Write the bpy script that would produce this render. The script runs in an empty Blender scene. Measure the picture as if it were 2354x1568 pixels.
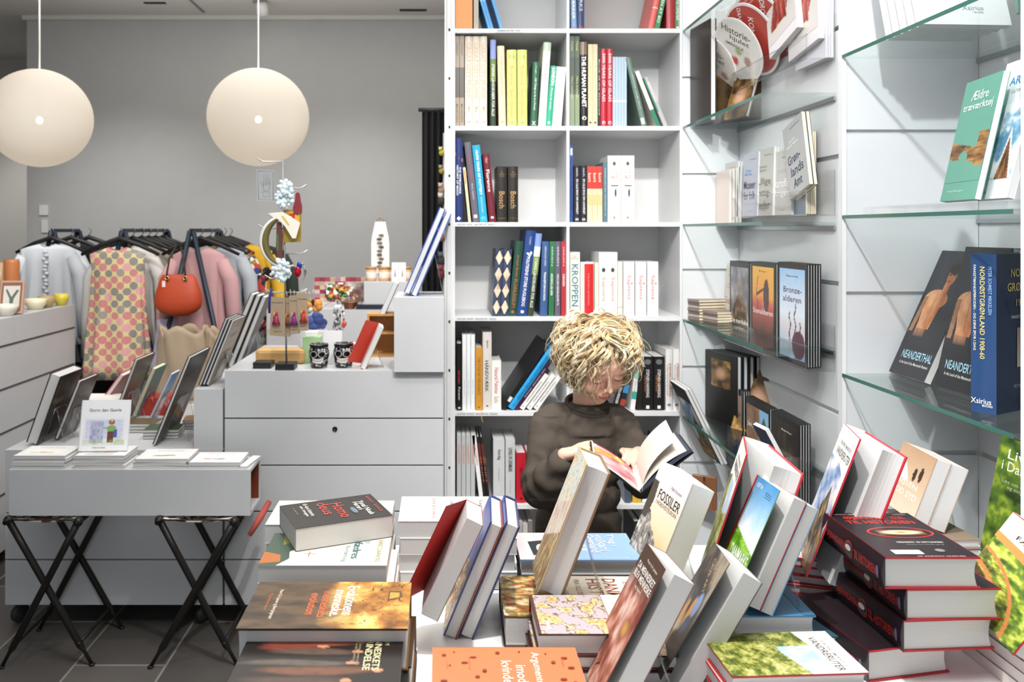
import bpy, bmesh, math, random
import numpy as np
from mathutils import Vector, Matrix, noise
R = math.radians
SC = bpy.context.scene
COL = SC.collection
random.seed(7)

# ------------------------------------------------ camera (level, shifted lens; eye 1.42 m above the floor)
F, CX, CY, EYE = 1900.0, 1015.0, 530.0, 1.42
cam_d = bpy.data.cameras.new('camera'); cam = bpy.data.objects.new('camera', cam_d); COL.objects.link(cam)
cam.location = (0, 0, EYE); cam.rotation_euler = (R(90), 0, 0)
cam_d.sensor_width = 36; cam_d.lens = F / 2354 * 36
cam_d.shift_x = (1177 - CX) / 2354; cam_d.shift_y = -(784 - CY) / 2354
cam_d.clip_start = .05
cam_d.dof.use_dof = True; cam_d.dof.focus_distance = 1.75; cam_d.dof.aperture_fstop = 5.6
SC.camera = cam

# ------------------------------------------------ light and exposure
W = bpy.data.worlds.new('world'); SC.world = W; W.use_nodes = True
W.node_tree.nodes['Background'].inputs[0].default_value = (.9, .95, 1, 1)
W.node_tree.nodes['Background'].inputs[1].default_value = .3
SC.view_settings.view_transform = 'Standard'; SC.view_settings.look = 'None'
SC.view_settings.gamma = 1; SC.view_settings.use_curve_mapping = False
SC.view_settings.exposure = 0.5
def lamp(kind, loc, power, target=None, size=.05, col=(1, .96, .9), spot=60, blend=.5, name='spot_light', sy=None):
    d = bpy.data.lights.new(name, kind); d.energy = power; d.color = col
    if kind == 'AREA':
        d.size = size
        if sy: d.shape = 'RECTANGLE'; d.size_y = sy
    else: d.shadow_soft_size = size
    if kind == 'SPOT': d.spot_size = R(spot); d.spot_blend = blend
    o = bpy.data.objects.new(name, d); COL.objects.link(o); o.location = loc
    if target is not None:
        o.rotation_euler = (Vector(target) - Vector(loc)).to_track_quat('-Z', 'Y').to_euler()
    return o
# added unseen area fills (overhead, upward, from behind the camera), then the ceiling spots
lamp('AREA', (-.4, 3.2, 2.86), 44, (-.4, 3.2, 0), 3.4, (1, .97, .93), name='overhead_fill', sy=3.0)  # added broad fill for the room, no fixture belongs to it
lamp('AREA', (.15, 1.35, 2.86), 36, (.55, 2.5, .3), 1.5, (1, .98, .95), name='overhead_fill', sy=1.2)  # added soft fill for the shelves, niche and child, not a real fixture
lamp('AREA', (-1.0, 4.2, 2.2), 9, (-1.0, 4.2, 3), 2.6, (1, .97, .93), name='upward_fill', sy=1.6)  # added unseen lamp facing up, only there to brighten the ceiling
lamp('AREA', (-1.0, -1.5, 1.9), 9, (.4, 3, 1.1), 2.6, (.9, .95, 1), name='front_fill', sy=1.8)  # added frontal fill from behind the camera, no known window there
lamp('SPOT', (.2, 1.15, 2.8), 100, (.25, 1.5, .7), .03, (1, .97, .93), 74, .5)
lamp('SPOT', (.35, .45, 2.8), 104, (1.25, 2.3, 1.35), .03, (.97, .98, 1), 62, .5)
lamp('SPOT', (-.5, 1.9, 2.8), 30, (-.45, 3.3, .9), .03, (1, .97, .93), 68, .5)
lamp('SPOT', (.30, 1.2, 2.8), 92, (.45, 3.1, 1.2), .03, (1, .97, .93), 50, .6)
lamp('SPOT', (-2.2, 3.9, 2.8), 62, (-2.1, 5.7, .9), .05, (1, .98, .95), 64, .9)
lamp('SPOT', (-.6, 3.9, 2.8), 62, (-.6, 5.7, .9), .05, (1, .98, .95), 64, .9)
lamp('SPOT', (-1.3, 2.3, 2.8), 78, (-2.15, 3.9, 1.0), .04, (1, .97, .92), 50, .7)
lamp('SPOT', (.0, 3.2, 2.8), 48, (-.5, 3.9, .9), .03, (1, .97, .92), 60, .6)
lamp('SPOT', (-3.4, 5.6, 2.8), 70, (-3.3, 7.1, 1.1), .05, (1, .97, .93), 70, .8)
SC.cycles.transparent_max_bounces = 32

# ------------------------------------------------ helpers
def lin(c):
    if isinstance(c, str): c = tuple(int(c[i:i + 2], 16) for i in (0, 2, 4))
    return tuple(((v / 255) / 12.92 if v / 255 <= .04045 else ((v / 255 + .055) / 1.055) ** 2.4) for v in c)
MATS = {}
def mat(c, rough=.55, metal=0.0, spec=.5, coat=0.0, bump=0.0, bscale=200):
    k = (c, rough, metal, spec, coat, bump, bscale)
    if k in MATS: return MATS[k]
    m = bpy.data.materials.new('surface'); m.use_nodes = True; nt = m.node_tree
    b = nt.nodes['Principled BSDF']; l = lin(c)
    # every plain surface keeps a trace of unevenness
    tc = nt.nodes.new('ShaderNodeTexCoord'); n = nt.nodes.new('ShaderNodeTexNoise'); n.inputs['Scale'].default_value = 9
    r = nt.nodes.new('ShaderNodeMix'); r.data_type = 'RGBA'
    r.inputs[6].default_value = (*[v * .96 for v in l], 1); r.inputs[7].default_value = (*[min(1, v * 1.03) for v in l], 1)
    nt.links.new(tc.outputs['Object'], n.inputs['Vector']); nt.links.new(n.outputs['Fac'], r.inputs[0]); nt.links.new(r.outputs[2], b.inputs['Base Color'])
    b.inputs['Roughness'].default_value = rough; b.inputs['Metallic'].default_value = metal
    b.inputs['Specular IOR Level'].default_value = spec; b.inputs['Coat Weight'].default_value = coat; b.inputs['Coat Roughness'].default_value = .15
    if bump:
        n2 = nt.nodes.new('ShaderNodeTexNoise'); n2.inputs['Scale'].default_value = bscale
        bp = nt.nodes.new('ShaderNodeBump'); bp.inputs['Strength'].default_value = bump; bp.inputs['Distance'].default_value = .002
        nt.links.new(tc.outputs['Object'], n2.inputs['Vector']); nt.links.new(n2.outputs['Fac'], bp.inputs['Height']); nt.links.new(bp.outputs[0], b.inputs['Normal'])
    MATS[k] = m; return m
def clear(name, tint=(1, 1, 1), lo=.03, hi=.4, rough=.03):
    m = bpy.data.materials.new(name); m.use_nodes = True; nt = m.node_tree; nt.nodes.clear()
    o = nt.nodes.new('ShaderNodeOutputMaterial'); mx = nt.nodes.new('ShaderNodeMixShader')
    t = nt.nodes.new('ShaderNodeBsdfTransparent'); g = nt.nodes.new('ShaderNodeBsdfGlossy'); fr = nt.nodes.new('ShaderNodeLayerWeight'); pw = nt.nodes.new('ShaderNodeMath'); pw.operation = 'POWER'; pw.inputs[1].default_value = 4
    mp = nt.nodes.new('ShaderNodeMapRange'); mp.inputs[3].default_value = lo; mp.inputs[4].default_value = hi
    t.inputs[0].default_value = (*tint, 1); g.inputs['Roughness'].default_value = rough; fr.inputs[0].default_value = .5
    nt.links.new(fr.outputs[1], pw.inputs[0]); nt.links.new(pw.outputs[0], mp.inputs[0]); nt.links.new(mp.outputs[0], mx.inputs[0]); nt.links.new(t.outputs[0], mx.inputs[1]); nt.links.new(g.outputs[0], mx.inputs[2]); nt.links.new(mx.outputs[0], o.inputs[0])
    return m
ACR = clear('clear_acrylic', (.985, .985, .985), .03, .4)
ACRE = clear('acrylic_edge', (.9, .92, .92), .2, .6, .15)
GLA = clear('shelf_glass', (.95, .98, .97), .04, .5)
GLE = mat('3e6b60', .15)
WHITE = mat('dfe0e1', .38, bump=.02, bscale=90)
PAPER = None
def paper_mat(axis, c='d2d2d1', per=900):
    m = bpy.data.materials.new('page_edges'); m.use_nodes = True; nt = m.node_tree; b = nt.nodes['Principled BSDF']
    tc = nt.nodes.new('ShaderNodeTexCoord'); sp = nt.nodes.new('ShaderNodeSeparateXYZ'); nz = nt.nodes.new('ShaderNodeTexNoise')
    cb = nt.nodes.new('ShaderNodeCombineXYZ'); mul = nt.nodes.new('ShaderNodeMath'); mul.operation = 'MULTIPLY'; mul.inputs[1].default_value = per
    rp = nt.nodes.new('ShaderNodeValToRGB'); l = lin(c)
    rp.color_ramp.elements[0].position = .3; rp.color_ramp.elements[0].color = (*[v * .9 for v in l], 1)
    rp.color_ramp.elements[1].position = .62; rp.color_ramp.elements[1].color = (*l, 1)
    nt.links.new(tc.outputs['Object'], sp.inputs[0]); nt.links.new(sp.outputs[axis], mul.inputs[0]); nt.links.new(mul.outputs[0], cb.inputs[0])
    nz.inputs['Scale'].default_value = 1.0; nz.inputs['Detail'].default_value = 1
    nt.links.new(cb.outputs[0], nz.inputs['Vector']); nt.links.new(nz.outputs['Fac'], rp.inputs[0]); nt.links.new(rp.outputs[0], b.inputs['Base Color'])
    b.inputs['Roughness'].default_value = .85; b.inputs['Specular IOR Level'].default_value = .2
    return m
PAPERS = {'w': paper_mat(1), 'c': paper_mat(1, 'e2d6ba'), 'g': paper_mat(1, 'b9b6b2')}
def vcol_mat(rough=.4, coat=0.0):
    k = ('vc', rough, coat)
    if k in MATS: return MATS[k]
    m = bpy.data.materials.new('printed_picture'); m.use_nodes = True; nt = m.node_tree; b = nt.nodes['Principled BSDF']
    a = nt.nodes.new('ShaderNodeVertexColor'); a.layer_name = 'Col'; nt.links.new(a.outputs[0], b.inputs['Base Color'])
    b.inputs['Roughness'].default_value = rough; b.inputs['Coat Weight'].default_value = coat; b.inputs['Coat Roughness'].default_value = .12
    MATS[k] = m; return m

def tag(o, label=None, cat=None, group=None, kind=None):
    if label: o['label'] = label
    if cat: o['category'] = cat
    if group: o['group'] = group
    if kind: o['kind'] = kind
    return o
def empty(name, label, cat, loc=(0, 0, 0), group=None, M=None):
    o = bpy.data.objects.new(name, None); COL.objects.link(o); o.empty_display_size = .05
    if M is not None: o.matrix_world = M
    else: o.location = loc
    return tag(o, label, cat, group)

class MB:
    def __init__(s): s.v = []; s.f = []; s.m = []; s.mats = []; s.sm = []; s.col = None
    def mi(s, m):
        if m not in s.mats: s.mats.append(m)
        return s.mats.index(m)
    def add(s, vs, fs, m, smooth=False):
        b = len(s.v); s.v += [tuple(v) for v in vs]; i = s.mi(m)
        for f in fs: s.f.append(tuple(b + k for k in f)); s.m.append(i); s.sm.append(smooth)
        return s
    def box(s, x0, x1, y0, y1, z0, z1, m, M=None):
        vs = [(x, y, z) for z in (z0, z1) for y in (y0, y1) for x in (x0, x1)]
        if M is not None: vs = [M @ Vector(v) for v in vs]
        return s.add(vs, [(0, 2, 3, 1), (4, 5, 7, 6), (0, 1, 5, 4), (2, 6, 7, 3), (0, 4, 6, 2), (1, 3, 7, 5)], m)
    def prism(s, pts, y0, y1, m, axis='y', M=None):
        n = len(pts)
        def mk(p, t): return {'y': (p[0], t, p[1]), 'x': (t, p[0], p[1]), 'z': (p[0], p[1], t)}[axis]
        vs = [mk(p, y0) for p in pts] + [mk(p, y1) for p in pts]
        if M is not None: vs = [M @ Vector(v) for v in vs]
        fs = [tuple(range(n))[::-1], tuple(range(n, 2 * n))] + [(i, (i + 1) % n, n + (i + 1) % n, n + i) for i in range(n)]
        return s.add(vs, fs, m)
    def tube(s, path, r, m, n=8, cap=True, smooth=True):
        P = [Vector(p) for p in path]; rs = r if isinstance(r, (list, tuple)) else [r] * len(P)
        vs = []; up = None
        for i, p in enumerate(P):
            t = (P[min(i + 1, len(P) - 1)] - P[max(i - 1, 0)]).normalized()
            if up is None:
                up = Vector((0, 0, 1)) if abs(t.z) < .9 else Vector((1, 0, 0))
            a = t.cross(up).normalized(); b = a.cross(t); up = b
            for k in range(n):
                q = 2 * math.pi * k / n; vs.append(p + (a * math.cos(q) + b * math.sin(q)) * rs[i])
        fs = [(i * n + k, i * n + (k + 1) % n, (i + 1) * n + (k + 1) % n, (i + 1) * n + k) for i in range(len(P) - 1) for k in range(n)]
        if cap: fs += [tuple(range(n))[::-1], tuple((len(P) - 1) * n + k for k in range(n))]
        return s.add(vs, fs, m, smooth)
    def lathe(s, prof, m, c=(0, 0, 0), n=32, smooth=True, sx=1, sy=1):
        vs = []; L = len(prof)
        for r, z in prof:
            for k in range(n):
                q = 2 * math.pi * k / n; vs.append((c[0] + r * sx * math.cos(q), c[1] + r * sy * math.sin(q), c[2] + z))
        fs = [(i * n + k, i * n + (k + 1) % n, (i + 1) * n + (k + 1) % n, (i + 1) * n + k) for i in range(L - 1) for k in range(n)]
        fs += [tuple(range(n))[::-1], tuple((L - 1) * n + k for k in range(n))]
        return s.add(vs, fs, m, smooth)
    def ell(s, c, r, m, nu=20, nv=12, M=None):
        vs = []
        for j in range(nv + 1):
            ph = math.pi * j / nv
            for i in range(nu):
                q = 2 * math.pi * i / nu
                p = Vector((r[0] * math.sin(ph) * math.cos(q), r[1] * math.sin(ph) * math.sin(q), -r[2] * math.cos(ph)))
                if M is not None: p = M @ p
                vs.append(p + Vector(c))
        fs = [(j * nu + i, j * nu + (i + 1) % nu, (j + 1) * nu + (i + 1) % nu, (j + 1) * nu + i) for j in range(nv) for i in range(nu)]
        return s.add(vs, fs, m, True)
    def build(s, name, parent=None, bevel=0, M=None):
        me = bpy.data.meshes.new(name); me.from_pydata(s.v, [], s.f)
        for m in s.mats: me.materials.append(m)
        me.polygons.foreach_set('material_index', s.m); me.polygons.foreach_set('use_smooth', s.sm)
        if s.col is not None:
            ca = me.color_attributes.new('Col', 'FLOAT_COLOR', 'POINT')
            a = np.ones((len(s.v), 4), 'f'); a[:, :3] = .5
            for st, arr in s.col: a[st:st + len(arr), :3] = arr
            ca.data.foreach_set('color', a.ravel())
        me.validate(); me.update()
        o = bpy.data.objects.new(name, me); COL.objects.link(o)
        if parent is not None: o.parent = parent
        if M is not None: o.matrix_world = M
        if bevel:
            b = o.modifiers.new('bevel', 'BEVEL'); b.width = bevel; b.segments = 2; b.limit_method = 'ANGLE'; b.angle_limit = R(40)
        return o
def struct(name, mb): o = mb.build(name); o['kind'] = 'structure'; return o

# lettering: outlines of the built-in font, cached per string
TXT = {}
def glyphs(s):
    if s in TXT: return TXT[s]
    c = bpy.data.curves.new('lettering', 'FONT'); c.body = s; c.size = 1; c.resolution_u = 2; c.offset = .012 if s.upper() == s else .006
    c.align_x = 'CENTER'; c.space_line = .95
    o = bpy.data.objects.new('lettering', c); COL.objects.link(o)
    dg = bpy.context.evaluated_depsgraph_get(); me = bpy.data.meshes.new_from_object(o.evaluated_get(dg))
    v = np.zeros(len(me.vertices) * 3); me.vertices.foreach_get('co', v); v = v.reshape(-1, 3)[:, :2]
    f = [tuple(p.vertices) for p in me.polygons]
    bpy.data.objects.remove(o); bpy.data.curves.remove(c); bpy.data.meshes.remove(me)
    mn, mx = v.min(0), v.max(0); v = (v - (mn + mx) / 2) / (mx - mn)
    TXT[s] = (v, f); return TXT[s]
# deterministic value noise for printed pictures
def vnoise(x, y, seed=0):
    xi = np.floor(x).astype(int); yi = np.floor(y).astype(int); xf = x - xi; yf = y - yi
    def h(a, b):
        n = (a * 374761393 + b * 668265263 + seed * 974711) & 0x7fffffff
        n = ((n ^ (n >> 13)) * 1274126177) & 0x7fffffff
        return ((n ^ (n >> 16)) & 0xffff) / 65535.0
    u = xf * xf * (3 - 2 * xf); w = yf * yf * (3 - 2 * yf)
    return (h(xi, yi) * (1 - u) + h(xi + 1, yi) * u) * (1 - w) + (h(xi, yi + 1) * (1 - u) + h(xi + 1, yi + 1) * u) * w
def fbm(x, y, seed=0, oct=4):
    r = 0; a = .5; t = 0
    for i in range(oct): r = r + a * vnoise(x * 2 ** i, y * 2 ** i, seed + i); t += a; a *= .55
    return r / t
def ramp(t, stops):
    t = np.clip(t, 0, 1); cs = np.array([lin(c) for _, c in stops]); ps = [p for p, _ in stops]
    return np.stack([np.interp(t, ps, cs[:, k]) for k in range(3)], -1)
def mixc(a, b, t): t = np.clip(t, 0, 1)[..., None]; return a * (1 - t) + b * t
def C(c): return np.array(lin(c))

# ------------------------------------------------ the book builder
# local frame: x spine(0) -> fore edge(w); y front cover(0) -> back cover(t); z tail(0) -> head(h)
def book(label, h, w, t, M, col, deco=(), hard=True, spine=None, back=None, paper='w', group=None, op=0.0, inner='2a2624', edge=None, name='book', cat='book', rnd=True, rough=.35):
    root = empty(name, label, cat, M=M, group=group)
    bt = .0026 if hard else .0007; ov = .003 if hard else .0
    mc = mat(col, rough); ms = mat(spine or col, rough); mb_ = mat(back or spine or col, rough); mi = mat(inner, .6) if op or edge is None else mat(inner, .6)
    me_ = mat(edge, .4) if edge else mc
    Rop = Matrix.Rotation(-op, 4, 'Z')
    c = MB()
    # front board, back board, spine
    if edge:
        c.box(0, w, 0, bt, 0, h, me_, Rop); c.box(.0015, w - .0015, -.0003, bt * .5, .0015, h - .0015, mc, Rop)
        c.box(0, w, t - bt, t, 0, h, me_)
    else:
        c.box(0, w, 0, bt, 0, h, mc, Rop); c.box(0, w, t - bt, t, 0, h, mb_)
    if op: c.box(.002, w - .003, bt, bt + .0004, .003, h - .003, mi, Rop)
    if rnd and hard and t > .02:
        n = 8; pts = [(-.0045 * math.sin(math.pi * k / n), t * k / n) for k in range(n + 1)] + [(.001, t), (.001, 0)]
        c.prism(pts, 0, h, ms, 'z'); se = .0047
    else:
        c.box(-.0004, bt, 0, t, 0, h, ms); se = .0006
    CO = c.build('cover', root)
    p = MB(); pm = PAPERS[paper]; y0, y1 = bt + .0004, t - bt - .0004
    if hard and t > .025:   # hollow fore edge
        n = 6; xe = w - ov - .001
        pts = [(.002, y0)] + [(xe - .004 * math.sin(math.pi * k / n), y0 + (y1 - y0) * k / n) for k in range(n + 1)] + [(.002, y1)]
        p.prism(pts, ov, h - ov, pm, 'z')
    else: p.box(.0015, w - max(ov, .0008), y0, y1, max(ov, .0006), h - max(ov, .0006), pm)
    p.build('page_block', root)
    if deco:
        T = MB(); P = MB(); G = MB(); G.col = []; lift = [0]
        def frame(face):
            if face == 'front': return (0, -.0004, 0), (1, 0, 0), (0, 0, 1), (0, -1, 0), w, h
            if face == 'spine': return (-se, t, 0), (0, -1, 0), (0, 0, 1), (-1, 0, 0), t, h
            if face == 'back': return (w, t + .0004, 0), (-1, 0, 0), (0, 0, 1), (0, 1, 0), w, h
        def place(face, uv, k):
            O, U, V, N, fw, fh = frame(face); O, U, V, N = map(np.array, (O, U, V, N)); uv = np.asarray(uv, float)
            pts = O + uv[:, :1] * fw * U + uv[:, 1:2] * fh * V + N * (.00012 * k)
            if face == 'spine' and se > .001:   # follow the rounded spine
                pts[:, 0] = -.0045 * np.sin(np.pi * np.clip(uv[:, 0], 0, 1)) - .0003 - .00012 * k
            if face == 'front' and op:
                ca, sa = math.cos(-op), math.sin(-op); x = pts[:, 0] * ca - pts[:, 1] * sa; y = pts[:, 0] * sa + pts[:, 1] * ca; pts[:, 0] = x; pts[:, 1] = y
            return pts
        for k, d in enumerate(deco):
            k = 1 + k * .5; kind, face = d[0], d[1]; fw, fh = frame(face)[4:6]
            if kind == 't':
                _, _, s, u, v, L, Hh, colr = d[:8]; rot = d[8] if len(d) > 8 else 0
                g, fs = glyphs(s)
                if rot == 0: uv = np.stack([u + g[:, 0] * L, v + g[:, 1] * Hh], 1)
                elif rot == -90: uv = np.stack([u + g[:, 1] * Hh, v - g[:, 0] * L], 1)
                else:
                    a = math.radians(rot); x = g[:, 0] * L * fw; y = g[:, 1] * Hh * fh
                    uv = np.stack([u + (x * math.cos(a) - y * math.sin(a)) / fw, v + (x * math.sin(a) + y * math.cos(a)) / fh], 1)
                pp = place(face, uv, k + 1)
                if face == 'spine' and se > .001: pp[:, 0] = -.0052
                T.add(pp, fs, mat(colr, .4))
            elif kind == 'r':
                _, _, u0, v0, u1, v1, colr = d
                n = 6 if face == 'spine' else 1
                us = [u0 + (u1 - u0) * i / n for i in range(n + 1)]
                P.add(place(face, [(x, v0) for x in us] + [(x, v1) for x in us], k), [(i, i + 1, n + 2 + i, n + 1 + i) for i in range(n)], mat(colr, rough))
            elif kind == 'p':
                P.add(place(face, d[2], k), [tuple(range(len(d[2])))], mat(d[3], rough))
            elif kind == 'e':
                _, _, u, v, ru, rv, colr = d[:7]; n = 24
                P.add(place(face, [(u + ru * math.cos(6.2832 * i / n), v + rv * math.sin(6.2832 * i / n)) for i in range(n)], k), [tuple(range(n))], mat(colr, rough))
            elif kind == 'g':
                _, _, u0, v0, u1, v1, fn, nx, ny = d
                U, V = np.meshgrid(np.linspace(0, 1, nx), np.linspace(0, 1, ny)); cc = fn(U.ravel(), V.ravel())
                uv = np.stack([u0 + U.ravel() * (u1 - u0), v0 + V.ravel() * (v1 - v0)], 1)
                G.col.append((len(G.v), cc))
                G.add(place(face, uv, k), [(j * nx + i, j * nx + i + 1, (j + 1) * nx + i + 1, (j + 1) * nx + i) for j in range(ny - 1) for i in range(nx - 1)], vcol_mat(rough))
        if P.f: P.build('cover_panel', CO)
        if G.f: G.build('cover_picture', CO)
        if T.f: T.build('lettering', CO)
    return root
def basis(o, x, y, z):
    M = Matrix.Identity(4)
    for i, a in enumerate((x, y, z)):
        for j in range(3): M[j][i] = a[j]
    for j in range(3): M[j][3] = o[j]
    return M
def at(px, py, Y): return Vector(((px - CX) / F * Y, Y, EYE - (py - CY) / F * Y))
def onz(px, py, z):
    Y = (EYE - z) * F / (py - CY); return Vector(((px - CX) / F * Y, Y, z))
def ordn(i, n):
    if n == 1: return ''
    w = {2: ('left', 'right'), 3: ('left', 'middle', 'right'), 4: ('leftmost', 'second', 'third', 'rightmost'), 5: ('leftmost', 'second', 'third', 'fourth', 'rightmost')}[n][i]
    return f'{w} of {["", "", "two", "three", "four", "five"][n]}, '
def nth(i, n):  # position in a stack counted from the top
    if n == 1: return ''
    return ['topmost', 'second from the top', 'third from the top', 'fourth from the top', 'fifth from the top', 'sixth from the top', 'seventh from the top'][i] if i < n - 1 or n == 1 else 'lowest'

# ------------------------------------------------ the room
def wall_mat(c, rough=.9):
    return mat(c, rough, spec=.15, bump=.12, bscale=60)
def floor_mat():
    m = bpy.data.materials.new('slate_tiles'); m.use_nodes = True; nt = m.node_tree; b = nt.nodes['Principled BSDF']
    tc = nt.nodes.new('ShaderNodeTexCoord'); br = nt.nodes.new('ShaderNodeTexBrick'); mp = nt.nodes.new('ShaderNodeMapping')
    mp.inputs['Rotation'].default_value = (0, 0, R(90)); mp.inputs['Scale'].default_value = (1, 1, 1)
    br.inputs['Scale'].default_value = 1; br.inputs['Brick Width'].default_value = .6; br.inputs['Row Height'].default_value = .3; br.inputs['Mortar Size'].default_value = .004
    br.inputs['Color1'].default_value = (*lin('3c3a38'), 1); br.inputs['Color2'].default_value = (*lin('5d5956'), 1); br.inputs['Mortar'].default_value = (*lin('8b8781'), 1)
    nz = nt.nodes.new('ShaderNodeTexNoise'); nz.inputs['Scale'].default_value = 5; nz.inputs['Detail'].default_value = 6
    mx = nt.nodes.new('ShaderNodeMix'); mx.data_type = 'RGBA'; mx.blend_type = 'MULTIPLY'; mx.inputs[0].default_value = .7
    rp = nt.nodes.new('ShaderNodeValToRGB'); rp.color_ramp.elements[0].color = (.55, .55, .55, 1); rp.color_ramp.elements[1].color = (1.3, 1.28, 1.25, 1)
    nt.links.new(tc.outputs['Object'], mp.inputs[0]); nt.links.new(mp.outputs[0], br.inputs['Vector']); nt.links.new(tc.outputs['Object'], nz.inputs['Vector'])
    nt.links.new(nz.outputs['Fac'], rp.inputs[0]); nt.links.new(br.outputs['Color'], mx.inputs[6]); nt.links.new(rp.outputs[0], mx.inputs[7]); nt.links.new(mx.outputs[2], b.inputs['Base Color'])
    b.inputs['Roughness'].default_value = .5; return m
CEIL = 2.9; BACK = 5.7
struct('floor', MB().box(-5.2, 3.2, -2.2, 7.4, -.1, 0, floor_mat()))
WG = wall_mat('b6b6b5'); WC = wall_mat('d9d6d1')
struct('wall_back', MB().box(-2.86, 3.2, BACK, BACK + .15, 0, CEIL, WG))
struct('wall_passage', MB().box(-2.86, -2.71, BACK + .15, 7.15, 0, CEIL, WG))
struct('wall_far', MB().box(-5.2, -2.71, 7.15, 7.3, 0, CEIL, wall_mat('c4c2be')))
struct('wall_left', MB().box(-5.35, -5.2, -2.2, 7.3, 0, CEIL, WG))
struct('wall_right', MB().box(3.05, 3.2, -2.2, BACK, 0, CEIL, WG))
struct('ceiling', MB().box(-5.2, 3.2, -2.2, 7.4, CEIL, CEIL + .1, WC))
struct('trim_1', MB().box(-2.88, 3.05, BACK - .03, BACK - .001, CEIL - .032, CEIL - .001, mat('d2d0cb', .7)))
cv = MB()
for x0, y0, x1, y1 in ((-1.93, 5.35, -1.79, 5.38), (-.28, 5.52, -.1, 5.56)): cv.box(x0, x1, y0, y1, CEIL - .006, CEIL - .001, mat('2c2b2a', .8))
cv.box(-1.62, -1.6, 5.0, 5.6, CEIL - .004, CEIL - .001, mat('8a8781', .8), )
o = cv.build('ceiling_slot'); tag(o, 'narrow dark slots in the ceiling near the grey back wall', 'ceiling slot', kind='structure')
# ------------------------------------------------ white bookcase
YB = 3.10; PM = F / YB
SHELF_Z = [2.54, 2.1770, 1.8116, 1.451, 1.097, .741, .392, .05]
def bx(px): return (px - CX) / PM
case = empty('bookcase', 'tall white two-column bookcase filled with books behind the child', 'bookcase', (.25, 3.1, 0))
Mi = Matrix.Translation((-.25, -3.1, 0))
def part(mb, name, par, bevel=0):
    o = mb.build(name, par, bevel); o.matrix_parent_inverse = Mi if par is case else Matrix.Identity(4); return o
DEP = .31
GB = mat('dadad9', .8, spec=.2)
part(MB().box(bx(1045), bx(1566), YB + DEP, YB + DEP + .012, .03, 2.56, GB), 'back_panel', case)
part(MB().box(bx(1037), bx(1046), YB + .001, YB + DEP, 0, 2.56, WHITE), 'side_panel', case)
part(MB().box(bx(1302.5), bx(1309), YB, YB + DEP, .05, 2.56, WHITE), 'divider', case)
part(MB().box(bx(1563), bx(1568.5), YB, YB + DEP, 0, 2.56, WHITE), 'side_panel', case)
up = MB().box(bx(1022), bx(1037), YB - .01, YB + .05, 0, 2.56, mat('d9dad9', .4))
for i in range(24):
    z = 1.42 - ((70 + 111.5 * i) - 530) / PM
    up.box(bx(1031), bx(1035), YB - .0112, YB - .0099, z - .005, z + .005, mat('141414', .8))
up.box(bx(1026.5), bx(1027.5), YB - .0108, YB - .0099, .02, 2.5, mat('9a9b9b', .6))
part(up, 'slotted_upright', case)
for i, z in enumerate(SHELF_Z):
    for a, b in ((1046, 1302.5), (1309, 1563)):
        part(MB().box(bx(a), bx(b), YB - (.002 if i else 0), YB + DEP, z - .016, z, WHITE), 'shelf', case)
# paper strips on the shelf edges
for z, txt, a, b in ((SHELF_Z[3], 'KULTUR · KUNST · ARKITEKTUR · DESIGN', 1048, 1140), (SHELF_Z[4], 'KULTUR · KUNST · ARKITEKTUR · DESIGN', 1048, 1144), (SHELF_Z[5], 'KULTUR · KUNST · ARKITEKTUR · DESIGN', 1048, 1146), (SHELF_Z[1], 'DANMARKS HISTORIE · KUNST', 1140, 1200)):
    row = {SHELF_Z[3]: 'second', SHELF_Z[4]: 'third', SHELF_Z[5]: 'fourth', SHELF_Z[1]: 'top'}[z]
    st = MB().box(bx(a), bx(b), YB - .0036, YB - .0022, z - .0158, z - .001, mat('d4d6d9', .5))
    g, fs = glyphs(txt); x0, x1 = bx(a) + .006, bx(b) - .006
    st.add([(x0 + (v[0] + .5) * (x1 - x0), YB - .004, z - .0085 + v[1] * .006) for v in g], fs, mat('555555'))
    tag(st.build('shelf_label'), f'narrow printed paper strip on the edge of the {row} visible left shelf', 'shelf label', 'paper strips on the bookcase shelf edges')

ROWN = ['', 'top', 'second', 'third', 'fourth', 'fifth', 'sixth']
def sbook(row, xl, xr, top, dx, col, deco, desc, n=1, step=None, yf=.02, wr=.72, **kw):
    """n copies of an upright book, spine to the room; pixels are read on the plane of the shelf front"""
    z = SHELF_Z[row + 1] if row >= 0 else 0
    z = SHELF_Z[row]
    Y = YB + yf; pm = F / Y
    for i in range(n):
        a = xl + (step or (xr - xl)) * i; b = a + (xr - xl)
        bot = CY + (EYE - z) * pm
        hh = (bot - top) / pm; d = dx / pm; th = math.atan2(d, hh)
        t = (b - a) / pm * math.cos(th); h = hh / math.cos(th) - t * abs(math.sin(th)) * .5
        up_ = Vector((math.sin(th), 0, math.cos(th))); ty = Vector((-math.cos(th), 0, math.sin(th)))
        xr_w = (b - CX) / pm; xl_w = (a - CX) / pm
        if th >= 0: org = Vector((xr_w, Y, z))
        else: org = Vector((xl_w, Y, z)) - ty * t
        M = basis(org + up_ * .0004, (0, 1, 0), ty, up_)
        side = 'left' if xl < 1302 else 'right'
        lb = (f'{ordn(i, n)}{desc}' if n > 1 else f'{desc}') + f', {ROWN[row]} shelf, {side} column'
        book(lb, h, min(h * wr, .27), t, M, col, deco, group=(desc + ' in the white bookcase') if n > 1 else None, **kw)
def st(s, v, L, Hh, c, u=.5): return ('t', 'spine', s, u, v, L, Hh, c, -90)
SB = sbook
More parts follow.
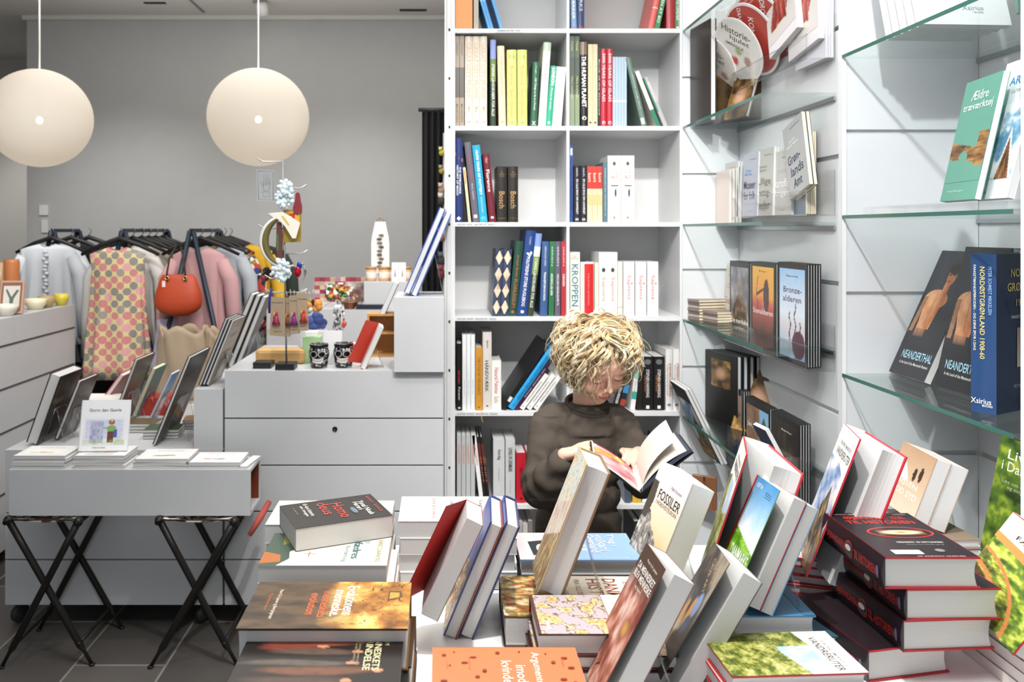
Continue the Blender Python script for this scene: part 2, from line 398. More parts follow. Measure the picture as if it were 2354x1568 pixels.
# row numbering: 1 = shelf cut by the top of the frame
SB(1, 1047, 1060, -110, 0, 'e08a3c', [st('ARKITEKTUR', .6, .4, .4, 'b4642a'), ('r', 'spine', .2, .03, .8, .034, 'b4642a')], 'orange book', 3, 13, hard=False)
SB(1, 1089, 1100, -95, 0, 'a5a093', [], 'grey beige book')
SB(1, 1123, 1129, -90, -46, '2b8fd0', [st('ATLAS', .6, .4, .5, 'bfe0f2')], 'thin bright blue leaning book', 2, 6.4, hard=False)
SB(1, 1150, 1157, -80, -44, '3a93cc', [], 'separate bright blue book leaning apart to the left', hard=False)
SB(1, 1313, 1326, -90, -3, '7fa3c9', [st('HAANDVÆRKER'.replace('AA', 'Å'), .45, .6, .62, 'ffffff'), ('e', 'spine', .5, .03, .25, .012, 'd8402c')], 'light blue book with white letters')
SB(1, 1327, 1343, -100, 0, '2d3f6e', [st('DANMARKS', .5, .5, .45, 'c8cfdf'), ('e', 'spine', .5, .035, .3, .014, 'd8402c')], 'navy book with red emblem')
SB(1, 1489, 1502, -90, 34, 'd8615a', [('r', 'spine', .0, .3, 1, .32, 'f0b0a8')], 'light red book leaning to the right')
SB(1, 1503, 1515, -85, 34, '3f7f55', [st('KUNSTEN AT BO', .4, .6, .5, 'dfe8dd')], 'green book leaning to the right')
SB(1, 1532, 1551, -70, 0, '9d2029', [], 'dark red upright book')
SB(1, 1552, 1563, -75, 0, '3e8052', [st('NATURENS UNDER', .45, .6, .5, 'dfe8dd'), ('e', 'spine', .5, .04, .3, .012, 'dfe8dd')], 'green upright book at the right end')
SB(2, 1045.8, 1056, 82, 0, '948574', [('r', 'spine', 0, .32, 1, .65, '4f4843'), st('MORGEN', .15, .2, .4, '5f554b'), st('LANDET', .85, .14, .4, '5f554b')], 'taupe book with dark middle band', 2, 11)
SB(2, 1069, 1085.5, 84, 0, 'dfd3c4', [st('GREAT CITY PLANS', .62, .62, .55, 'c0a887'), st('Barry', .19, .06, .5, '8d8272'), ('t', 'spine', 'VS', .5, .05, .5, .03, '77706a')], 'tall cream book with gold capitals', 3, 17)
SB(2, 1127, 1140, 92, 0, '2f4234', [('r', 'spine', 0, .78, 1, 1, '8b9ad2'), ('r', 'spine', 0, .52, 1, .78, '6f8445'), st('STØRRE LANDSKABER FOR ALLE', .42, .6, .5, 'd8dccf')], 'book with blue sky and dark green spine')
SB(2, 1147, 1163, 106, -4, 'ecd0b0', [st('An Atlas of Geographical Wonders', .62, .5, .3, 'd0836a'), ('e', 'spine', .5, .05, .2, .012, 'd39a7c')], 'peach book with thin lettering', yf=.015)
SB(2, 1166, 1188, 115, -1, 'cbd47a', [st('Botanical  Sketchbooks', .46, .66, .36, 'c98a52'), ('t', 'spine', 'HELEN &\nWILLIAM\nBYNUM', .5, .91, .6, .05, 'a3a860'), ('e', 'spine', .5, .05, .14, .014, '8a9a58')], 'lime green book', 2, 24, wr=.85)
SB(2, 1219, 1234, 143, 6, '33604a', [st('500 Things to do in a Forest', .5, .5, .34, 'e4ece2'), st('Hugh', .88, .12, .25, 'b6c8ba'), ('t', 'spine', 'X', .5, .05, .6, .06, 'f2f2ee')], 'dark green forest book', wr=.62)
SB(2, 1237, 1254, 98, 13, 'dfe3d8', [('r', 'spine', 0, .9, 1, 1, 'b4c8b4'), st('TERRARIUM', .7, .2, .3, 'b2b2a2'), ('p', 'spine', [(.1, .02), (.5, .17), (.9, .05)], 'cdbbaa')], 'pale sage book leaning slightly right')
SB(2, 1253.5, 1268, 152, 13, '35a583', [st('LONDON', .82, .28, .5, 'ffffff'), st('Porten til verden', .45, .36, .3, 'd2efe4'), ('r', 'spine', .35, .04, .65, .08, 'ffffff')], 'teal book with white letters leaning right')
SB(2, 1269, 1290, 154, 11, 'efefec', [], 'plain white book at the divider', hard=False)
SB(2, 1310, 1320.5, 79, 0, '47594b', [('r', 'spine', 0, .4, 1, .75, '37473b'), st('Monet', .87, .1, .45, 'c9c46a'), st('Mere end haver', .42, .24, .35, 'c9c46a'), ('r', 'spine', 0, 0, 1, .35, '7b8a6c')], 'mottled green garden book', 2, 11.5)
SB(2, 1335, 1351, 97, -2, '1c1a19', [('r', 'spine', 0, .85, 1, 1, '7c6a5c'), st('THE HUMAN PLANET', .53, .6, .62, 'f4f4f4'), ('e', 'spine', .5, .1, .3, .022, 'f4f4f4')], 'black book with bold white capitals')
SB(2, 1352, 1362.5, 102, 0, 'c8bb98', [st('A Cultural History', .5, .5, .35, 'a89a74'), ('e', 'spine', .5, .05, .25, .012, '333333')], 'sand coloured book', 2, 11)
SB(2, 1375, 1380, 110, 0, '1d1b1b', [st('Book of the Damned', .5, .7, .5, 'c8c8c8')], 'thin black book', hard=False)
SB(2, 1381, 1394, 113, 0, 'b32638', [st('5000 YEARS OF GLASS', .63, .62, .5, 'e9cfcf'), ('e', 'spine', .5, .05, .28, .022, 'e9cfcf')], 'crimson book with white capitals', 2, 14)
SB(2, 1408.5, 1414.5, 131, 0, '9fb2c2', [('r', 'spine', 0, .35, 1, .38, 'c6d2da')], 'thin pale blue booklet', 5, 6.5, hard=False)
SB(2, 1475, 1488, 133, -38, '62766c', [('r', 'spine', .1, .03, .7, .12, 'c6c9c2'), st('Glas og lys', .5, .5, .25, 'a9b7ae')], 'grey green book leaning left', wr=.85)
SB(2, 1509, 1519, 164, -50, 'd5d1c4', [('r', 'spine', 0, .0, 1, .3, '27735a')], 'cream book leaning left against the green one', wr=.8)
SB(2, 1526, 1536, 178, -48, 'a6a4a8', [('r', 'spine', 0, .3, .35, 1, '2f8a68'), ('r', 'spine', .35, .5, 1, .9, 'c9b0b6')], 'rightmost mauve and green leaning book', wr=.8)
SB(3, 1046.2, 1063, 319, 0, '27356c', [st('THE WORLDWIDE', .5, .32, .26, 'f0f0f0', .68), st('HISTORY OF BEADS', .5, .36, .26, 'f0f0f0', .32), ('p', 'spine', [(0, .8), (.5, .76), (1, .72), (1, .76), (.5, .8), (0, .84)], 'd0785a'), ('p', 'spine', [(.5, .02), (.8, .045), (.5, .07), (.2, .045)], 'f0f0f0')], 'navy book with an orange bead string')
SB(3, 1077, 1083, 385, -13, 'dccbaa', [('r', 'spine', .3, .7, .7, .95, 'cf8a4c')], 'thin cream book leaning left', hard=False)
SB(3, 1087, 1102, 327, -20, '66636f', [st('Silence Speaks', .68, .36, .42, 'a8434c'), st('Masks, Shadows', .38, .2, .25, 'c9c5cf'), ('r', 'spine', .25, .05, .75, .09, 'e8e8e8')], 'grey violet book with red script')
SB(3, 1103, 1121, 334, -18, '2fa0c4', [st('10,000 YEARS OF POTTERY', .64, .58, .36, 'ffffff'), st('Emmanuel Cooper', .22, .2, .28, 'bfe4ee'), ('e', 'spine', .5, .05, .3, .018, '7fd0e6')], 'cyan pottery book')
SB(3, 1125, 1140.5, 353, -16, '6b2230', [st('Florence', .6, .32, .5, 'f3e6e6'), st('Villani', .9, .08, .4, 'caa0a4'), ('r', 'spine', .3, .05, .7, .08, 'f0e0e0')], 'maroon book with white script')
SB(3, 1142, 1165, 383, 0, '26231f', [st('Bosch', .4, .3, .55, 'b08a55'), ('t', 'spine', 'The\nComplete\nWorks', .5, .86, .6, .1, '8a6f48'), ('r', 'spine', .15, .07, .85, .075, '8a6f48')], 'thick black art volume with bronze letters', 2, 26)
SB(3, 1310, 1317, 336, 0, '2a4b8f', [st('WORLD RELIGIONS', .5, .7, .7, '1c2c58'), ('r', 'spine', .2, .88, .8, .97, 'f2f2f2')], 'thin royal blue book')
SB(3, 1319, 1334, 381, 0, '25242c', [st('EN LILLE BOG OM UNIVERSET', .45, .62, .32, 'e8e8e8'), st('Isabella', .88, .15, .3, 'bdbdbd'), ('t', 'spine', 'ER', .5, .05, .5, .04, 'e8e8e8')], 'black book with small white capitals', 2, 15.5)
SB(3, 1350, 1361, 383, 0, 'e3d3a9', [('r', 'spine', 0, .6, 1, 1, 'd03a2e'), st('kort', .8, .16, .6, 'f4e6d8'), ('r', 'spine', .1, .3, .9, .5, 'd8b982')], 'small cream book with red top', 3, 11.8, hard=False)
SB(3, 1386, 1396, 373, 0, '54727e', [st('JORDENS HISTORIE I MENNESKETS TID', .5, .8, .3, 'c0d0d4')], 'slate blue narrow book')
SB(3, 1397, 1427, 358, 0, 'ece8e0', [('t', 'spine', 'EN KORT\nHISTORIE', .5, .77, .55, .07, 'd08a78'), ('t', 'spine', 'ALT', .5, .68, .5, .05, 'c85c48'), ('r', 'spine', .25, .54, .8, .555, '333333'), ('e', 'spine', .55, .45, .22, .08, 'c6d4da'), ('e', 'spine', .6, .44, .06, .06, '222222'), ('t', 'spine', 'BILL', .5, .21, .55, .05, 'c9c4ba'), ('e', 'spine', .5, .88, .12, .03, '555555'), ('e', 'spine', .5, .07, .08, .02, 'd87868')], 'thick white paperback with a drawn jar', 2, 31, hard=False)
def argyle(u, v):
    a = np.abs(((u * 1.0) % 1) - .5) * 2; b = np.abs(((v * 4.0) % 1) - .5) * 2
    k = (a + b * 1.0) < 1.02; e = np.abs(a + b - 1.05) < .14
    c = np.where(k[:, None], C('e2cdb6'), C('3e4a68')); n = fbm(u * 6, v * 60, 3)
    c = np.where(e[:, None], C('22242c'), c); return c * (.8 + .4 * n[:, None])
SB(4, 1131, 1149, 573, 9, '3a4664', [('g', 'spine', 0, 0, 1, 1, argyle, 12, 90), st('TAKT OG TONE', .5, .2, .25, '9a7a6a')], 'argyle patterned book', 2, 19)
SB(4, 1168, 1187, 554, 17, '23483a', [st('FLORILEGIUM', .3, .38, .42, 'a8683c'), st("Joseph Banks'", .66, .3, .36, 'a8683c'), ('p', 'spine', [(.5, .03), (.75, .05), (.5, .075), (.25, .05)], 'a8683c')], 'dark green botanical book leaning right')
SB(4, 1187.5, 1211, 530, 22, '22407c', [st('POLITIKENS STORE FUGLEBOG', .4, .58, .32, 'f2f4f8'), ('p', 'spine', [(.25, .73), (.45, .71), (.65, .69), (.85, .74), (.7, .76), (.55, .73), (.4, .74)], 'ffffff'), st('TOMMY', .88, .1, .2, '9aaccc'), ('r', 'spine', .35, .03, .65, .06, 'ffffff')], 'blue bird book with a white bird on the spine')
SB(4, 1212, 1226, 537, 20, '37422f', [('r', 'spine', 0, .78, 1, 1, '7d97cf'), ('r', 'spine', 0, .72, 1, .84, 'dfe7f2'), ('r', 'spine', 0, .5, 1, .72, '7c9150'), st('STØRRE LANDSKABER FOR ALLE', .4, .6, .5, 'd8dccf')], 'landscape book with blue top leaning right')
SB(4, 1241, 1258, 555, 5, '3d5a8a', [st('TRANSFORMATION', .4, .38, .28, 'f4f4f4'), st('KIERKEGAARD SERIEN', .8, .26, .22, 'c2cbdb')], 'steel blue book', wr=.65)
SB(4, 1261, 1273, 555, 3, '2f6d45', [st('ADSKILLELSER', .42, .3, .38, 'f4f4f4'), st('SERIEN', .8, .26, .25, 'c2d3c6')], 'emerald green book', wr=.65)
SB(4, 1275, 1288, 555, 1, '625c6b', [st('MENS DEN GREVEN BLIVER TIL', .35, .42, .32, 'f0f0f0'), st('SERIEN', .8, .26, .25, 'cfc9d3')], 'grey purple book', wr=.65)
SB(4, 1290, 1301.5, 555, 0, 'ab323c', [st('DØKKEN', .48, .16, .4, 'f6eaea'), st('SERIEN', .8, .26, .25, 'e0b8bc')], 'red book at the divider', wr=.65)
SB(4, 1310.5, 1333, 580, 0, 'e4dfd0', [st('KROPPEN', .48, .66, .66, '2e7f97'), ('t', 'spine', 'BILL\nBRYSON', .5, .92, .7, .06, '8a877a'), ('e', 'spine', .5, .05, .12, .015, 'd8a48c')], 'cream book with big teal letters', hard=False)
SB(4, 1334.5, 1339, 603, 0, 'f0efec', [], 'thin white booklet', hard=False)
SB(4, 1340, 1365, 603, 0, 'f0efec', [('r', 'spine', .12, .03, .97, .97, 'cc2a2c'), st('THE STORY OF BOOKS', .5, .6, .1, 'e8a0a0')], 'red book with white border')
SB(4, 1367, 1376, 604, 0, 'd9dac6', [], 'pale cream booklet', hard=False)
SB(4, 1377, 1398, 580, 0, 'efedec', [st('Sapiens', .42, .38, .48, 'dd8272'), ('t', 'spine', 'Yuval\nNoah', .5, .88, .55, .09, 'd9b8b0'), ('e', 'spine', .5, .72, .2, .035, '4a4644')], 'tall white paperback with a fingerprint', 2, 21, hard=False)
SB(4, 1420, 1431, 602, 0, 'e4e0d4', [], 'ivory blank book', hard=False)
SB(4, 1433, 1458, 602, 0, 'efeceb', [st('Sapiens', .53, .45, .42, 'dd8272'), ('t', 'spine', 'Yuval\nNoah', .5, .86, .45, .1, 'e4cfca'), ('t', 'spine', 'A Brief\nHistory', .5, .22, .5, .07, 'd8c4c0'), ('e', 'spine', .78, .6, .05, .02, '555555')], 'white paperback with pink letters', 3, 27.5, hard=False)
SB(5, 1049.5, 1062, 790, 0, '16130f', [st('Saul Leiter', .5, .2, .4, 'c43a4a'), st('Forever', .25, .2, .35, 'dddddd'), ('e', 'spine', .5, .04, .25, .014, 'dddddd')], 'black photo book')
SB(5, 1063, 1072, 769, 0, 'e0e2e4', [st('Danske byer', .3, .2, .35, 'a8acb0')], 'tall white volume', 3, 9.8)
SB(5, 1093, 1109, 799, 0, 'c98d33', [st('THE STYLE OF THE SOURCE', .55, .6, .4, '96642a'), ('e', 'spine', .5, .05, .2, .012, '7c5524')], 'amber book')
SB(5, 1110, 1130, 764, 0, 'd2cbc4', [st('HÅNDVÆRK', .44, .4, .5, '55504c'), st('Agustina', .85, .1, .3, '6a6460'), ('p', 'spine', [(.35, .05), (.5, .075), (.65, .05)], '222222')], 'grey cream craft book')
SB(5, 1130.5, 1152, 829, 0, 'eeebe4', [st('Natural Palettes', .6, .52, .42, 'c96a7c'), st('Sasha', .22, .14, .5, 'c0b8a8')], 'white book with rose letters')
def lean5(xl, xr, dx, top, *a, **k): SB(5, xl, xr, top, dx, *a, **k)
SB(5, 1150, 1161, 793, 100, '1a1a1c', [('r', 'spine', .1, .12, .9, .19, 'd8d8d4')], 'black book leaning steeply right', wr=.9)
SB(5, 1162, 1180, 800, 100, '2596cf', [st('ARCHIPELAGO OF THE DANES', .52, .72, .4, '1d6fa4'), ('e', 'spine', .5, .06, .1, .012, '1d6fa4')], 'bright blue book leaning steeply right')
SB(5, 1179, 1190, 832, 80, '3a1d38', [st('OM DANSK MODE', .55, .6, .35, 'b9a3b8')], 'aubergine book leaning steeply right')
SB(5, 1190, 1203, 862, 60, 'e9e7e4', [st('Costume and Fashion', .5, .6, .4, '77736e'), ('e', 'spine', .4, .07, .15, .014, 'c05548')], 'white fashion book leaning steeply right', 3, 16, hard=False)
SB(5, 1404, 1418, 850, 28, '17161c', [st('MESTERVÆRKER', .45, .6, .45, 'dcdcdc')], 'black book leaning right behind the curls')
SB(5, 1421, 1433, 846, 24, '26262b', [('r', 'spine', 0, .4, 1, .6, '3d86b8'), ('r', 'spine', 0, .1, 1, .25, 'a04030')], 'dark blue banded book leaning right')
SB(5, 1448, 1459, 818, 15, 'e8e4e4', [('r', 'spine', 0, .75, 1, .9, 'b08ac8'), ('r', 'spine', 0, .58, 1, .75, '7fc0a8'), ('r', 'spine', 0, .2, 1, .34, '3fa091'), st('Tidens tegn', .45, .25, .4, '9a9a94')], 'white book with violet and green bands leaning right')
SB(5, 1463, 1475, 826, 4, '1f1c1c', [], 'plain black book')
SB(5, 1477, 1501, 820, 0, '191716', [st('STEPHEN HAWKING', .5, .52, .3, 'e0e0e0'), st('KORTE SVAR', .5, .3, .14, 'c0702c', .25), ('e', 'spine', .5, .9, .3, .05, '6a6a70'), ('r', 'spine', .35, .03, .65, .09, 'f0f0f0')], 'thick black paperback with portrait', 2, 26, hard=False)
SB(5, 1530, 1546, 803, 0, 'dcdad8', [st('STEPHEN HAWKING', .5, .55, .34, 'b06c44', .6), st('KORTE SVAR PÅ DE STORE', .5, .5, .2, '9a9896', .25), ('e', 'spine', .5, .09, .25, .02, '333333')], 'white volume with copper letters', 2, 17)
SB(6, 1050.5, 1060, 1001, 0, 'b9bcbc', [st('CALLIGRAPHY', .72, .3, .5, 'cf7b60')], 'white calligraphy manual', 4, 10.6, hard=False)
SB(6, 1103, 1112, 1001, -18, 'e8e8e6', [st('CALLIGRAPHY', .7, .3, .5, 'cf7b60')], 'white calligraphy manual leaning left', hard=False)
SB(6, 1114, 1120, 1005, -18, '231f20', [('r', 'spine', 0, .6, 1, .9, '5c2f2a'), st('SKRIFT', .5, .4, .5, 'bb6a50')], 'thin black book leaning left', 2, 7.5)
SB(6, 1134, 1160, 1010, 0, 'c6c8c8', [st('hverdag', .76, .16, .4, '4a4a4a'), st('Susanne', .45, .2, .12, '8a8a8a')], 'wide pale grey book')
SB(6, 1162, 1184, 1010, 0, 'c2c4c5', [st('LIVING IN DENMARK', .68, .38, .42, '4f4f50'), st('Ib Petersen', .25, .2, .12, '8a8a8a')], 'pale grey book with tall narrow capitals')
SB(6, 1186.5, 1209, 1041, 0, 'b51c2c', [st('SKETCHBOOKS', .5, .42, .3, '6d0f1a'), ('e', 'spine', .5, .09, .14, .016, '3a0a10')], 'red sketchbook volume', 2, 23.5)
SB(6, 1436, 1451, 1010, 0, '4b5568', [], 'blue grey book behind the sleeve')
SB(6, 1454, 1474, 1012, 0, 'd0a73a', [('r', 'spine', .3, .1, .7, .16, 'b03028')], 'mustard yellow book', wr=.8)
SB(6, 1476, 1494, 1016, 10, '77b4d8', [st('Himmel', .6, .4, .5, '3a86b8'), ('r', 'spine', 0, 0, 1, .2, 'e8f0f4')], 'light blue thick book leaning right')
SB(6, 1500, 1517, 1020, 20, '1a1919', [st('ISLAND', .5, .3, .5, 'dddddd')], 'black book leaning right near the corner', wr=.9)
SB(6, 1524, 1535, 1022, 18, '3f3d3c', [], 'charcoal book leaning right', wr=.9)
for i, (a, b, top, c, d) in enumerate(((1190, 1203, 1206, 'b9b0ac', 'dusty pink book'), (1204, 1215, 1212, 'd8d2cc', 'off white book'), (1216, 1226, 1204, '8f8783', 'brown grey book'), (1462, 1474, 1205, '2d2c2c', 'black book leaning'), (1480, 1494, 1208, '6a6a6a', 'grey book'))):
    t = (b - a) / PM; h = (CY + (EYE - .05) * PM - top) / PM
    book(f'{d} standing on the lowest visible shelf', h, h * .7, t, basis((bx(b), YB + .03, .0504), (0, 1, 0), (-1, 0, 0), (0, 0, 1)), c, hard=False)
# ribbon marker
rb = MB(); P = [at(1107, 944, YB - .006), at(1108, 953, YB - .008), at(1107, 962, YB - .009), at(1111, 972, YB - .01)]
rb.tube(P, .0014, mat('d8b45c', .6), 6); tag(rb.build('ribbon_marker'), 'yellow ribbon marker hanging over the shelf edge below the amber book', 'ribbon')
# ------------------------------------------------ printed pictures (all procedural)
def pic_forest(u, v):
    n = fbm(u * 9, v * 14, 11); m = fbm(u * 40, v * 60, 5)
    c = ramp(n * .6 + m * .5, [(.2, '26321a'), (.45, '5b6b22'), (.6, 'a3a64a'), (.8, 'd9d49a')])
    sky = (v > .62 + .25 * (u - .3) ** 2 + .08 * fbm(u * 6, u * 0, 2)) & (u > .35)
    return np.where(sky[:, None], ramp(fbm(u * 5, v * 5, 9), [(.3, 'a9c6e6'), (.7, 'f2f4f8')]), c)
def pic_mountain(u, v):
    sky = ramp(fbm(u * 3, v * 4, 21) * 1.2 - .1, [(.3, '5d86b8'), (.5, 'b9c6d8'), (.65, 'f0ece6')])
    pk = .78 - np.abs(u - .62) * 1.15 + .08 * (fbm(u * 12, u * 0 + 3, 4) - .5)
    hill = .42 - .5 * (u - .1) + .06 * fbm(u * 9, u * 0, 7)
    rock = ramp(fbm(u * 14 + v * 8, v * 9 - u * 6, 31), [(.25, '1e2128'), (.5, '4c4a48'), (.65, '96793e'), (.8, 'c8a568')])
    low = ramp(fbm(u * 7, v * 16, 8), [(.3, '5c3a18'), (.6, 'b07d35'), (.8, 'd6ab5c')])
    c = np.where((v < pk)[:, None], rock, sky); c = np.where((v < hill * .5)[:, None], low, c)
    return c
def pic_meadow(u, v):
    edge = .52 - .13 * u
    sky = ramp((v - .5) * 2 + fbm(u * 3, v * 5, 3) * .5 - .25, [(0, 'f4f8fa'), (.4, 'a9d2ee'), (1, '4a93cc')])
    g = ramp(fbm(u * 5 + v * 3, v * 26, 13), [(.3, '4f8a1e'), (.6, '8fc93c'), (.8, 'b9dd66')])
    g = mixc(g, np.broadcast_to(C('22331a'), g.shape), (.18 - v) * 8)
    return np.where((v < edge)[:, None], g, sky)
def pic_battle(u, v):
    n = fbm(u * 14, v * 20, 41); m = fbm(u * 26, v * 30, 17)
    c = ramp(n, [(.2, '2c1d12'), (.4, '7a5a26'), (.55, 'b99a4a'), (.7, 'd8c9a0')])
    c = np.where((m > .66)[:, None], C('b8321e'), c); c = np.where((m < .27)[:, None], C('e9e2d2'), c)
    k = fbm(u * 18 + 7, v * 22, 77); return np.where((k > .72)[:, None], C('3d5a86'), c)
def pic_fresco(u, v):
    n = fbm(u * 12, v * 18, 23)
    c = ramp(n, [(.25, 'd8b98e'), (.45, 'eadfca'), (.6, 'cfdcd6'), (.8, 'b4c6c4')])
    return np.where((fbm(u * 30, v * 30, 9) > .68)[:, None], C('b98a72'), c)
def pic_history(u, v):
    c = pic_fresco(u, v); r = pic_battle(u, v); g = pic_battle(u * 1.3 + 4, v * 1.2)
    mid = ramp(fbm(u * 30 + v * 20, v * 10, 3), [(.4, 'e4d9c6'), (.7, 'c9a090')])
    o = np.where((v > .62 + (u - .5) * .22)[:, None], c, mid); o = np.where((v < .36 + (u - .5) * .2)[:, None], mixc(r, np.broadcast_to(C('c0a468'), r.shape), np.full(len(u), .35)), o)
    return o
def pic_map(u, v):
    n = fbm(u * 7, v * 9, 51); l = np.abs(n - .5); c = ramp(n, [(.3, 'c8a868'), (.46, 'dccca8'), (.49, '6a5440'), (.51, '6a5440'), (.54, 'bfb0b4'), (.8, 'b9abb4')])
    k = np.abs(fbm(u * 22, v * 26, 3) - .5) < .018
    c = np.where((k & (n < .48))[:, None], C('8a6434'), c); d = fbm(u * 34, v * 34, 8) > .78
    return np.where(d[:, None], C('7a5a7a'), c)
def pic_cave(u, v):
    gold = ramp(fbm(u * 5, v * 9, 61), [(.25, '6b4014'), (.5, 'b47a2e'), (.7, 'e0b45e'), (.85, 'efd08a')])
    dark = ramp(fbm(u * 8, v * 5, 5), [(.3, '2a1f16'), (.7, '5a4630')])
    c = mixc(dark, gold, (v - .48) * 5 + (fbm(u * 4, v * 4, 2) - .5) * 2)
    k = (np.abs(fbm(u * 7, v * 9, 91, 2) - .5) < .010) & (v > .55) & (fbm(u * 4, v * 4, 12) > .45)
    return np.where(k[:, None], C('2c1b10'), c)
def pic_crowd(u, v):
    c = np.broadcast_to(C('1d1612'), (len(u), 3)).copy()
    for i, (cu, cv_, w_, h_, col) in enumerate(((.22, .42, .10, .34, 'a8523c'), (.3, .3, .07, .22, '7d3a2c'), (.38, .45, .06, .3, '5c4a40'), (.55, .36, .05, .38, '5a5148'), (.66, .5, .07, .4, '6e4632'), (.8, .38, .07, .34, '4b3a30'), (.9, .5, .08, .36, '7b4a34'))):
        d = ((u - cu - .012 * np.sin(v * 8 + i)) / w_) ** 2 + ((v - cv_) / h_) ** 2; k = np.clip(1.5 - d * 1.4, 0, 1) * (.5 + .9 * fbm(u * 30, v * 18, i))
        c = mixc(c, np.broadcast_to(C(col), c.shape), k)
        dh = ((u - cu) / .025) ** 2 + ((v - cv_ - h_ * .9) / .035) ** 2; c = np.where((dh < 1)[:, None], C('c98a66'), c)
    return c
def pic_fossil(u, v):
    sky = ramp(v * 1.5 - .6 + .25 * fbm(u * 3, v * 3, 4), [(0, 'e8b06a'), (.3, 'f3dcb6'), (.8, 'd9d7dc')])
    rock = ramp(fbm(u * 9, v * 12, 71) * .6 + fbm(u * 30, v * 34, 3) * .5, [(.3, '2a2a33'), (.5, '6f6b6a'), (.65, 'b8b0a4'), (.8, 'e6dfd0')])
    rr = np.hypot((u - .38) * .8, v - .36); sp = (np.sin(rr * 70 + np.arctan2(v - .36, (u - .38) * .8) * 1) > .3) & (rr < .2)
    rock = np.where(sp[:, None], C('8d857a'), rock)
    edge = .66 - .42 * u + .1 * (fbm(u * 8, u * 0, 5) - .5); c = np.where((v < edge)[:, None], rock, sky)
    cl = (u < .2 - .25 * np.abs(v - .68)) & (v > .5) & (v < .84); return np.where(cl[:, None], C('4d4236'), c)
def pic_ape(u, v):
    c = ramp(fbm(u * 6 + v * 2, v * 5 - u * 2, 81), [(.25, '7c3e30'), (.45, 'b5705c'), (.6, 'd8a898'), (.8, 'e9cfc4')])
    st_ = fbm(u * 22 + v * 6, v * 7 - u * 12, 6); c = mixc(c, np.broadcast_to(C('6d2f22'), c.shape), (st_ - .5) * 2)
    top = np.broadcast_to(C('4a3428'), c.shape); c = mixc(c, top, (v - .66) * 6)
    for a, b in ((.18, .12), (.45, .14), (.3, .3)):
        k = (np.abs(v - b - .02 * np.sin((u - a) * 20)) < .008) & (np.abs(u - a) < .06); c = np.where(k[:, None], C('1e1512'), c)
    g = ((u - .72) / .12) ** 2 + ((v - .48) / .07) ** 2; return mixc(c, np.broadcast_to(C('c99a4c'), c.shape), 1 - g)
def pic_cave2(u, v):
    c = ramp(fbm(u * 3 + v * 3, v * 3 - u * 2, 101), [(.3, '2e2723'), (.5, '5d554c'), (.7, '9a8e7c')])
    d = ((u - .3) / .3) ** 2 + ((v - .34) / .16) ** 2; c = mixc(c, np.broadcast_to(C('b3a184'), c.shape), 1.2 - d)
    for a, b, w_, h_, cc in ((.62, .5, .07, .12, 'c9892f'), (.75, .58, .1, .1, '7f95bd'), (.4, .46, .05, .1, 'c98d3a'), (.72, .4, .1, .08, '2f4468'), (.6, .2, .16, .12, '1b1715')):
        d = ((u - a) / w_) ** 2 + ((v - b) / h_) ** 2; c = mixc(c, np.broadcast_to(C(cc), c.shape), (1.3 - d) * 2)
    return c
def pic_torso(u, v):
    u = u + .17
    c = ramp(1 - np.hypot(u - .5, v - .6) * 1.3, [(0, '232427'), (1, '3b3c41')])
    sk = ramp(.75 - (u - .45) * .9 + (fbm(u * 8, v * 8, 2) - .5) * .9, [(0, '5b3220'), (.5, 'b5734a'), (1, 'e0aa80')])
    body = ((((u - .56) / .30) ** 2 + ((v - .50) / .10) ** 2) < 1) | ((np.abs(u - .54) < .22 - .25 * np.abs(v - .45)) & (v > .2) & (v < .55)); neck = (np.abs(u - .70) < .07) & (v > .52) & (v < .68)
    face = (((u - .73) / .11) ** 2 + ((v - .735) / .085) ** 2) < 1; waist = (np.abs(u - .5) < .13) & (v > .12) & (v < .24)
    arm = (np.abs(u - .29 - (v - .4) * .15) < .05) & (v > .16) & (v < .52)
    c = np.where((body | neck | face)[:, None], sk, c); line = (np.abs(u - .55) < .008) & (v < .5); c = np.where((body & line)[:, None], sk * .6, c); c = np.where(arm[:, None], sk * .5, c); c = np.where(waist[:, None], mixc(c, sk, (v - .10) * 7), c)
    hair = (((u - .74) / .14) ** 2 + ((v - .82) / .06) ** 2) < 1; c = np.where(hair[:, None], C('2a201c'), c)
    for a, b in ((.66, .755), (.78, .76)): c = np.where(((((u - a) / .03) ** 2 + ((v - b) / .01) ** 2) < 1)[:, None], C('2e1a12'), c)
    return np.where(((((u - .7) / .05) ** 2 + ((v - .69) / .01) ** 2) < 1)[:, None], C('9a4a3a'), c)
def pic_ice(u, v):
    n = fbm(u * 3, v * 6, 111); c = ramp(n, [(.3, '5f98b8'), (.45, '9cc4dc'), (.55, 'eef5f9'), (.8, 'ffffff')])
    hull = np.abs(u - .62) < (.68 - v) * .42; c = np.where(hull[:, None], C('e6e2dc'), c)
    hull2 = (np.abs(u - .62) < (.55 - v) * .4); k = ramp(fbm(u * 30, v * 5, 3), [(.3, '3a241a'), (.6, '9a6a45'), (.8, 'd0a070')])
    return np.where(hull2[:, None], k, c)
def pic_wood(u, v):
    c = np.broadcast_to(C('5d9c8a'), (len(u), 3)).copy()
    w = ramp(fbm(u * 4, v * 16, 121), [(.3, '54361a'), (.55, '8f6430'), (.75, 'b58a4e')])
    m = (v > .3 + .12 * (1 - u)) & (v < .72 - .2 * u) | ((u > .72) & (v < .85) & (v > .25) & (u < .98))
    c = np.where(m[:, None], w, c); h = ((u - .4) / .12) ** 2 + ((v - .44) / .1) ** 2 < 1
    c = np.where(h[:, None], C('5d9c8a'), c); h2 = ((u - .36) / .05) ** 2 + ((v - .62) / .03) ** 2 < 1
    return np.where(h2[:, None], C('33241a'), c)
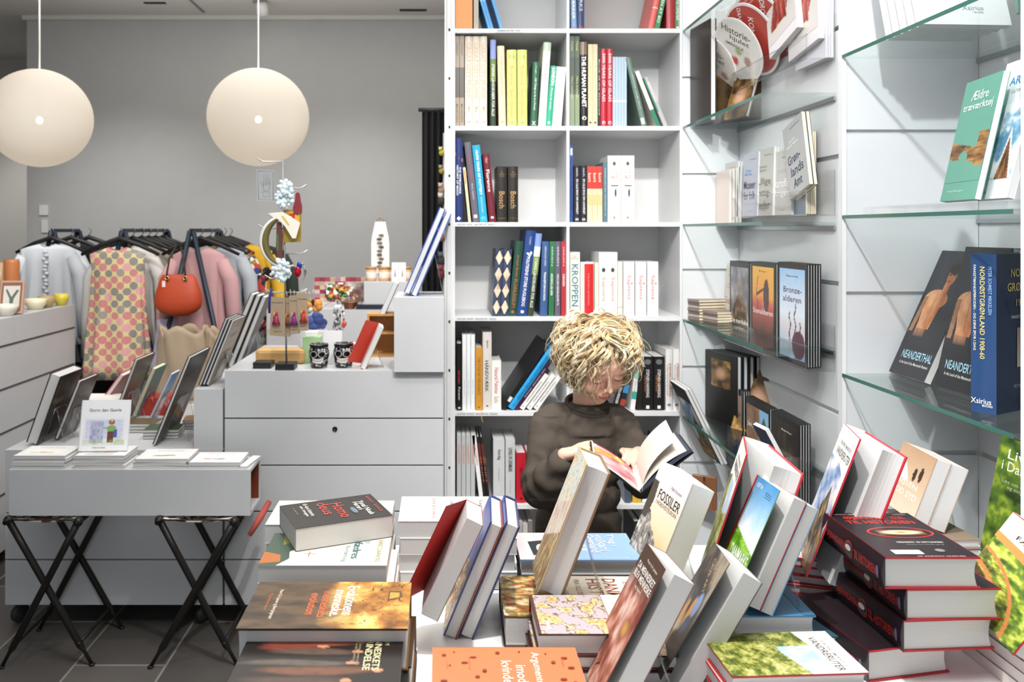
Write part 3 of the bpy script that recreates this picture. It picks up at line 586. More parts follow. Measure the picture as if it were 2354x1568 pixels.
def pic_warrior(u, v):
    c = ramp(fbm(u * 4, v * 5, 131), [(.3, '6d6a70'), (.6, '9c9aa0'), (.8, 'bdb9b8')])
    b = (((u - .5) / (.2 + .3 * (1 - v))) ** 2 + ((v - .25) / .36) ** 2) < 1; k = ramp(fbm(u * 14, v * 16, 4), [(.3, '241a16'), (.6, '6b4f3c'), (.8, 'a88a66')])
    c = np.where(b[:, None], k, c); h = ((u - .5) / .1) ** 2 + ((v - .66) / .09) ** 2 < 1; c = np.where(h[:, None], C('8a7a68'), c)
    for s in (-1, 1): hn = (np.abs(u - .5 - s * (.1 + .06 * np.sin((v - .66) * 9))) < .02) & (v > .66) & (v < .86); c = np.where(hn[:, None], C('8a6a50'), c)
    return c
def pic_archer(u, v):
    c = ramp(v + .2 * (fbm(u * 4, v * 6, 3) - .5), [(.0, '2c2a26'), (.22, '7a4a3c'), (.5, 'c85a50'), (.62, 'e8a040'), (1, 'f0b850')])
    b = (((u - .66) / .13) ** 2 + ((v - .62) / .22) ** 2) < 1; c = np.where(b[:, None], C('4a2c34'), c)
    a = (np.abs(v - .62 - (u - .2) * .25) < .02) & (u > .2) & (u < .62); c = np.where(a[:, None], C('4a2c34'), c)
    bow = np.abs(np.hypot((u - .5) * 1.1, v - .65) - .32) < .012; c = np.where((bow & (u < .3))[:, None], C('3a2620'), c)
    return c
def pic_fjord(u, v):
    c = ramp(v + .15 * (fbm(u * 3, v * 5, 7) - .5), [(0, '8fb4cc'), (.35, 'd6d2d8'), (.5, 'dfe9f4'), (1, '9ec6ec')])
    for a, h_ in ((.42, .52), (.62, .62), (.8, .42)): t = (np.abs(u - a + .03 * np.sin(v * 30)) < .02) & (v < h_) & (v > .2); c = np.where(t[:, None], C('4a3638'), c)
    b = (((u - .75) / .25) ** 2 + ((v - .16) / .16) ** 2) < 1; return np.where(b[:, None], C('5d3444'), c)
def pic_bogman(u, v):
    c = ramp(v + .1 * (fbm(u * 6, v * 8, 3) - .5), [(0, '2e3040'), (.25, '6a5c6a'), (.45, '9a7a68'), (1, 'b08c76')])
    b = (((u - .75) / .35) ** 2 + ((v - .2) / .25) ** 2) < 1; return np.where(b[:, None], C('3a4468'), c)
def pic_iron(u, v):
    c = ramp(fbm(u * 5, v * 8, 13), [(.3, '7a5c44'), (.7, 'a9876a')]); s = (u > .6) & (v > .62); c = np.where(s[:, None], C('8fc0e8'), c)
    h = s & (v < .62 + .3 * (1 - np.abs(u - .8) * 3)); c = np.where(h[:, None], C('3f6a34'), c); g = (u > .55) & (v < .5); c = np.where(g[:, None], C('6f8a44'), c)
    for a, b, w_, h_ in ((.2, .45, .12, .09), (.45, .3, .13, .2), (.75, .33, .13, .2)): d = ((u - a) / w_) ** 2 + ((v - b) / h_) ** 2; c = np.where((d < 1)[:, None], ramp(fbm(u * 20, v * 20, 5), [(.3, '3a2a24'), (.7, '7c5a48')]), c)
    return c
def pic_night(u, v):
    c = ramp(fbm(u * 26, v * 6, 15), [(.3, '14110f'), (.6, '332a22'), (.8, '5c4c3c')]); b = np.abs(v - .62) < .05; return mixc(c, np.broadcast_to(C('a08a70'), c.shape), np.where(b, .5 * fbm(u * 20, v * 40, 4), 0))
def pic_gold(u, v):
    c = ramp(fbm(u * 4, v * 6, 17), [(.3, '3c2c1e'), (.6, '8a6a3c'), (.8, 'd0a860')])
    d = ((u - .5) / .3) ** 2 + ((v - .5) / .25) ** 2; return mixc(c, np.broadcast_to(C('c89a80'), c.shape), 1.1 - d)
def pic_yarn(u, v):
    a = fbm(u * 26, v * 5 + u * 4, 19); c = ramp(a, [(.3, '5a1a18'), (.5, '9c2c24'), (.65, 'c4503c'), (.8, 'e0a090')])
    m = np.abs(u - .5 + .08 * np.sin(v * 9)) < .34 - .08 * (1 - v); m &= v > .12 + .06 * fbm(u * 9, u * 0, 2)
    return np.where(m[:, None], c, C('d9d4d0'))
def pic_leaves(u, v):
    c = ramp(fbm(u * 6, v * 9, 141), [(.3, '283c14'), (.55, '5a7a24'), (.75, 'a8b83c')])
    return c
def pic_bridge(u, v):
    c = ramp(fbm(u * 10, v * 14, 151), [(.3, '33501c'), (.5, '6b8a2c'), (.65, 'b8c84a'), (.8, 'd8dc80')])
    a = np.abs(np.hypot(u - 0, v - 0) - .78) < .025; b = np.abs(np.hypot(u, v) - .55) < .03; c = np.where((a | b)[:, None], C('c8834a'), c)
    ang = np.arctan2(v, u) * 16; r = np.hypot(u, v); z = (np.abs(((ang + r * 9) % 1.6) - .8) < .09) & (r > .55) & (r < .78); c = np.where(z[:, None], C('b0602c'), c)
    d = (r < .5) ; return np.where(d[:, None], ramp(fbm(u * 8, v * 8, 3), [(.3, '20180f'), (.7, '6b4a20')]), c)
def pic_desert(u, v):
    c = ramp(v + .2 * (fbm(u * 4, v * 8, 3) - .5), [(0, 'd8cab6'), (.5, 'c9b095'), (1, 'b09070')])
    for a, b, w_, h_ in ((.62, .62, .05, .1), (.78, .66, .05, .12)): d = ((u - a) / w_) ** 2 + ((v - b) / h_) ** 2; c = np.where((d < 1)[:, None], C('3a2820'), c)
    return c
def pic_eye(u, v):
    return ramp(1 - np.hypot((u - .5) * 2, (v - .5) * 2), [(0, '6b4326'), (.4, 'e8d2b8'), (.75, 'd0a860'), (1, '2a1a10')])
def pic_kids(seed, cols):
    def f(u, v):
        c = np.broadcast_to(C('f4f3f1'), (len(u), 3)).copy()
        for i, cc in enumerate(cols):
            cu = .22 + .56 * ((i * .37 + seed * .21) % 1); cv_ = .35 + .1 * ((i * .61) % 1); d = ((u - cu) / .13) ** 2 + ((v - cv_) / .09) ** 2 + (fbm(u * 9, v * 9, i + seed) - .5) * 1.6
            c = mixc(c, np.broadcast_to(C(cc), c.shape), (1 - d) * 1.6)
        return c
    return f
def pic_gorm(u, v):
    c = np.broadcast_to(C('eef0f6'), (len(u), 3)).copy(); n = fbm(u * 7, v * 7, 3)
    sky = (v > .22) & (v < .9) & (u > .05) & (u < .95); c = mixc(c, np.broadcast_to(C('b9c0e4'), c.shape), np.where(sky, n * .9, 0))
    s = (np.abs(u - .32) < .16) & (v < .85) & (v > .06); c = np.where(s[:, None], mixc(np.broadcast_to(C('c2c4dc'), c.shape), np.broadcast_to(C('9296b8'), c.shape), (fbm(u * 30, v * 8, 5) - .4) * 3), c)
    c = np.where((((u - .68) / .08) ** 2 + ((v - .82) / .1) ** 2 < 1)[:, None], C('a8644a'), c); c = np.where((((u - .68) / .035) ** 2 + ((v - .87) / .04) ** 2 < 1)[:, None], C('e0b8a0'), c)
    c = np.where((((u - .68) / .12) ** 2 + ((v - .58) / .12) ** 2 < 1)[:, None], C('86b060'), c); c = np.where(((np.abs(v - .6) < .025) & (u > .46) & (u < .6))[:, None], C('86b060'), c)
    c = np.where(((np.abs(u - .78) < .05) & (v > .25) & (v < .55))[:, None], C('4a62b0'), c); c = np.where(((np.abs(u - .66) < .08) & (v > .08) & (v < .48))[:, None], C('6b4030'), c)
    return mixc(c, np.broadcast_to(C('b8cc80'), c.shape), np.where(v < .2, n - .35, 0) * 2)

# ------------------------------------------------ white slat wall to the right, in two bays with glass shelves
X1, X2, YR1, YR2 = 1.116, 1.498, YB, 2.305
PANEL = mat('d9dcdf', .35, coat=.2)
def panels_y(name, x0, x1, Y, zs):   # faces the room
    mb = MB(); mb.box(x0, x1, Y + .012, Y + .03, 0, 2.88, mat('d3d5d7', .6))
    for a, b in zip(zs[:-1], zs[1:]): mb.box(x0 + .001, x1 - .001, Y, Y + .012, a + .007, b - .007, PANEL)
    return struct(name, mb)
def panels_x(name, y0, y1, X, zs):
    mb = MB(); mb.box(X + .012, X + .03, y0, y1, 0, 2.88, mat('d3d5d7', .6))
    for a, b in zip(zs[:-1], zs[1:]): mb.box(X, X + .012, y0 + .001, y1 - .001, a + .007, b - .007, PANEL)
    return struct(name, mb)
ZG = [1.42 - (y - 530) / PM for y in (1282, 1065, 845, 622, 402, 180, -45, -265)]
ZG = [.0] + ZG + [2.88]
panels_y('wall_niche_near_bookcase', .903, X1, YR1, ZG)
panels_x('wall_side_first_bay', YR2 + .02, YR1, X1, ZG)
ZH = [0, .35, .8, 1.243, 1.695, 2.12, 2.55, 2.88]
panels_y('wall_niche_second_bay', X1 + .012, X2, YR2, ZH)
panels_x('wall_side_second_bay', 1.62, YR2, X2, ZH)
struct('trim_2', MB().box(X1, X1 + .011, YR2 - .004, YR2 + .018, 0, 2.88, mat('e6e8ea', .4)))
post = MB().box(1.128, 1.50, 1.58, 1.61, 0, 2.88, mat('dde2ea', .35))
for i in range(12): post.box(1.1268, 1.1279, 1.592, 1.598, .3 + i * .2, .308 + i * .2, mat('777b80', .6))
struct('wall_end_panel', post)

def glass_shelf(x0, x1, y0, y1, z, label):
    t = empty('glass_shelf', label, 'glass shelf', ((x0 + x1) / 2, (y0 + y1) / 2, z), 'glass shelves on the white wall')
    M0 = Matrix.Translation((-(x0 + x1) / 2, -(y0 + y1) / 2, -z))
    o = MB().box(x0 + .0015, x1, y0, y1, z - .010, z, GLA).build('glass_plate', t); o.matrix_parent_inverse = M0
    o = MB().box(x0, x0 + .0014, y0, y1, z - .0098, z - .0002, GLE).build('polished_edge', t); o.matrix_parent_inverse = M0
    o = MB().box(x1 - .006, x1 - .001, y0, y1, z - .022, z - .0105, mat('b9bcbf', .3, 1)).build('shelf_rail', t); o.matrix_parent_inverse = M0
ZS1 = [1.42 - (y - 530) / PM for y in (70, 291, 515, 733, 955)]
for z, w_ in zip(ZS1, ('topmost', 'second', 'third', 'fourth', 'lowest')):
    glass_shelf(.905, X1 - .002, YR2 + .03, YR1 - .002, z, f'{w_} glass shelf with green edge in the bay beside the bookcase')
ZS2 = (1.909, 1.4625, 1.0225)
for z, w_ in zip(ZS2, ('upper', 'middle', 'lower')):
    glass_shelf(X1, X2 - .002, 1.615, YR2 - .002, z, f'{w_} long glass shelf with green edge in the right bay')

def rack(z, label, lip=.07, y0=2.335, y1=3.08):
    t = empty('acrylic_rack', label, 'display rack', (1.08, 2.7, z), 'acrylic book racks on the side wall'); M0 = Matrix.Translation((-1.08, -2.7, -z))
    m = MB(); xa, xb = 1.032, X1 - .004
    m.box(xa, xb, y0, y1, z, z + .004, ACR); m.box(xa, xa + .004, y0, y1, z + .004, z + lip, ACR)
    m.box(xb - .003, xb, y0, y1, z + .004, z + .13, ACR)
    o = m.build('tray', t); o.matrix_parent_inverse = M0
    for ya_ in (y0, y1 - .003): o = MB().box(xa, xb, ya_, ya_ + .003, z + .004, z + lip, ACR).build('end_plate', t); o.matrix_parent_inverse = M0
    m = MB(); m.box(xa - .0005, xa + .0045, y0, y1, z + lip, z + lip + .0015, ACRE); m.box(xa - .001, xa, y0, y0 + .003, z, z + lip, ACRE); m.box(xa - .001, xb, y0 - .001, y0, z - .0005, z + .002, ACRE)
    m.box(xa - .001, xa, y0, y1, z - .0005, z + .003, ACRE); m.box(xb - .003, xb, y0 - .001, y0, z, z + .13, ACRE)
    o = m.build('polished_edge', t); o.matrix_parent_inverse = M0
    m = MB()
    for yy in (y0 + .01, y1 - .02): m.lathe([(.0, 0), (.006, .001), (.005, .003), (.0, .004)], mat('c8c8c8', .3, 1), (0, 0, 0), 12)
    return t
rack(1.905, 'top clear acrylic rack holding round discs'); rack(1.463, 'second clear acrylic rack holding slim grey books')
rack(1.022, 'third clear acrylic rack holding tall black framed books'); rack(.56, 'lowest clear acrylic rack holding dark history books', y0=2.36)
for z0, z1, n in ((1.08, 1.455, 0), (1.54, 1.89, 0), (.63, 1.01, 0)):   # glossy panel the racks hang on
    pass

def wbook(label, y_near, w, h, t, x, z, lean, col, deco, yaw=0, tiltn=0, **k):
    """book on the side wall, front cover facing the room (-x); near edge at y_near"""
    ty = Vector((math.cos(lean), 0, -math.sin(lean))); up_ = Vector((math.sin(lean), 0, math.cos(lean))); ax = Vector((0, -1, 0))
    if tiltn: Rm = Matrix.Rotation(tiltn, 3, 'X'); ax, ty, up_ = Rm @ ax, Rm @ ty, Rm @ up_
    return book(label, h, w, t, basis(Vector((x, y_near + w, z + .0006)) + Vector((0, 0, t * math.sin(lean))), ax, ty, up_), col, deco, **k)
TH = .0095
def pile(kind, n, y, w, h, x, z, col, deco, desc, lean=0, th=TH, dx=0, **k):
    for i in range(n):
        nm = 'front copy' if i == 0 else ['second copy', 'third copy', 'fourth copy', 'rearmost copy'][min(i - 1, 3)]
        wbook(f'{nm} of {desc}', y + .004 * i, w, h, th - .0006, x + i * (th + dx), z, lean, col, deco if i == 0 else (), group=desc, **k)
BK = '1b1a1b'
# third rack
zz = 1.0262
pile('b', 5, 2.35, .205, .297, 1.040, zz, BK, [('g', 'front', .07, .05, .93, .94, pic_fjord, 40, 60), ('t', 'front', 'Bronze-', .52, .73, .62, .06, '4a2230'), ('t', 'front', 'alderen', .5, .64, .62, .06, '4a2230'), ('t', 'front', 'Sanne', .5, .87, .4, .02, '444'  * 2)], 'tall history book with a pale sky cover in the third rack', hard=True)
pile('s', 4, 2.572, .205, .29, 1.040, zz, '1f2b26', [('g', 'front', .07, .12, .93, .95, pic_archer, 40, 60), ('t', 'front', 'Stenalderen', .5, .45, .8, .06, 'f4eef0'), ('t', 'front', 'Per', .5, .9, .3, .02, '303030')], 'tall history book with an orange archer cover in the third rack')
pile('n', 4, 2.79, .19, .285, 1.040, zz, '2a2627', [('g', 'front', .06, .1, .94, .93, pic_warrior, 40, 60), ('t', 'front', 'De nordiske', .5, .27, .86, .06, 'ffffff'), ('t', 'front', 'guder', .5, .185, .45, .06, 'ffffff')], 'tall history book with a horned warrior cover in the third rack')
wbook('slim cream book with brown serif letters at the far end of the third rack', 2.985, .085, .265, .012, 1.045, zz, .05, 'd8cfc6', [('t', 'front', 'Grund', .5, .52, .8, .1, 'a5907e'), ('t', 'front', 'loven', .5, .37, .8, .1, 'a5907e'), ('t', 'front', 'Bertel\nNygaard', .4, .72, .4, .08, 'c9a080'), ('t', 'front', 'danmarkshistorier', .6, .87, .5, .015, '222222')], hard=False)
# second rack
zz = 1.4672; GR = 'b3b5b6'
for i, (y, x, lean, tn, col, words, cc, au, ac, h) in enumerate((
    (2.93, 1.045, .03, 0, 'c4c3c0', ('Turist', 'landet'), 'd88a86', 'Mar\nFrandk', '5aa0dc', .2),
    (2.74, 1.045, .03, 0, 'b3b6c4', ('Museer', 'for folk'), '4a2f45', 'Thomas\nBloch Ravn', '5a9ae0', .215),
    (2.625, 1.050, .03, 0, 'b9bab4', ('Ulige', 'rettig-', 'heder'), '7c7764', 'Dorthe\nJensen', '9a9a88', .22),
    (2.50, 1.058, .02, 0, 'bdbcba', ('kartoffel', 'krigen'), 'f4f4f4', 'Jeppe', 'd0d0d0', .2))):
    deco = [('t', 'front', w_, .45, .5 - .17 * k, .8, .13, cc) for k, w_ in enumerate(words)] + [('t', 'front', au, .35, .7, .5, .1, ac), ('t', 'front', 'danmarkshistorier', .62, .9, .45, .014, '222222'), ('t', 'front', 'AARHUS', .5, .08, .3, .012, '777777')]
    nm = ('pinkish', 'dark plum', 'olive', 'white')[i]
    wbook(f'slim grey book with {nm} stretched letters in the second rack', y, .13, h, .0095, x, zz, lean, col, deco, hard=False)
    wbook(f'copy behind the grey book with {nm} letters in the second rack', y + .004, .13, h - .002, .0095, x + .0105, zz, lean, 'a9b4c4' if i < 2 else 'cdbfae', (), hard=False)
    wbook(f'last copy behind the grey book with {nm} letters in the second rack', y + .008, .13, h - .004, .0095, x + .0212, zz, lean, '9fb6cc' if i < 2 else 'd8d2c4', (), hard=False)
def slantbook(label, ynear, ztop_shift, x, col, deco, h=.205, w=.13, t=.011, z=1.4672, a=.33, lean=.04, **k):
    # standing in the rack but slumped backwards along the wall
    ax = Vector((0, -math.cos(a), -math.sin(a))); up_ = Vector((math.sin(lean), math.sin(a), math.cos(a))).normalized(); ty = up_.cross(ax).normalized()
    ax = ty.cross(up_)
    o = Vector((x, ynear + w * math.cos(a), z + .001 + w * math.sin(a)))
    return book(label, h, w, t, basis(o, ax, ty, up_), col, deco, hard=False, **k)
gd = [('t', 'front', 'Grøn-', .42, .5, .62, .13, '2f4258'), ('t', 'front', 'lands', .52, .33, .62, .13, '2f4258'), ('t', 'front', 'Amt', .5, .16, .42, .13, '2f4258'), ('t', 'front', 'Jens Erik\nWendel Hansen', .4, .72, .6, .1, 'eef0f4'), ('t', 'front', 'danmarkshistorier', .62, .92, .5, .015, '222222')]
slantbook('foremost slanting grey book with dark blue letters in the second rack', 2.345, 0, 1.040, 'a9abab', gd, paper='c', h=.23)
slantbook('slanting copy behind the grey book with dark blue letters', 2.343, 0, 1.052, '2f3a4c', (), paper='c', h=.23)
for i in range(5):
    wbook(('first', 'second', 'third', 'fourth', 'fifth')[i] + ' thin upright booklet against the wall behind the slanting grey books', 2.42 + .005 * i, .13, .245, .0075, 1.066 + i * .0085, zz, 0, ('3c5a78', '6a3a34', 'c9c4ba', 'cbb9a4', '40302a')[i], (), paper='c', hard=False)
# lowest rack
zz = .5642
pile('m', 4, 2.40, .205, .29, 1.040, zz, BK, [('g', 'front', .05, .03, .95, .95, pic_night, 40, 60), ('t', 'front', 'Mads Ravn', .55, .86, .35, .02, 'eeeeee'), ('t', 'front', 'Helheim', .5, .15, .6, .04, 'eeeeee')], 'dark glossy history book nearest to us in the lowest rack')
pile('j', 3, 2.62, .205, .29, 1.040, zz, BK, [('g', 'front', .04, .05, .96, .93, pic_iron, 40, 60), ('t', 'front', 'Jernalderen', .52, .70, .9, .07, 'ffffff')], 'brown history book with a hut and portraits in the lowest rack')
pile('g', 3, 2.85, .17, .30, 1.040, zz, BK, [('g', 'front', .08, .05, .92, .93, pic_bogman, 40, 60), ('t', 'front', 'Grauballe-', .5, .72, .78, .07, '3a2c2c'), ('t', 'front', 'manden', .45, .62, .62, .07, '3a2c2c')], 'tan history book with a blue figure in the lowest rack')
# discs in the top rack
def pic_wheel(kind):
    def f(u, v):
        base = {'red': 'b8463c', 'white': 'e4e2dc', 'cream': 'e2dcd2'}[kind]; c = np.broadcast_to(C(base), (len(u), 3)).copy(); n = fbm(u * 9, v * 9, {'red': 1, 'white': 2, 'cream': 3}[kind])
        for i, cc in enumerate(('9a9ab8', 'a8b47a', 'b09080', 'c05a4c', 'd8d8d4')):
            a, b = .25 + .5 * ((i * .41 + .1) % 1), .15 + .35 * ((i * .73 + .2) % 1)
            d = ((u - a) / .1) ** 2 + ((v - b) / .08) ** 2 + (n - .5) * 2; c = mixc(c, np.broadcast_to(C(cc if kind != 'red' else 'f0ece8'), c.shape), (1 - d) * (2 if kind != 'red' or i in (1, 3) else 0))
        return c
    return f
def disc(label, y, x, z, r, kind, words, cc):
    ty = Vector((.86, .17, .46)).normalized(); ax = Vector((.42, -.70, -.50)); ax = (ax - ty * ax.dot(ty)).normalized(); up_ = ax.cross(ty)
    M = basis(Vector((x, y, z)), ax, ty, up_); rt = empty('history_wheel', label, 'cardboard disc', M=M, group='round cardboard discs in the top rack')
    m = MB(); n = 48; pts = [(r * math.cos(6.2832 * i / n), r * math.sin(6.2832 * i / n)) for i in range(n)]
    m.prism(pts, 0, .003, mat('efeeee', .4)); m.build('disc', rt)
    g = MB(); g.col = []; rr = r * .93; k = 14; vs = [(0, -.0004, 0)]; 
    for j in range(1, k + 1):
        for i in range(n): vs.append((rr * j / k * math.cos(6.2832 * i / n), -.0004, rr * j / k * math.sin(6.2832 * i / n)))
    fs = [(0, 1 + i, 1 + (i + 1) % n) for i in range(n)] + [(1 + (j - 1) * n + i, 1 + j * n + i, 1 + j * n + (i + 1) % n, 1 + (j - 1) * n + (i + 1) % n) for j in range(1, k) for i in range(n)]
    A = np.array(vs); g.col.append((0, pic_wheel(kind)(A[:, 0] / r / 2 + .5, A[:, 2] / r / 2 + .5))); g.add(vs, fs, vcol_mat(.35)); g.build('printed_face', rt)
    T = MB()
    for (s, u, v, L, Hh, rot) in words:
        gl, f2 = glyphs(s); q = math.radians(rot); x_, z_ = gl[:, 0] * L * r, gl[:, 1] * Hh * r
        T.add(np.stack([u * r + x_ * math.cos(q) - z_ * math.sin(q), np.full(len(gl), -.0008), v * r + x_ * math.sin(q) + z_ * math.cos(q)], 1), f2, mat(cc))
    T.build('lettering', rt)
z0 = 1.9095
disc('cream round disc farthest left with grey letters in the top rack', 3.00, .995, 2.022, .108, 'cream', [('Oldtids-', -.1, .45, 1.0, .22, 0), ('hjulet', .05, .2, .8, .22, 0)], '6a6660')
disc('white round disc behind the cream disc in the top rack', 2.97, 1.004, 2.034, .108, 'white', [('hjulet', 0, .5, .8, .2, 0)], '6a8a66')
disc('white round disc with dark letters in front of the red discs', 2.84, 1.020, 2.040, .118, 'white', [('Historie-', -.1, .55, 1.2, .22, 0), ('hjulet', .05, .3, .8, .2, 0), ('SMÅFOLK', -.15, .1, .8, .12, 0)], '55524e')
disc('lower red round disc with white capitals in the top rack', 2.78, 1.042, 2.062, .130, 'red', [('KONGER', .05, .2, .9, .2, -80), ('DANMARKS', -.4, .35, .8, .15, -80)], 'f0ece8')
disc('upper red round disc behind the other red disc', 2.74, 1.060, 2.082, .136, 'red', [('DRONNINGER', .1, .3, 1.1, .18, -80)], 'f0ece8')
slantbook('magazine with red yarn on the cover leaning in the top rack', 2.44, 0, 1.045, 'e4e0e4', [('g', 'front', 0, .12, 1, 1, pic_yarn, 40, 60)], h=.30, w=.2, t=.02, z=1.9095, a=.28)
slantbook('second magazine with red yarn nearest to us in the top rack', 2.345, 0, 1.068, 'e4e0e4', [('g', 'front', 0, .12, 1, 1, pic_yarn, 40, 60)], h=.31, w=.2, t=.016, z=1.9095, a=.14)
for i in range(3): wbook(('first', 'second', 'third')[i] + ' pale magazine upright against the wall in the top rack', 2.342, .2, .3, .007, 1.0885 + i * .0078, z0, 0, ('dcdce6', 'c6c2d0', 'e8e8ec')[i], (), hard=False)
# things on the glass shelves in the first bay
ZSm = dict(zip('abcde', ZS1))
book('tall dark brown volume standing in the upper niche beside the bookcase', .36, .17, .022, basis((.93, 3.09, ZSm['b'] + .0005), (math.sin(.12), -math.cos(.12), 0), (math.cos(.12), math.sin(.12), 0), (0, 0, 1)), '2c2420', [('t', 'spine', 'MALERI', .5, .5, .3, .4, '8a7a6a', -90)])
book('dark cave picture book standing in the upper niche behind the discs', .355, .25, .012, basis((.962, 3.08, ZSm['b'] + .0005), (.62, -.785, 0), (.785, .62, 0), (0, 0, 1)), '2a1d12', [('g', 'front', .0, .0, 1, 1, pic_cave, 40, 60), ('p', 'front', [(.45, .15), (.6, .3), (.75, .38), (.9, .3), (.8, .15), (.6, .1)], '1d2a1c')])
book('brown book on an acrylic stand at the edge of the upper niche shelf', .16, .12, .015, basis((1.0, 2.93, ZSm['b'] + .0005), (.3, -.95, 0), (.9, .28, -.3), (.28, .1, .95)), '5a4a38', [('g', 'front', 0, 0, 1, 1, pic_gold, 24, 30)])
for j, (xx, yy, n) in enumerate(((.945, 3.03, 7), (.985, 2.95, 4))):
    for i in range(n):
        z = ZSm['d'] + .0005 + i * (.011 if j == 0 else .010); w_ = .12; hh = .14
        book(f'{nth(n - 1 - i, n)} small booklet in the {"taller" if j == 0 else "lower"} flat pile on the niche shelf', hh, w_, .0096, basis((xx + (0 if j == 0 else 0) + random.uniform(-.002, .002), yy, z + .0096), (.96, .28, 0), (0, 0, -1), (-.28, .96, 0)), ('8a7a70', 'b0a69c', '6a5c58')[i % 3], (), hard=False, group='small booklets piled flat on the niche glass shelf', paper='c')
for i in range(3): book(('first', 'second', 'third')[i] + ' thin pale booklet standing at the back of the niche shelf', .21, .14, .007, basis((1.068 + i * .009, 3.085, ZSm['d'] + .0005), (0, -1, 0), (1, 0, 0), (0, 0, 1)), ('d8d8d0', 'b9c4bc', 'cbc8c0')[i], (), hard=False)
for i in range(4): book(('leftmost', 'second', 'third', 'rightmost')[i] + ' pale slim booklet with faded red spine standing on the middle niche shelf', .19 + .004 * i, .14, .009, basis((1.02 + i * .0115, 3.07, ZSm['c'] + .0005), (0, -1, 0), (1, 0, 0), (0, 0, 1)), ('e2d2c8', 'e8dcd0', 'dcc8c0', 'e8e2d8')[i], (), hard=False)
for i, c_ in enumerate(('22211f', '1f2a38', '2c2c2a', '181717')):
    book(('first', 'second', 'third', 'fourth')[i] + ' black art book with gold letters standing on the lowest niche shelf', .25, .2, .018, basis((.985 + i * .022, 3.085, ZSm['e'] + .0005), (.25, -.968, 0), (.968, .25, 0), (0, 0, 1)), c_, [('t', 'spine', 'GULD', .5, .45, .3, .5, 'b08a3c', -90), ('g', 'front', .2, .5, .8, .9, pic_gold, 16, 20)])
book('golden framed picture book leaning on the lowest niche shelf', .23, .16, .012, basis((1.015, 2.90, ZSm['e'] + .001), (.5, -.866, 0), (.80, .46, -.38), (.33, .19, .92)), 'b08c50', [('g', 'front', .03, .03, .97, .97, pic_gold, 30, 40)])
for i in range(2): slantbook(('front', 'rear')[i] + ' copy of the dark landscape book tilting out of the lowest rack', 2.93 + .004 * i, 0, .985 + i * .014, '1a1614', [('g', 'front', .05, .03, .95, .8, pic_mountain, 30, 40)] if i == 0 else (), h=.30, w=.17, t=.012, z=.60, a=-.05, lean=-.52, rough=.75)
# second bay: books on the glass shelves
def fbook(label, x, y, z, yaw, back, h, w, t, col, deco, roll=0, **k):
    """front cover facing us, turned by yaw (degrees, to the left) and leaning back"""
    q = R(yaw); ax = Vector((math.cos(q), -math.sin(q), 0)); n = Vector((math.sin(q), math.cos(q), 0)); u = Vector((0, 0, 1))
    ty = n * math.cos(R(back)) - u * math.sin(R(back)); up_ = u * math.cos(R(back)) + n * math.sin(R(back))
    if roll:
        Rm = Matrix.Rotation(R(roll), 3, ty); ax, up_ = Rm @ ax, Rm @ up_
    lo = min(0, ax.z * w) + t * min(0, ty.z)
    return book(label, h, w, t, basis(Vector((x, y, z - lo + .0006)), ax, ty, up_), col, deco, **k)
NT = [('g', 'front', 0, .22, 1, 1, pic_torso, 110, 150), ('t', 'front', 'NEANDERTHAL', .56, .165, .82, .062, '9cc8d8'), ('t', 'front', 'In the Land of the Mammoth Hunters', .56, .10, .78, .022, 'd8d8d8')]
z = 1.0225
fbook('left dark book with a bare chested figure, leaning on the lower right glass shelf', 1.237, 2.285, z, 90, 24, .365, .165, .02, '2b2c2f', NT, hard=False)
fbook('dark book with a bare chested figure just behind the blue volume', 1.255, 2.105, z, 90, 13, .36, .175, .022, '2b2c2f', NT, hard=False)
for i in range(4): fbook(('first', 'second', 'third', 'rearmost')[i] + ' spare copy behind the bare chested figure book next to the blue volume', 1.281 + .0215 * i, 2.108 + .002 * i, z, 90, 13, .36 - .001 * i, .175, .018, '232427', (), hard=False, group='spare copies of the dark figure book on the lower right glass shelf')
book('thick blue volume with gold capitals standing on the lower right glass shelf', .346, .2, .052, basis((1.193, 1.777, z + .0005), (math.cos(R(30)), math.sin(R(30)), 0), (-math.sin(R(30)), math.cos(R(30)), 0), (0, 0, 1)), '1c2b47',
     [('t', 'spine', 'NORDØSTGRØNLAND 1908-60', .5, .63, .58, .2, 'd8c67a', -90), ('t', 'spine', 'FANGSTMANDSPERIODEN - OG DENS SPOR I DAG', .2, .66, .54, .1, 'e6e2c8', -90), ('t', 'spine', 'PETER SCHMIDT MIKKELSEN', .8, .77, .3, .14, '8fb0dc', -90), ('t', 'spine', 'Xsirius', .45, .075, .8, .035, 'f2f4f8'), ('t', 'spine', 'BOOKS', .7, .048, .4, .014, 'f2f4f8'),
      ('t', 'front', 'NORDØST-', .62, .88, .66, .055, 'cdb56a'), ('t', 'front', 'GRØNLAND', .58, .79, .72, .055, 'cdb56a'), ('t', 'front', '1908-60', .6, .69, .4, .045, 'cdb56a'), ('t', 'front', 'FANGSTMANDSPERIODEN', .6, .6, .6, .02, 'c8ccd4'), ('g', 'front', .42, .28, .9, .53, pic_desert, 20, 20), ('t', 'front', 'PETER SCHMIDT', .6, .16, .5, .02, '9fb0c8')], spine='2b4873', rough=.28)
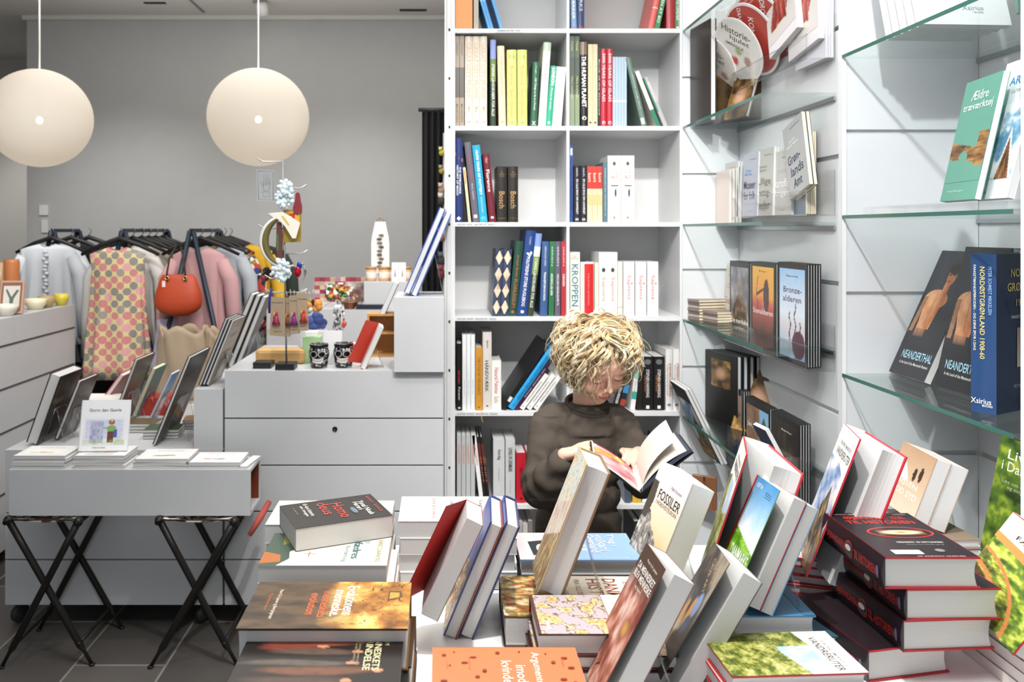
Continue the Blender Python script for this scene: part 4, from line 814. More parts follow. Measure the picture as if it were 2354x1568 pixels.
# the middle shelf: books standing on a clear riser
z = 1.463
t = empty('acrylic_riser', 'low clear acrylic riser on the middle right glass shelf', 'display riser', (1.22, 1.85, z)); M0 = Matrix.Translation((-1.22, -1.85, -z))
m = MB(); m.box(1.122, 1.31, 1.64, 2.2, z + .016, z + .019, ACR); m.box(1.122, 1.125, 1.64, 2.2, z, z + .016, ACR); m.box(1.307, 1.31, 1.64, 2.2, z, z + .016, ACR); o = m.build('riser', t); o.matrix_parent_inverse = M0
z = 1.4822
fbook('teal green book about old wooden tools with a plane on the cover', 1.128, 1.87, z, 98, 12, .272, .155, .014, '5d9c8a', [('g', 'front', 0, .15, 1, .62, pic_wood, 50, 50), ('t', 'front', 'Ældre', .5, .86, .48, .075, 'e2f2ee'), ('t', 'front', 'træværktøj', .5, .765, .82, .08, 'e2f2ee'), ('t', 'front', 'Niels Østergård', .4, .075, .44, .022, 'b8d8d0')], hard=False)
fbook('white polar book with a boat bow among ice on the cover', 1.152, 1.79, z, 98, 13, .30, .135, .014, 'eef2f5', [('g', 'front', .12, .14, 1, .68, pic_ice, 50, 60), ('t', 'front', 'ARKTISK', .72, .85, .95, .06, '3f8fc0'), ('t', 'front', 'CULTURE AND CLIMATE', .75, .77, .8, .022, 'a8b4bc'), ('t', 'front', 'Thames', .2, .05, .3, .016, '444444')], hard=False)
# upper shelf: stack of white softcovers seen from below, and a green book
z = 1.9095
for i in range(5):
    fbook(('front', 'second', 'third', 'fourth', 'rearmost')[i] + ' white softcover with a pale photograph standing on the upper right glass shelf', 1.150 + .0 * i, 1.98 + .034 * i, z, -3, 16, .30, .225, .018, 'f0f1f3', [('g', 'front', 0, .5, 1, 1, pic_ice, 24, 24), ('t', 'front', 'Jens Erik Schultz', .5, .36, .3, .03, '77706a'), ('t', 'front', 'Xsirius', .6, .15, .24, .04, '8a9094'), ('t', 'front', 'BOOKS', .66, .11, .1, .015, '9a9ea2')] if i == 0 else (), hard=False, group='white softcovers on the upper right glass shelf')
fbook('green book on its acrylic stand on the upper right glass shelf', 1.30, 1.86, z, 14, 16, .24, .17, .016, '4f8a78', [('t', 'front', 'Ældre', .5, .84, .6, .09, 'cfe4de')], hard=False)

# ------------------------------------------------ the book table in front
TZ = .72
tb = empty('display_table', 'low white display table covered with books in front of the child', 'table', (.5, 1.3, 0)); M0 = Matrix.Translation((-.5, -1.3, 0))
TW = mat('ececec', .4)
def tp(mb, nm, bev=.0015): o = mb.build(nm, tb, bev); o.matrix_parent_inverse = M0
tp(MB().box(-.30, 1.45, .72, 1.84, TZ - .03, TZ, TW), 'table_top')
tp(MB().box(-.28, -.255, .75, 1.81, .06, TZ - .031, TW), 'side_panel'); tp(MB().box(1.38, 1.405, .75, 1.81, .06, TZ - .031, TW), 'side_panel')
tp(MB().box(-.254, 1.379, 1.785, 1.81, .06, TZ - .031, TW), 'back_panel'); tp(MB().box(-.254, 1.379, .75, .775, .06, TZ - .031, TW), 'front_panel')
tp(MB().box(-.24, 1.37, .79, 1.77, 0, .059, mat('3a3a3a', .6)), 'plinth', 0)

SHELFED = []
def stand(o, w, h, t, base, label, plate=.5):
    """clear acrylic easel holding the leaning book whose matrix is o.matrix_world"""
    M = o.matrix_world; g = empty('acrylic_book_stand', label, 'book stand', M @ Vector((w * .5, t, 0)), 'clear acrylic book stands')
    P = lambda x, y, z: M @ Vector((x, y, z))
    a, b = w * .3, w * .72; m = MB(); M1 = Matrix.Translation(-g.location)
    def slab(p, q, width_a, width_b, mt, th=.003):
        pass
    hh = h * plate
    vs = [P(a, t + .0008, 0), P(b, t + .0008, 0), P(b, t + .0008, hh), P(a, t + .0008, hh), P(a, t + .0036, 0), P(b, t + .0036, 0), P(b, t + .0036, hh), P(a, t + .0036, hh)]
    fs = [(0, 1, 2, 3), (7, 6, 5, 4), (0, 4, 5, 1), (3, 2, 6, 7), (0, 3, 7, 4), (1, 5, 6, 2)]
    m.add(vs, fs, ACR)
    # rear leg straight down from the top of the plate, and foot
    top1, top2 = vs[7], vs[6]; f1 = Vector((top1.x + .03, top1.y, base + .0006)); f2 = Vector((top2.x + .03, top2.y, base + .0006)); d = Vector((.003, 0, 0))
    m.add([top1, top2, f2, f1, top1 + d, top2 + d, f2 + d, f1 + d], fs, ACR)
    q1, q2 = vs[4], vs[5]
    if abs(f1.x - q1.x) > .01:
        k1 = Vector((q1.x, q1.y, base + .0006)); k2 = Vector((q2.x, q2.y, base + .0006)); u = Vector((0, 0, .003)); m.add([k1, k2, f2, f1, k1 + u, k2 + u, f2 + u, f1 + u], fs, ACR)
    oo = m.build('support', g); oo.matrix_parent_inverse = M1
    e = MB(); e.tube([top1, f1], .0013, ACRE, 4); e.tube([top2, f2], .0013, ACRE, 4); e.tube([vs[7], vs[6]], .0013, ACRE, 4); e.tube([vs[1], vs[2]], .0013, ACRE, 4)
    oo = e.build('polished_edge', g); oo.matrix_parent_inverse = M1
    return g
def lbook(label, q, col, deco, base=None, std=None, dims=None, **k):
    px_, py_, pz_, psi, th, w, h, t = q[:8]; op = q[8] if len(q) > 8 else 0
    a = Vector((math.sin(psi), -math.cos(psi), 0)); n0 = Vector((math.cos(psi), math.sin(psi), 0)); n = n0 * math.cos(th) - Vector((0, 0, 1)) * math.sin(th); u = Vector((0, 0, math.cos(th))) + n0 * math.sin(th)
    org = Vector((px_, py_, pz_)) - a * w
    o = book(label, h, w, t, basis(org, a, n, u), col, deco, op=op, **k)
    if std: stand(o, w, h, t, base if base is not None else TZ, std)
    return o
def flat(label, x0, y0, yaw, h, w, t, z, col, deco=(), mode='E', **k):
    """book lying flat; E: head to the right, fore edge near us; N: upright to us, spine left; (x0,y0) = near left corner; z = underside"""
    q = R(yaw); ex = Vector((math.cos(q), math.sin(q), 0)); ey = Vector((-math.sin(q), math.cos(q), 0)); o = Vector((x0, y0, z + t))
    if mode == 'E': M = basis(o + ey * w, -ey, (0, 0, -1), ex)
    elif mode == 'N': M = basis(o, ex, (0, 0, -1), ey)
    elif mode == 'W': M = basis(o + ex * h, ey, (0, 0, -1), -ex)
    return book(label, h, w, t, M, col, deco, **k)
def flatpx(label, pxl, pxr, py, ztop, w, t, col, deco=(), mode='E', yaw=0, **k):
    p = onz(pxl, py, ztop); p2 = onz(pxr, py, ztop); L = (p2 - p).length
    return flat(label, p.x, p.y, yaw, L if mode in 'EW' else w, w if mode in 'EW' else L, t, ztop - t, col, deco, mode, **k)

# left block of piles
flatpx('dark book with a procession of figures lying foremost left on the table', 508, 916, 1600, .835, .175, .04, '17120f', [('g', 'front', 0, 0, 1, 1, pic_crowd, 60, 80),
    ('t', 'front', 'IDEER OM', .18, .9, .2, .03, 'cfc08a'), ('t', 'front', 'MENNESKETS', .36, .845, .6, .045, 'e6dcae'), ('t', 'front', 'OPRINDELSE', .36, .79, .6, .045, 'e6dcae'), ('t', 'front', 'Fra Det Gamle Testamente\ntil kimærebiomaskinen', .34, .72, .5, .04, '9a8c70')])
flat('second dark book under the procession book', -.268, 1.0, 0, .222, .175, .0385, .757, '17120f', (), 'E'); flat('lowest dark book under the procession book', -.262, 1.003, 0, .22, .175, .035, .7208, '17120f', (), 'E')
z = .857
EV = [('g', 'front', 0, 0, 1, 1, pic_cave, 90, 120), ('t', 'front', 'Evolutionens', .42, .63, .62, .075, 'f6f2ea'), ('t', 'front', 'menneske.', .48, .555, .56, .07, 'f6f2ea'), ('t', 'front', 'menneskets', .5, .475, .56, .06, 'd8683c'), ('t', 'front', 'evolution', .5, .40, .46, .06, 'd8683c'),
      ('t', 'front', 'Peter K.A. Jensen og Bent Jørgensen', .5, .17, .62, .03, 'e0d6c4'), ('t', 'front', 'Gyldendal', .45, .115, .35, .02, 'b86a3c'), ('p', 'front', [(.22, .86), (.42, .86), (.42, .89), (.35, .95), (.22, .94)], '5a4424'), ('p', 'front', [(.25, .87), (.4, .87), (.36, .93), (.26, .93)], 'c8923e')]
flatpx('dark golden cave painting hardback on top of its pair, left front pile', 542, 937, 1446, z, .155, .06, '3b2a1a', EV, edge='2c1d12', page='w') if 0 else flatpx('dark golden cave painting hardback on top of its pair, left front pile', 542, 937, 1446, z, .155, .060, '3b2a1a', EV, spine='6a4a22')
flat('lower copy under the golden cave painting hardback', -.288, 1.185, -.8, .245, .155, .06, .7365, '3b2a1a', (), 'E', spine='6a4a22'); flat('thin dark book at the bottom of the cave painting pile', -.28, 1.19, 0, .24, .155, .0155, .7204, '2a2320', (), 'E')
VF = [('p', 'front', [(0, 0), (1, 0), (1, .14), (.8, .22), (.6, .2), (.4, .28), (0, .22)], '3e5043'), ('p', 'front', [(.6, 0), (.95, 0), (.9, .16), (.7, .14)], 'a8622e'), ('p', 'front', [(.1, .1), (.4, .12), (.3, .2), (.12, .2)], '7d7a34'), ('e', 'front', .3, .5, .1, .05, 'b89a6a'), ('e', 'front', .16, .42, .07, .04, 'b09468'), ('r', 'front', .29, .2, .31, .5, '9a8458'),
      ('r', 'front', .6, .36, .75, .37, 'c87a58'), ('r', 'front', .66, .32, .67, .42, 'c87a58'),
      ('t', 'front', 'Vores', .22, .82, .24, .05, '6f9aa0'), ('t', 'front', 'forfædres', .45, .74, .72, .07, '2f6a78'), ('t', 'front', 'fortælling', .66, .655, .48, .05, '6f9aa0'), ('t', 'front', 'RICHARD DAWKINS', .5, .92, .8, .04, '9a9a80')]
zt = [.879, .8375, .804, .771]
p = onz(592, 1300, .865)
flatpx('cream paperback with grasses and a dragonfly, on the middle left pile', 592, 889, 1300, .865, .145, .030, 'e9e2cc', VF, hard=False)
for i, (dx, dy) in enumerate(((.003, .003), (.005, .001), (.002, .004), (.004, .002))): flat(f'{nth(i + 1, 5)} paperback under the cream dragonfly cover', p.x + dx, p.y + dy, 0, .222, .145, .028, .865 - .030 - (.0286 * (i + 1)), 'ded9cc', (), 'E', hard=False, group='paperbacks stacked under the cream dragonfly cover')
q_ = onz(610, 1258, .862)
flat('cream book with red capitals half under the tilted black paperback', -.335, 1.568, 0, .238, .14, .036, .826, 'e6ddc8', [('t', 'front', 'SELFISH', .35, .82, .5, .05, 'c98a78'), ('t', 'front', 'GENE', .55, .74, .3, .04, '9a9a8a')], 'E', hard=False)
for i in range(3): flat(f'{nth(i, 3)} book under the cream book with red capitals', -.333 + .003 * i, 1.57, 0, .235, .14, .034, .7916 - .0345 * i + .0, ('d8d2c2', 'c9c2b2', 'bdb6a8')[i], (), 'E', hard=False)
HD = [('t', 'front', 'Homo', .52, .56, .62, .13, 'c8473c'), ('t', 'front', 'deus', .38, .42, .5, .12, 'c8473c'), ('t', 'front', 'Yuval Noah', .55, .82, .62, .06, 'e8e6e2'), ('t', 'front', 'Harari', .45, .755, .34, .055, 'e8e6e2'), ('e', 'front', .6, .68, .13, .03, '6a7884'), ('t', 'front', 'En kort historie', .35, .25, .52, .045, 'dedad4'), ('t', 'front', 'om i morgen', .38, .19, .44, .045, 'dedad4'),
      ('t', 'front', 'BESTSELLER', .25, .93, .3, .03, 'b04a44'), ('t', 'front', 'BESTSELLER', .65, .93, .3, .03, 'b04a44'), ('t', 'front', 'Lindhardt', .35, .11, .3, .018, '8a8682')]
# tilted book: corners on z .90; near corner (678,1213), right (903,1183), left (587,1190)
a0, a1, a2 = onz(680, 1216, .905), onz(903, 1184, .905), onz(588, 1190, .905)
ex = (a1 - a0); L = ex.length; ex.normalize(); ey = Vector((-ex.y, ex.x, 0)); wd = max(.13, (a2 - a0).dot(ey))
book('black paperback with large red title lying askew on the rear left pile', L, wd, .04, basis(a0 + ey * wd, -ey, (0, 0, -1), ex), '2e2c2b', HD, hard=False)
# white pile
zt = .853; p = onz(918, 1196, zt); 
for i in range(4):
    th = .0325; flat(f'{nth(i, 4)} white paperback of the tall white pile', p.x - .002 + .004 * (i % 2), p.y - .004 + .003 * (i % 3) - (.006 if i else 0), 0, .228 if i else .23, .15, th - .0005, zt - th * (i + 1), 'e9e9e7', [('t', 'front', 'Sapiens', .5, .72, .7, .04, '77787a'), ('t', 'front', 'HISTORIE', .5, .46, .6, .035, 'a0a0a2'), ('t', 'front', 'EN KORT', .5, .3, .8, .03, 'd89a94')] if i == 0 else (), 'E', hard=False, group='white paperbacks of the tall white pile')
# blue book pile and the history piles in the middle
flatpx('sky blue book with white block letters at the back of the table', 1196, 1476, 1287, .79, .14, .033, '87a8dc', [('p', 'front', [(.0, .0), (1, 0), (1, .24), (.6, .3), (.3, .26), (0, .3)], 'c9c2c4'), ('p', 'front', [(.35, .1), (.85, .12), (.8, .28), (.5, .27), (.3, .22)], '22262c'), ('e', 'front', .6, .2, .16, .04, 'e8e8ea'),
     ('t', 'front', 'Trug i', .3, .83, .44, .075, 'f2f5fa'), ('t', 'front', 'vulkani', .4, .74, .62, .08, 'f2f5fa'), ('t', 'front', 'Grønland', .42, .65, .68, .085, 'f2f5fa'), ('t', 'front', 'I MØLLERS', .55, .56, .34, .045, 'e4ecf8'), ('t', 'front', 'FODSPOR', .5, .5, .4, .045, 'e4ecf8'), ('t', 'front', 'Redigeret af Aage V. Jensen Naturfond', .94, .5, .8, .02, 'd8e4f6', -90)], spine='2a2c30')
p = onz(1200, 1289, .79)
flat('second book under the sky blue book', p.x + .003, p.y + .003, 0, .238, .14, .033, .7227, '6a6e74', (), 'E'); 
HB = [('g', 'front', 0, 0, 1, 1, pic_battle, 60, 80), ('r', 'front', 0, .36, 1, .72, 'e6dccb'), ('t', 'front', 'DANMARKS', .5, .60, .86, .075, '8a3a34'), ('t', 'front', 'HISTORIE', .5, .51, .84, .075, '8a3a34'), ('t', 'front', 'EN REJSE I', .5, .68, .7, .035, 'b08a78'), ('t', 'front', 'FRA OLDTID TIL NUTID', .5, .42, .8, .03, 'a08a80'), ('g', 'front', 0, .72, 1, 1, pic_fresco, 30, 30)]
flat('wide history book with a painted battle cover under the leaning history brick', .105, 1.385, -1, .335, .165, .052, .7205, '4a3422', HB, 'E', spine='4a3422')
MP = [('g', 'front', 0, .0, 1, 1, pic_map, 80, 110), ('r', 'front', 0, 0, 1, .03, '57302c'), ('r', 'front', .0, .74, 1, .97, 'f1e9da'), ('r', 'front', 0, .735, 1, .742, '8a6a5a'), ('t', 'front', 'PÅ SPORET', .5, .9, .6, .03, 'c9a890'), ('r', 'front', .7, .1, .9, .13, 'f1ead8')]
flatpx('book with an old map of northern lands on its cover, on the middle pile', 1238, 1480, 1458, .800, .135, .034, '57302c', MP) 
p = onz(1238, 1458, .800)
flat('second map book directly under the topmost map book', p.x - .004, p.y + .002, 0, .22, .135, .022, .7435, '4a2a26', [('g', 'front', 0, 0, 1, 1, pic_map, 20, 20)], 'E'); flat('lowest map book resting on the table', p.x - .008, p.y + .001, 0, .22, .135, .021, .7208, '4a2a26', (), 'E')
OR = [('t', 'front', 'Argumenter', .42, .70, .62, .07, 'f5ead8'), ('t', 'front', 'imod', .5, .595, .3, .07, 'f5ead8'), ('t', 'front', 'kvinder', .5, .50, .46, .07, 'f5ead8')] + [('e', 'front', a, b, .012 + .012 * ((i * 7) % 3) / 2, .008 + .016 * ((i * 5) % 3) / 2, '7c3320') for i, (a, b) in enumerate(((.1, .15), (.2, .28), (.16, .08), (.35, .12), (.3, .22), (.55, .3), (.7, .16), (.62, .08), (.12, .45), (.1, .6), (.22, .9), (.3, .82), (.14, .78), (.6, .86), (.66, .93), (.75, .7), (.4, .93), (.45, .35), (.8, .4)))] + [('r', 'front', .2, .25, .42, .255, 'c4603c'), ('r', 'front', .3, .1, .4, .104, 'c4603c'), ('r', 'front', .24, .88, .36, .885, 'c4603c')]
flat('bright orange book with white serif title and dark spots at the front edge', -.013, 1.045, 0, .205, .145, .022, .798, 'e8784c', OR, 'E', hard=False)
for i in range(3): flat(f'{nth(i, 3)} book under the bright orange book', -.011 + .003 * i, 1.047, 0, .203, .145, .0252, .7724 - .0257 * i, ('cfc8bc', 'd8d4cc', 'bdb8ae')[i], (), 'E', hard=False)

# leaning display books
HQ = (0.1634, 1.4144, 0.8025, -0.0440, 0.3702, 0.115, 0.2345, 0.0434, 0)
lbook('very thick history book leaning upright, white page block towards us, in front of the child', HQ, 'c9b48e', [('g', 'front', 0, 0, 1, 1, pic_history, 60, 90), ('r', 'back', 0, 0, 1, 1, '8a6a3a')], base=.773, std='clear easel behind the thick history book', spine='b09a6a', back='8a6a4a')
lbook('white paperback with open red flap leaning in the left front stand', (-0.0345, 1.3576, 0.7895, -0.0232, 0.4428, 0.0924, 0.1766, 0.0305, .42), 'a81818', [], inner='b81c14', base=TZ, hard=False, back='8c6a4c', rough=.4)
BL = [('g', 'front', 0, 0, 1, .7, pic_battle, 40, 60), ('p', 'front', [(0, .6), (1, .5), (1, 1), (0, 1)], '4a62b0'), ('p', 'front', [(0, .75), (.6, .65), (.5, .85), (0, .9)], 'b058a8')]
lbook('hardback with violet blue sky cover, left of a pair in the left front stand', (0.0031, 1.4144, 0.7267, -0.0497, 0.3899, 0.1432, 0.2124, 0.0236), '3a4a86', BL, inner='222233', back='8a4a3a')
lbook('navy hardback behind its twin in the left front stand', (0.0300, 1.4138, 0.7267, -0.0497, 0.3899, 0.1432, 0.2124, 0.0250), '2c3566', BL, base=TZ, std='clear easel behind the pair of blue hardbacks')
FO = [('g', 'front', 0, 0, 1, 1, pic_fossil, 90, 120), ('t', 'front', 'FOSSILER', .6, .755, .68, .085, '3a342e'), ('t', 'front', 'I NORDVESTEUROPA', .6, .685, .66, .035, '8a6a50'), ('t', 'front', 'Palle Gravesen', .7, .86, .32, .028, '9a8f88')]
lbook('large fossil guide with spiral stones under a sunset cover', (0.3763, 1.5114, 0.7453, 0.1125, 0.3954, 0.1502, 0.2262, 0.0446), 'cfcac4', FO, base=TZ, std='clear easel behind the fossil guide', hard=False)
VR = [('g', 'front', 0, 0, 1, .74, pic_forest, 70, 90), ('p', 'front', [(0, .70), (.5, .78), (1, .68), (1, 1), (0, 1)], 'f2f0ec'), ('t', 'front', 'VANDRERUTER', .55, .82, .8, .06, '3a3632'), ('t', 'front', 'EUROPAS SMUKKESTE', .55, .885, .62, .03, '8a8682')]
RQ = (0.4941, 1.4355, 0.7673, -0.0951, 0.3111, 0.1959, 0.2617, 0.0538, 0.24)
lbook('hiking guide with forest cover, red edges and half open front board', RQ, 'f0efec', VR, edge='b8202c', inner='1c1a1c', base=TZ, std='clear easel behind the forest hiking guide', back='c8343a', spine='d0ccc8')
DB = [('g', 'front', 0, .0, 1, 1, pic_meadow, 70, 90), ('r', 'front', 0, 0, .07, 1, 'c43026'), ('t', 'front', 'DANMARKS', .58, .30, .74, .13, 'f6f6f2'), ('t', 'front', 'BJERGE', .56, .12, .62, .13, 'f6f6f2'), ('t', 'front', 'UEST NI', .28, .93, .26, .04, 'f4f8fc'), ('r', 'front', .58, .87, .84, .875, '3a6a9a'), ('r', 'front', .58, .89, .86, .895, '3a6a9a'), ('r', 'front', .58, .91, .82, .915, '3a6a9a')]
lbook('book with green hill and blue sky cover, open board, centre right', (0.4935, 1.3341, 0.8145, 0.0978, 0.4318, 0.125, 0.19, 0.024, 0.2), '6aa83c', DB, inner='26302c', base=.8, hard=False, spine='c43026')
lbook('copy directly behind the green hill book', (0.5161, 1.3363, 0.8038, 0.0978, 0.4318, 0.125, 0.188, 0.022), '5a9ac8', [], base=.76, std='clear easel behind the green hill books', hard=False)
AP = [('g', 'front', 0, 0, 1, 1, pic_ape, 90, 120), ('t', 'front', 'DA MENNESKET', .52, .855, .84, .05, 'f0ece8'), ('t', 'front', 'BLEV MENNESKE', .52, .795, .84, .05, 'f0ece8'), ('t', 'front', 'Peter K.A. Jensen', .6, .925, .5, .025, 'e0d8d0'), ('t', 'front', 'og børn', .5, .73, .3, .03, 'e0d8d0')]
lbook('book with brown and pink painted hands on the cover leaning at the front edge', (0.2340, 1.1861, 0.7341, 0.0810, 0.4963, 0.12, 0.2157, 0.0352, 0.12), '7c4a3a', AP, inner='1c1a1a', base=TZ, std='clear easel behind the painted hands book', hard=False)
CV = [('g', 'front', 0, 0, 1, 1, pic_cave2, 80, 110), ('t', 'front', 'CAVE ART', .55, .8, .5, .05, 'b09468', -60), ('t', 'front', 'STEN', .72, .86, .3, .04, 'b09468', -60)]
lbook('dark brown book with orange and blue shapes leaning at the front edge', (0.3492, 1.2396, 0.7325, 0.0379, 0.5471, 0.12, 0.2030, 0.034, 0.2), '4a433c', CV, inner='181818', base=TZ, std='clear easel behind the dark brown shapes book', hard=False)
MT = [('g', 'front', 0, 0, 1, .76, pic_mountain, 80, 110), ('p', 'front', [(0, .77), (.5, .765), (1, .68), (1, 1), (0, 1)], 'f4f3f0'), ('t', 'front', 'VANDRERUTER', .56, .82, .8, .055, '3a3632'), ('t', 'front', 'EUROPAS SMUKKESTE', .56, .885, .66, .028, '8a8682')]
lbook('hiking guide with rocky peak cover and open front board on the right', (0.6788, 1.4509, 0.7955, -0.1212, 0.3522, 0.1846, 0.2618, 0.0441, 0.21), 'f0efec', MT, edge='c01c30', inner='1c1a1c', base=TZ, std='clear easel behind the rocky peak hiking guide')
SY = [('g', 'front', 0, 0, 1, 1, pic_desert, 50, 60), ('t', 'front', 'REJSEN', .5, .44, .62, .1, 'efe4d4'), ('t', 'front', 'MOD SYD', .5, .30, .74, .1, 'efe4d4'), ('p', 'front', [(.1, .3), (.3, .75), (.5, .5)], 'f0e8dc')]
SQ = (0.9705, 1.7017, 0.8201, -0.0817, 0.3519, 0.1446, 0.1393, 0.030)
lbook('sand coloured travel book with two walking figures at the back right', SQ, 'c9b39a', SY, hard=False)
lbook('thick copy behind the sand coloured travel book', (1.0000, 1.7017, 0.8100, -0.0817, 0.3519, 0.1446, 0.1393, 0.036), 'b8a48c', (), base=TZ, std='clear easel behind the travel books', hard=False)
# supporting piles under the travel books and the mountain guide
for i in range(4): flat(f'{nth(i, 4)} book of the pile hidden under the travel books', .93, 1.66 + .001 * i, 3, .19, .16, .0185, TZ + .0002 + .019 * (3 - i), ('8a7a6a', '5a4a42', '3f4a52', '7a6a5a')[i], (), 'N')
fbook('dark green nature book leaning at the far right behind the post', 1.172, 1.80, TZ, 90, 11, .255, .18, .02, '2c3a1c', [('g', 'front', 0, 0, 1, 1, pic_leaves, 50, 70), ('t', 'front', 'Livet', .42, .87, .5, .08, 'e0e6d8'), ('t', 'front', 'i Danmark', .5, .77, .8, .08, 'e0e6d8'), ('t', 'front', 'Læs om natur\nog miljø', .4, .62, .5, .08, 'a8b890')])
lbook('hiking guide with orange bridge cover cut by the right frame edge', (.834, 1.2075, .80, -.25, .58, .24, .165, .022), 'f4f2ee', [('g', 'front', 0, 0, 1, .7, pic_bridge, 80, 110), ('p', 'front', [(0, .69), (1, .62), (1, .72), (0, .76)], 'd8924c'), ('t', 'front', 'FÆRØERNE', .6, .82, .7, .05, '3a3632')], edge='c01c24')
for i in range(4): flat(f'{nth(i, 4)} red edged guide of the pile under the bridge hiking guide', .872, 1.14 + .003 * (i % 2), -2 + i, .24, .2, .0172, TZ + .0003 + .0176 * (3 - i), 'e6e0dc', (), 'N', edge='b8242c', group='red edged guides under the bridge hiking guide')
# small booklet leaning between
lbook('small white booklet with dark blue cover tilting behind the forest guide', (*at(1797, 1062, 1.78), .1, -.5, .06, .078, .011), '28304a', [], hard=False)
t = empty('acrylic_riser', 'tall clear riser under the small white booklet behind the forest guide', 'display riser', (.74, 1.82, TZ)); m = MB(); zr_ = at(1797, 1062, 1.78).z - TZ - .008
m.box(-.06, .06, -.04, .05, zr_ - .003, zr_, ACR); m.box(-.06, -.057, -.04, .05, 0, zr_ - .003, ACR); m.box(.057, .06, -.04, .05, 0, zr_ - .003, ACR); m.build('riser', t); t.location.y = 1.80
book('small brown envelope like booklet standing against the niche wall', .12, .085, .02, basis((.925, 3.05, .397), (.9, -.436, 0), (.436, .9, 0), (0, 0, 1)), '8a5a3c', [('t', 'front', 'MUSEUM', .5, .7, .6, .1, '2c1a12', -90)])
# red and black brick pile at the right
RB = [('t', 'front', 'ØJENVIDNER', .5, .86, .72, .085, 'd8302a'), ('t', 'front', 'TIL HISTORIEN', .5, .76, .78, .075, 'd8302a'), ('t', 'front', 'AARHUS VERDENSKRIGE HOLOCAUST KAMPEN', .5, .95, .86, .03, 'cfc8c4'), ('e', 'front', .55, .52, .37, .125, 'c8302c'), ('e', 'front', .55, .52, .345, .112, '1c1416'), ('g', 'front', .30, .465, .82, .575, pic_eye, 30, 14), ('t', 'front', 'REDIGERET AF HISTORIKERE', .6, .3, .5, .03, 'cfc8c4'), ('t', 'front', 'samlet for første gang', .62, .25, .4, .02, 'a09a98'), ('t', 'front', 'AF ANDRIST HUGHES', .6, .012, .5, .018, 'e8b0a8'), ('e', 'front', .68, .13, .05, .03, '8a8486')]
RS = [('t', 'spine', 'ØJENVIDNER', .45, .74, .32, .3, 'b02c2c', -90), ('t', 'spine', 'TIL HISTORIEN', .45, .26, .34, .3, 'b02c2c', -90), ('e', 'spine', .45, .51, .3, .07, 'b83030'), ('e', 'spine', .45, .51, .26, .06, '4a4444'), ('e', 'spine', .5, .52, .1, .045, 'd8d2c8'), ('e', 'spine', .45, .06, .2, .02, '6a6480')]
pos = [(.682, 1.272, 0), (.716, 1.272, 1.5), (.712, 1.274, 4), (.660, 1.278, 12)]
for i, (x, y, yw) in enumerate(pos):
    zz_ = TZ + .0005 + .0492 * (3 - i)
    flat(f'{nth(i, 4)} thick black and red volume of the brick pile at the right', x, y, yw, .20, .148, .0487, zz_, '241c20', (RB if i == 0 else []) + RS, 'N', edge='b01c26', group='thick black and red volumes of the brick pile', inner='241c20')
for x, y, zz_, sc in ((.735, 1.283, TZ + .1975, 1),):
    m = MB(); m.box(0, .045, 0, .016, 0, .0005, mat('f2f0ea', .6)); o = m.build('paper_sticker', M=Matrix.Translation((x - .03, y, zz_))); tag(o, 'small blank white price sticker on the topmost black and red volume', 'sticker')
# blue pile below the hill books
flatpx('blue and green hiking book on the pile below the hill books', 1690, 1876, 1416, .795, .14, .033, '4a86ac', [('p', 'front', [(0, 0), (.5, 0), (.6, .3), (.2, .45), (0, .4)], '3c5c2c'), ('r', 'front', .0, .85, 1, 1, '3a6f96')])
p = onz(1690, 1416, .795); flat('lower blue book of the same pile', p.x - .003, p.y + .001, 0, .205, .14, .0315, .7297, '3a5a6c', (), 'E')
flat('thin book at the bottom of the blue pile', p.x - .003, p.y + .002, 0, .205, .14, .0088, .7204, '6a5a58', (), 'E')
for i in range(5): flat(f'{nth(i, 5)} thin red edged guide between the blue pile and the bricks', .612 + .004 * (i % 2), 1.565 + .004 * (i % 3), -24 + 2 * i, .2, .13, .0175, TZ + .0003 + .018 * (4 - i), 'e6e0dc', [('t', 'front', 'FÆRØERNE', .5, .75, .6, .06, '8a5a54')] if i == 0 else (), 'E', edge='b8242c', group='thin red edged guides in the pile behind the blue pile')
VF2 = [('g', 'front', 0, 0, 1, .76, pic_forest, 70, 90), ('p', 'front', [(0, .72), (.5, .78), (1, .70), (1, 1), (0, 1)], 'f2f0ec'), ('t', 'front', 'VANDRERUTER', .55, .83, .8, .06, '3a3632'), ('t', 'front', 'EUROPAS SMUKKESTE', .55, .89, .62, .03, '9a9692')]
p = onz(1684, 1556, .80); flat('forest hiking guide lying flat at the front right', p.x, p.y, 3, .195, .12, .026, .774, 'f0efec', VF2, 'E', edge='b8202c')
for i in range(2): flat(f'{("upper", "lower")[i]} copy under the flat forest hiking guide', p.x - .004 - .003 * i, p.y - .002, 2 - 3 * i, .195, .12, .0255, .7478 - .0263 * i, 'e6e2dc', (), 'E', edge='b8202c')
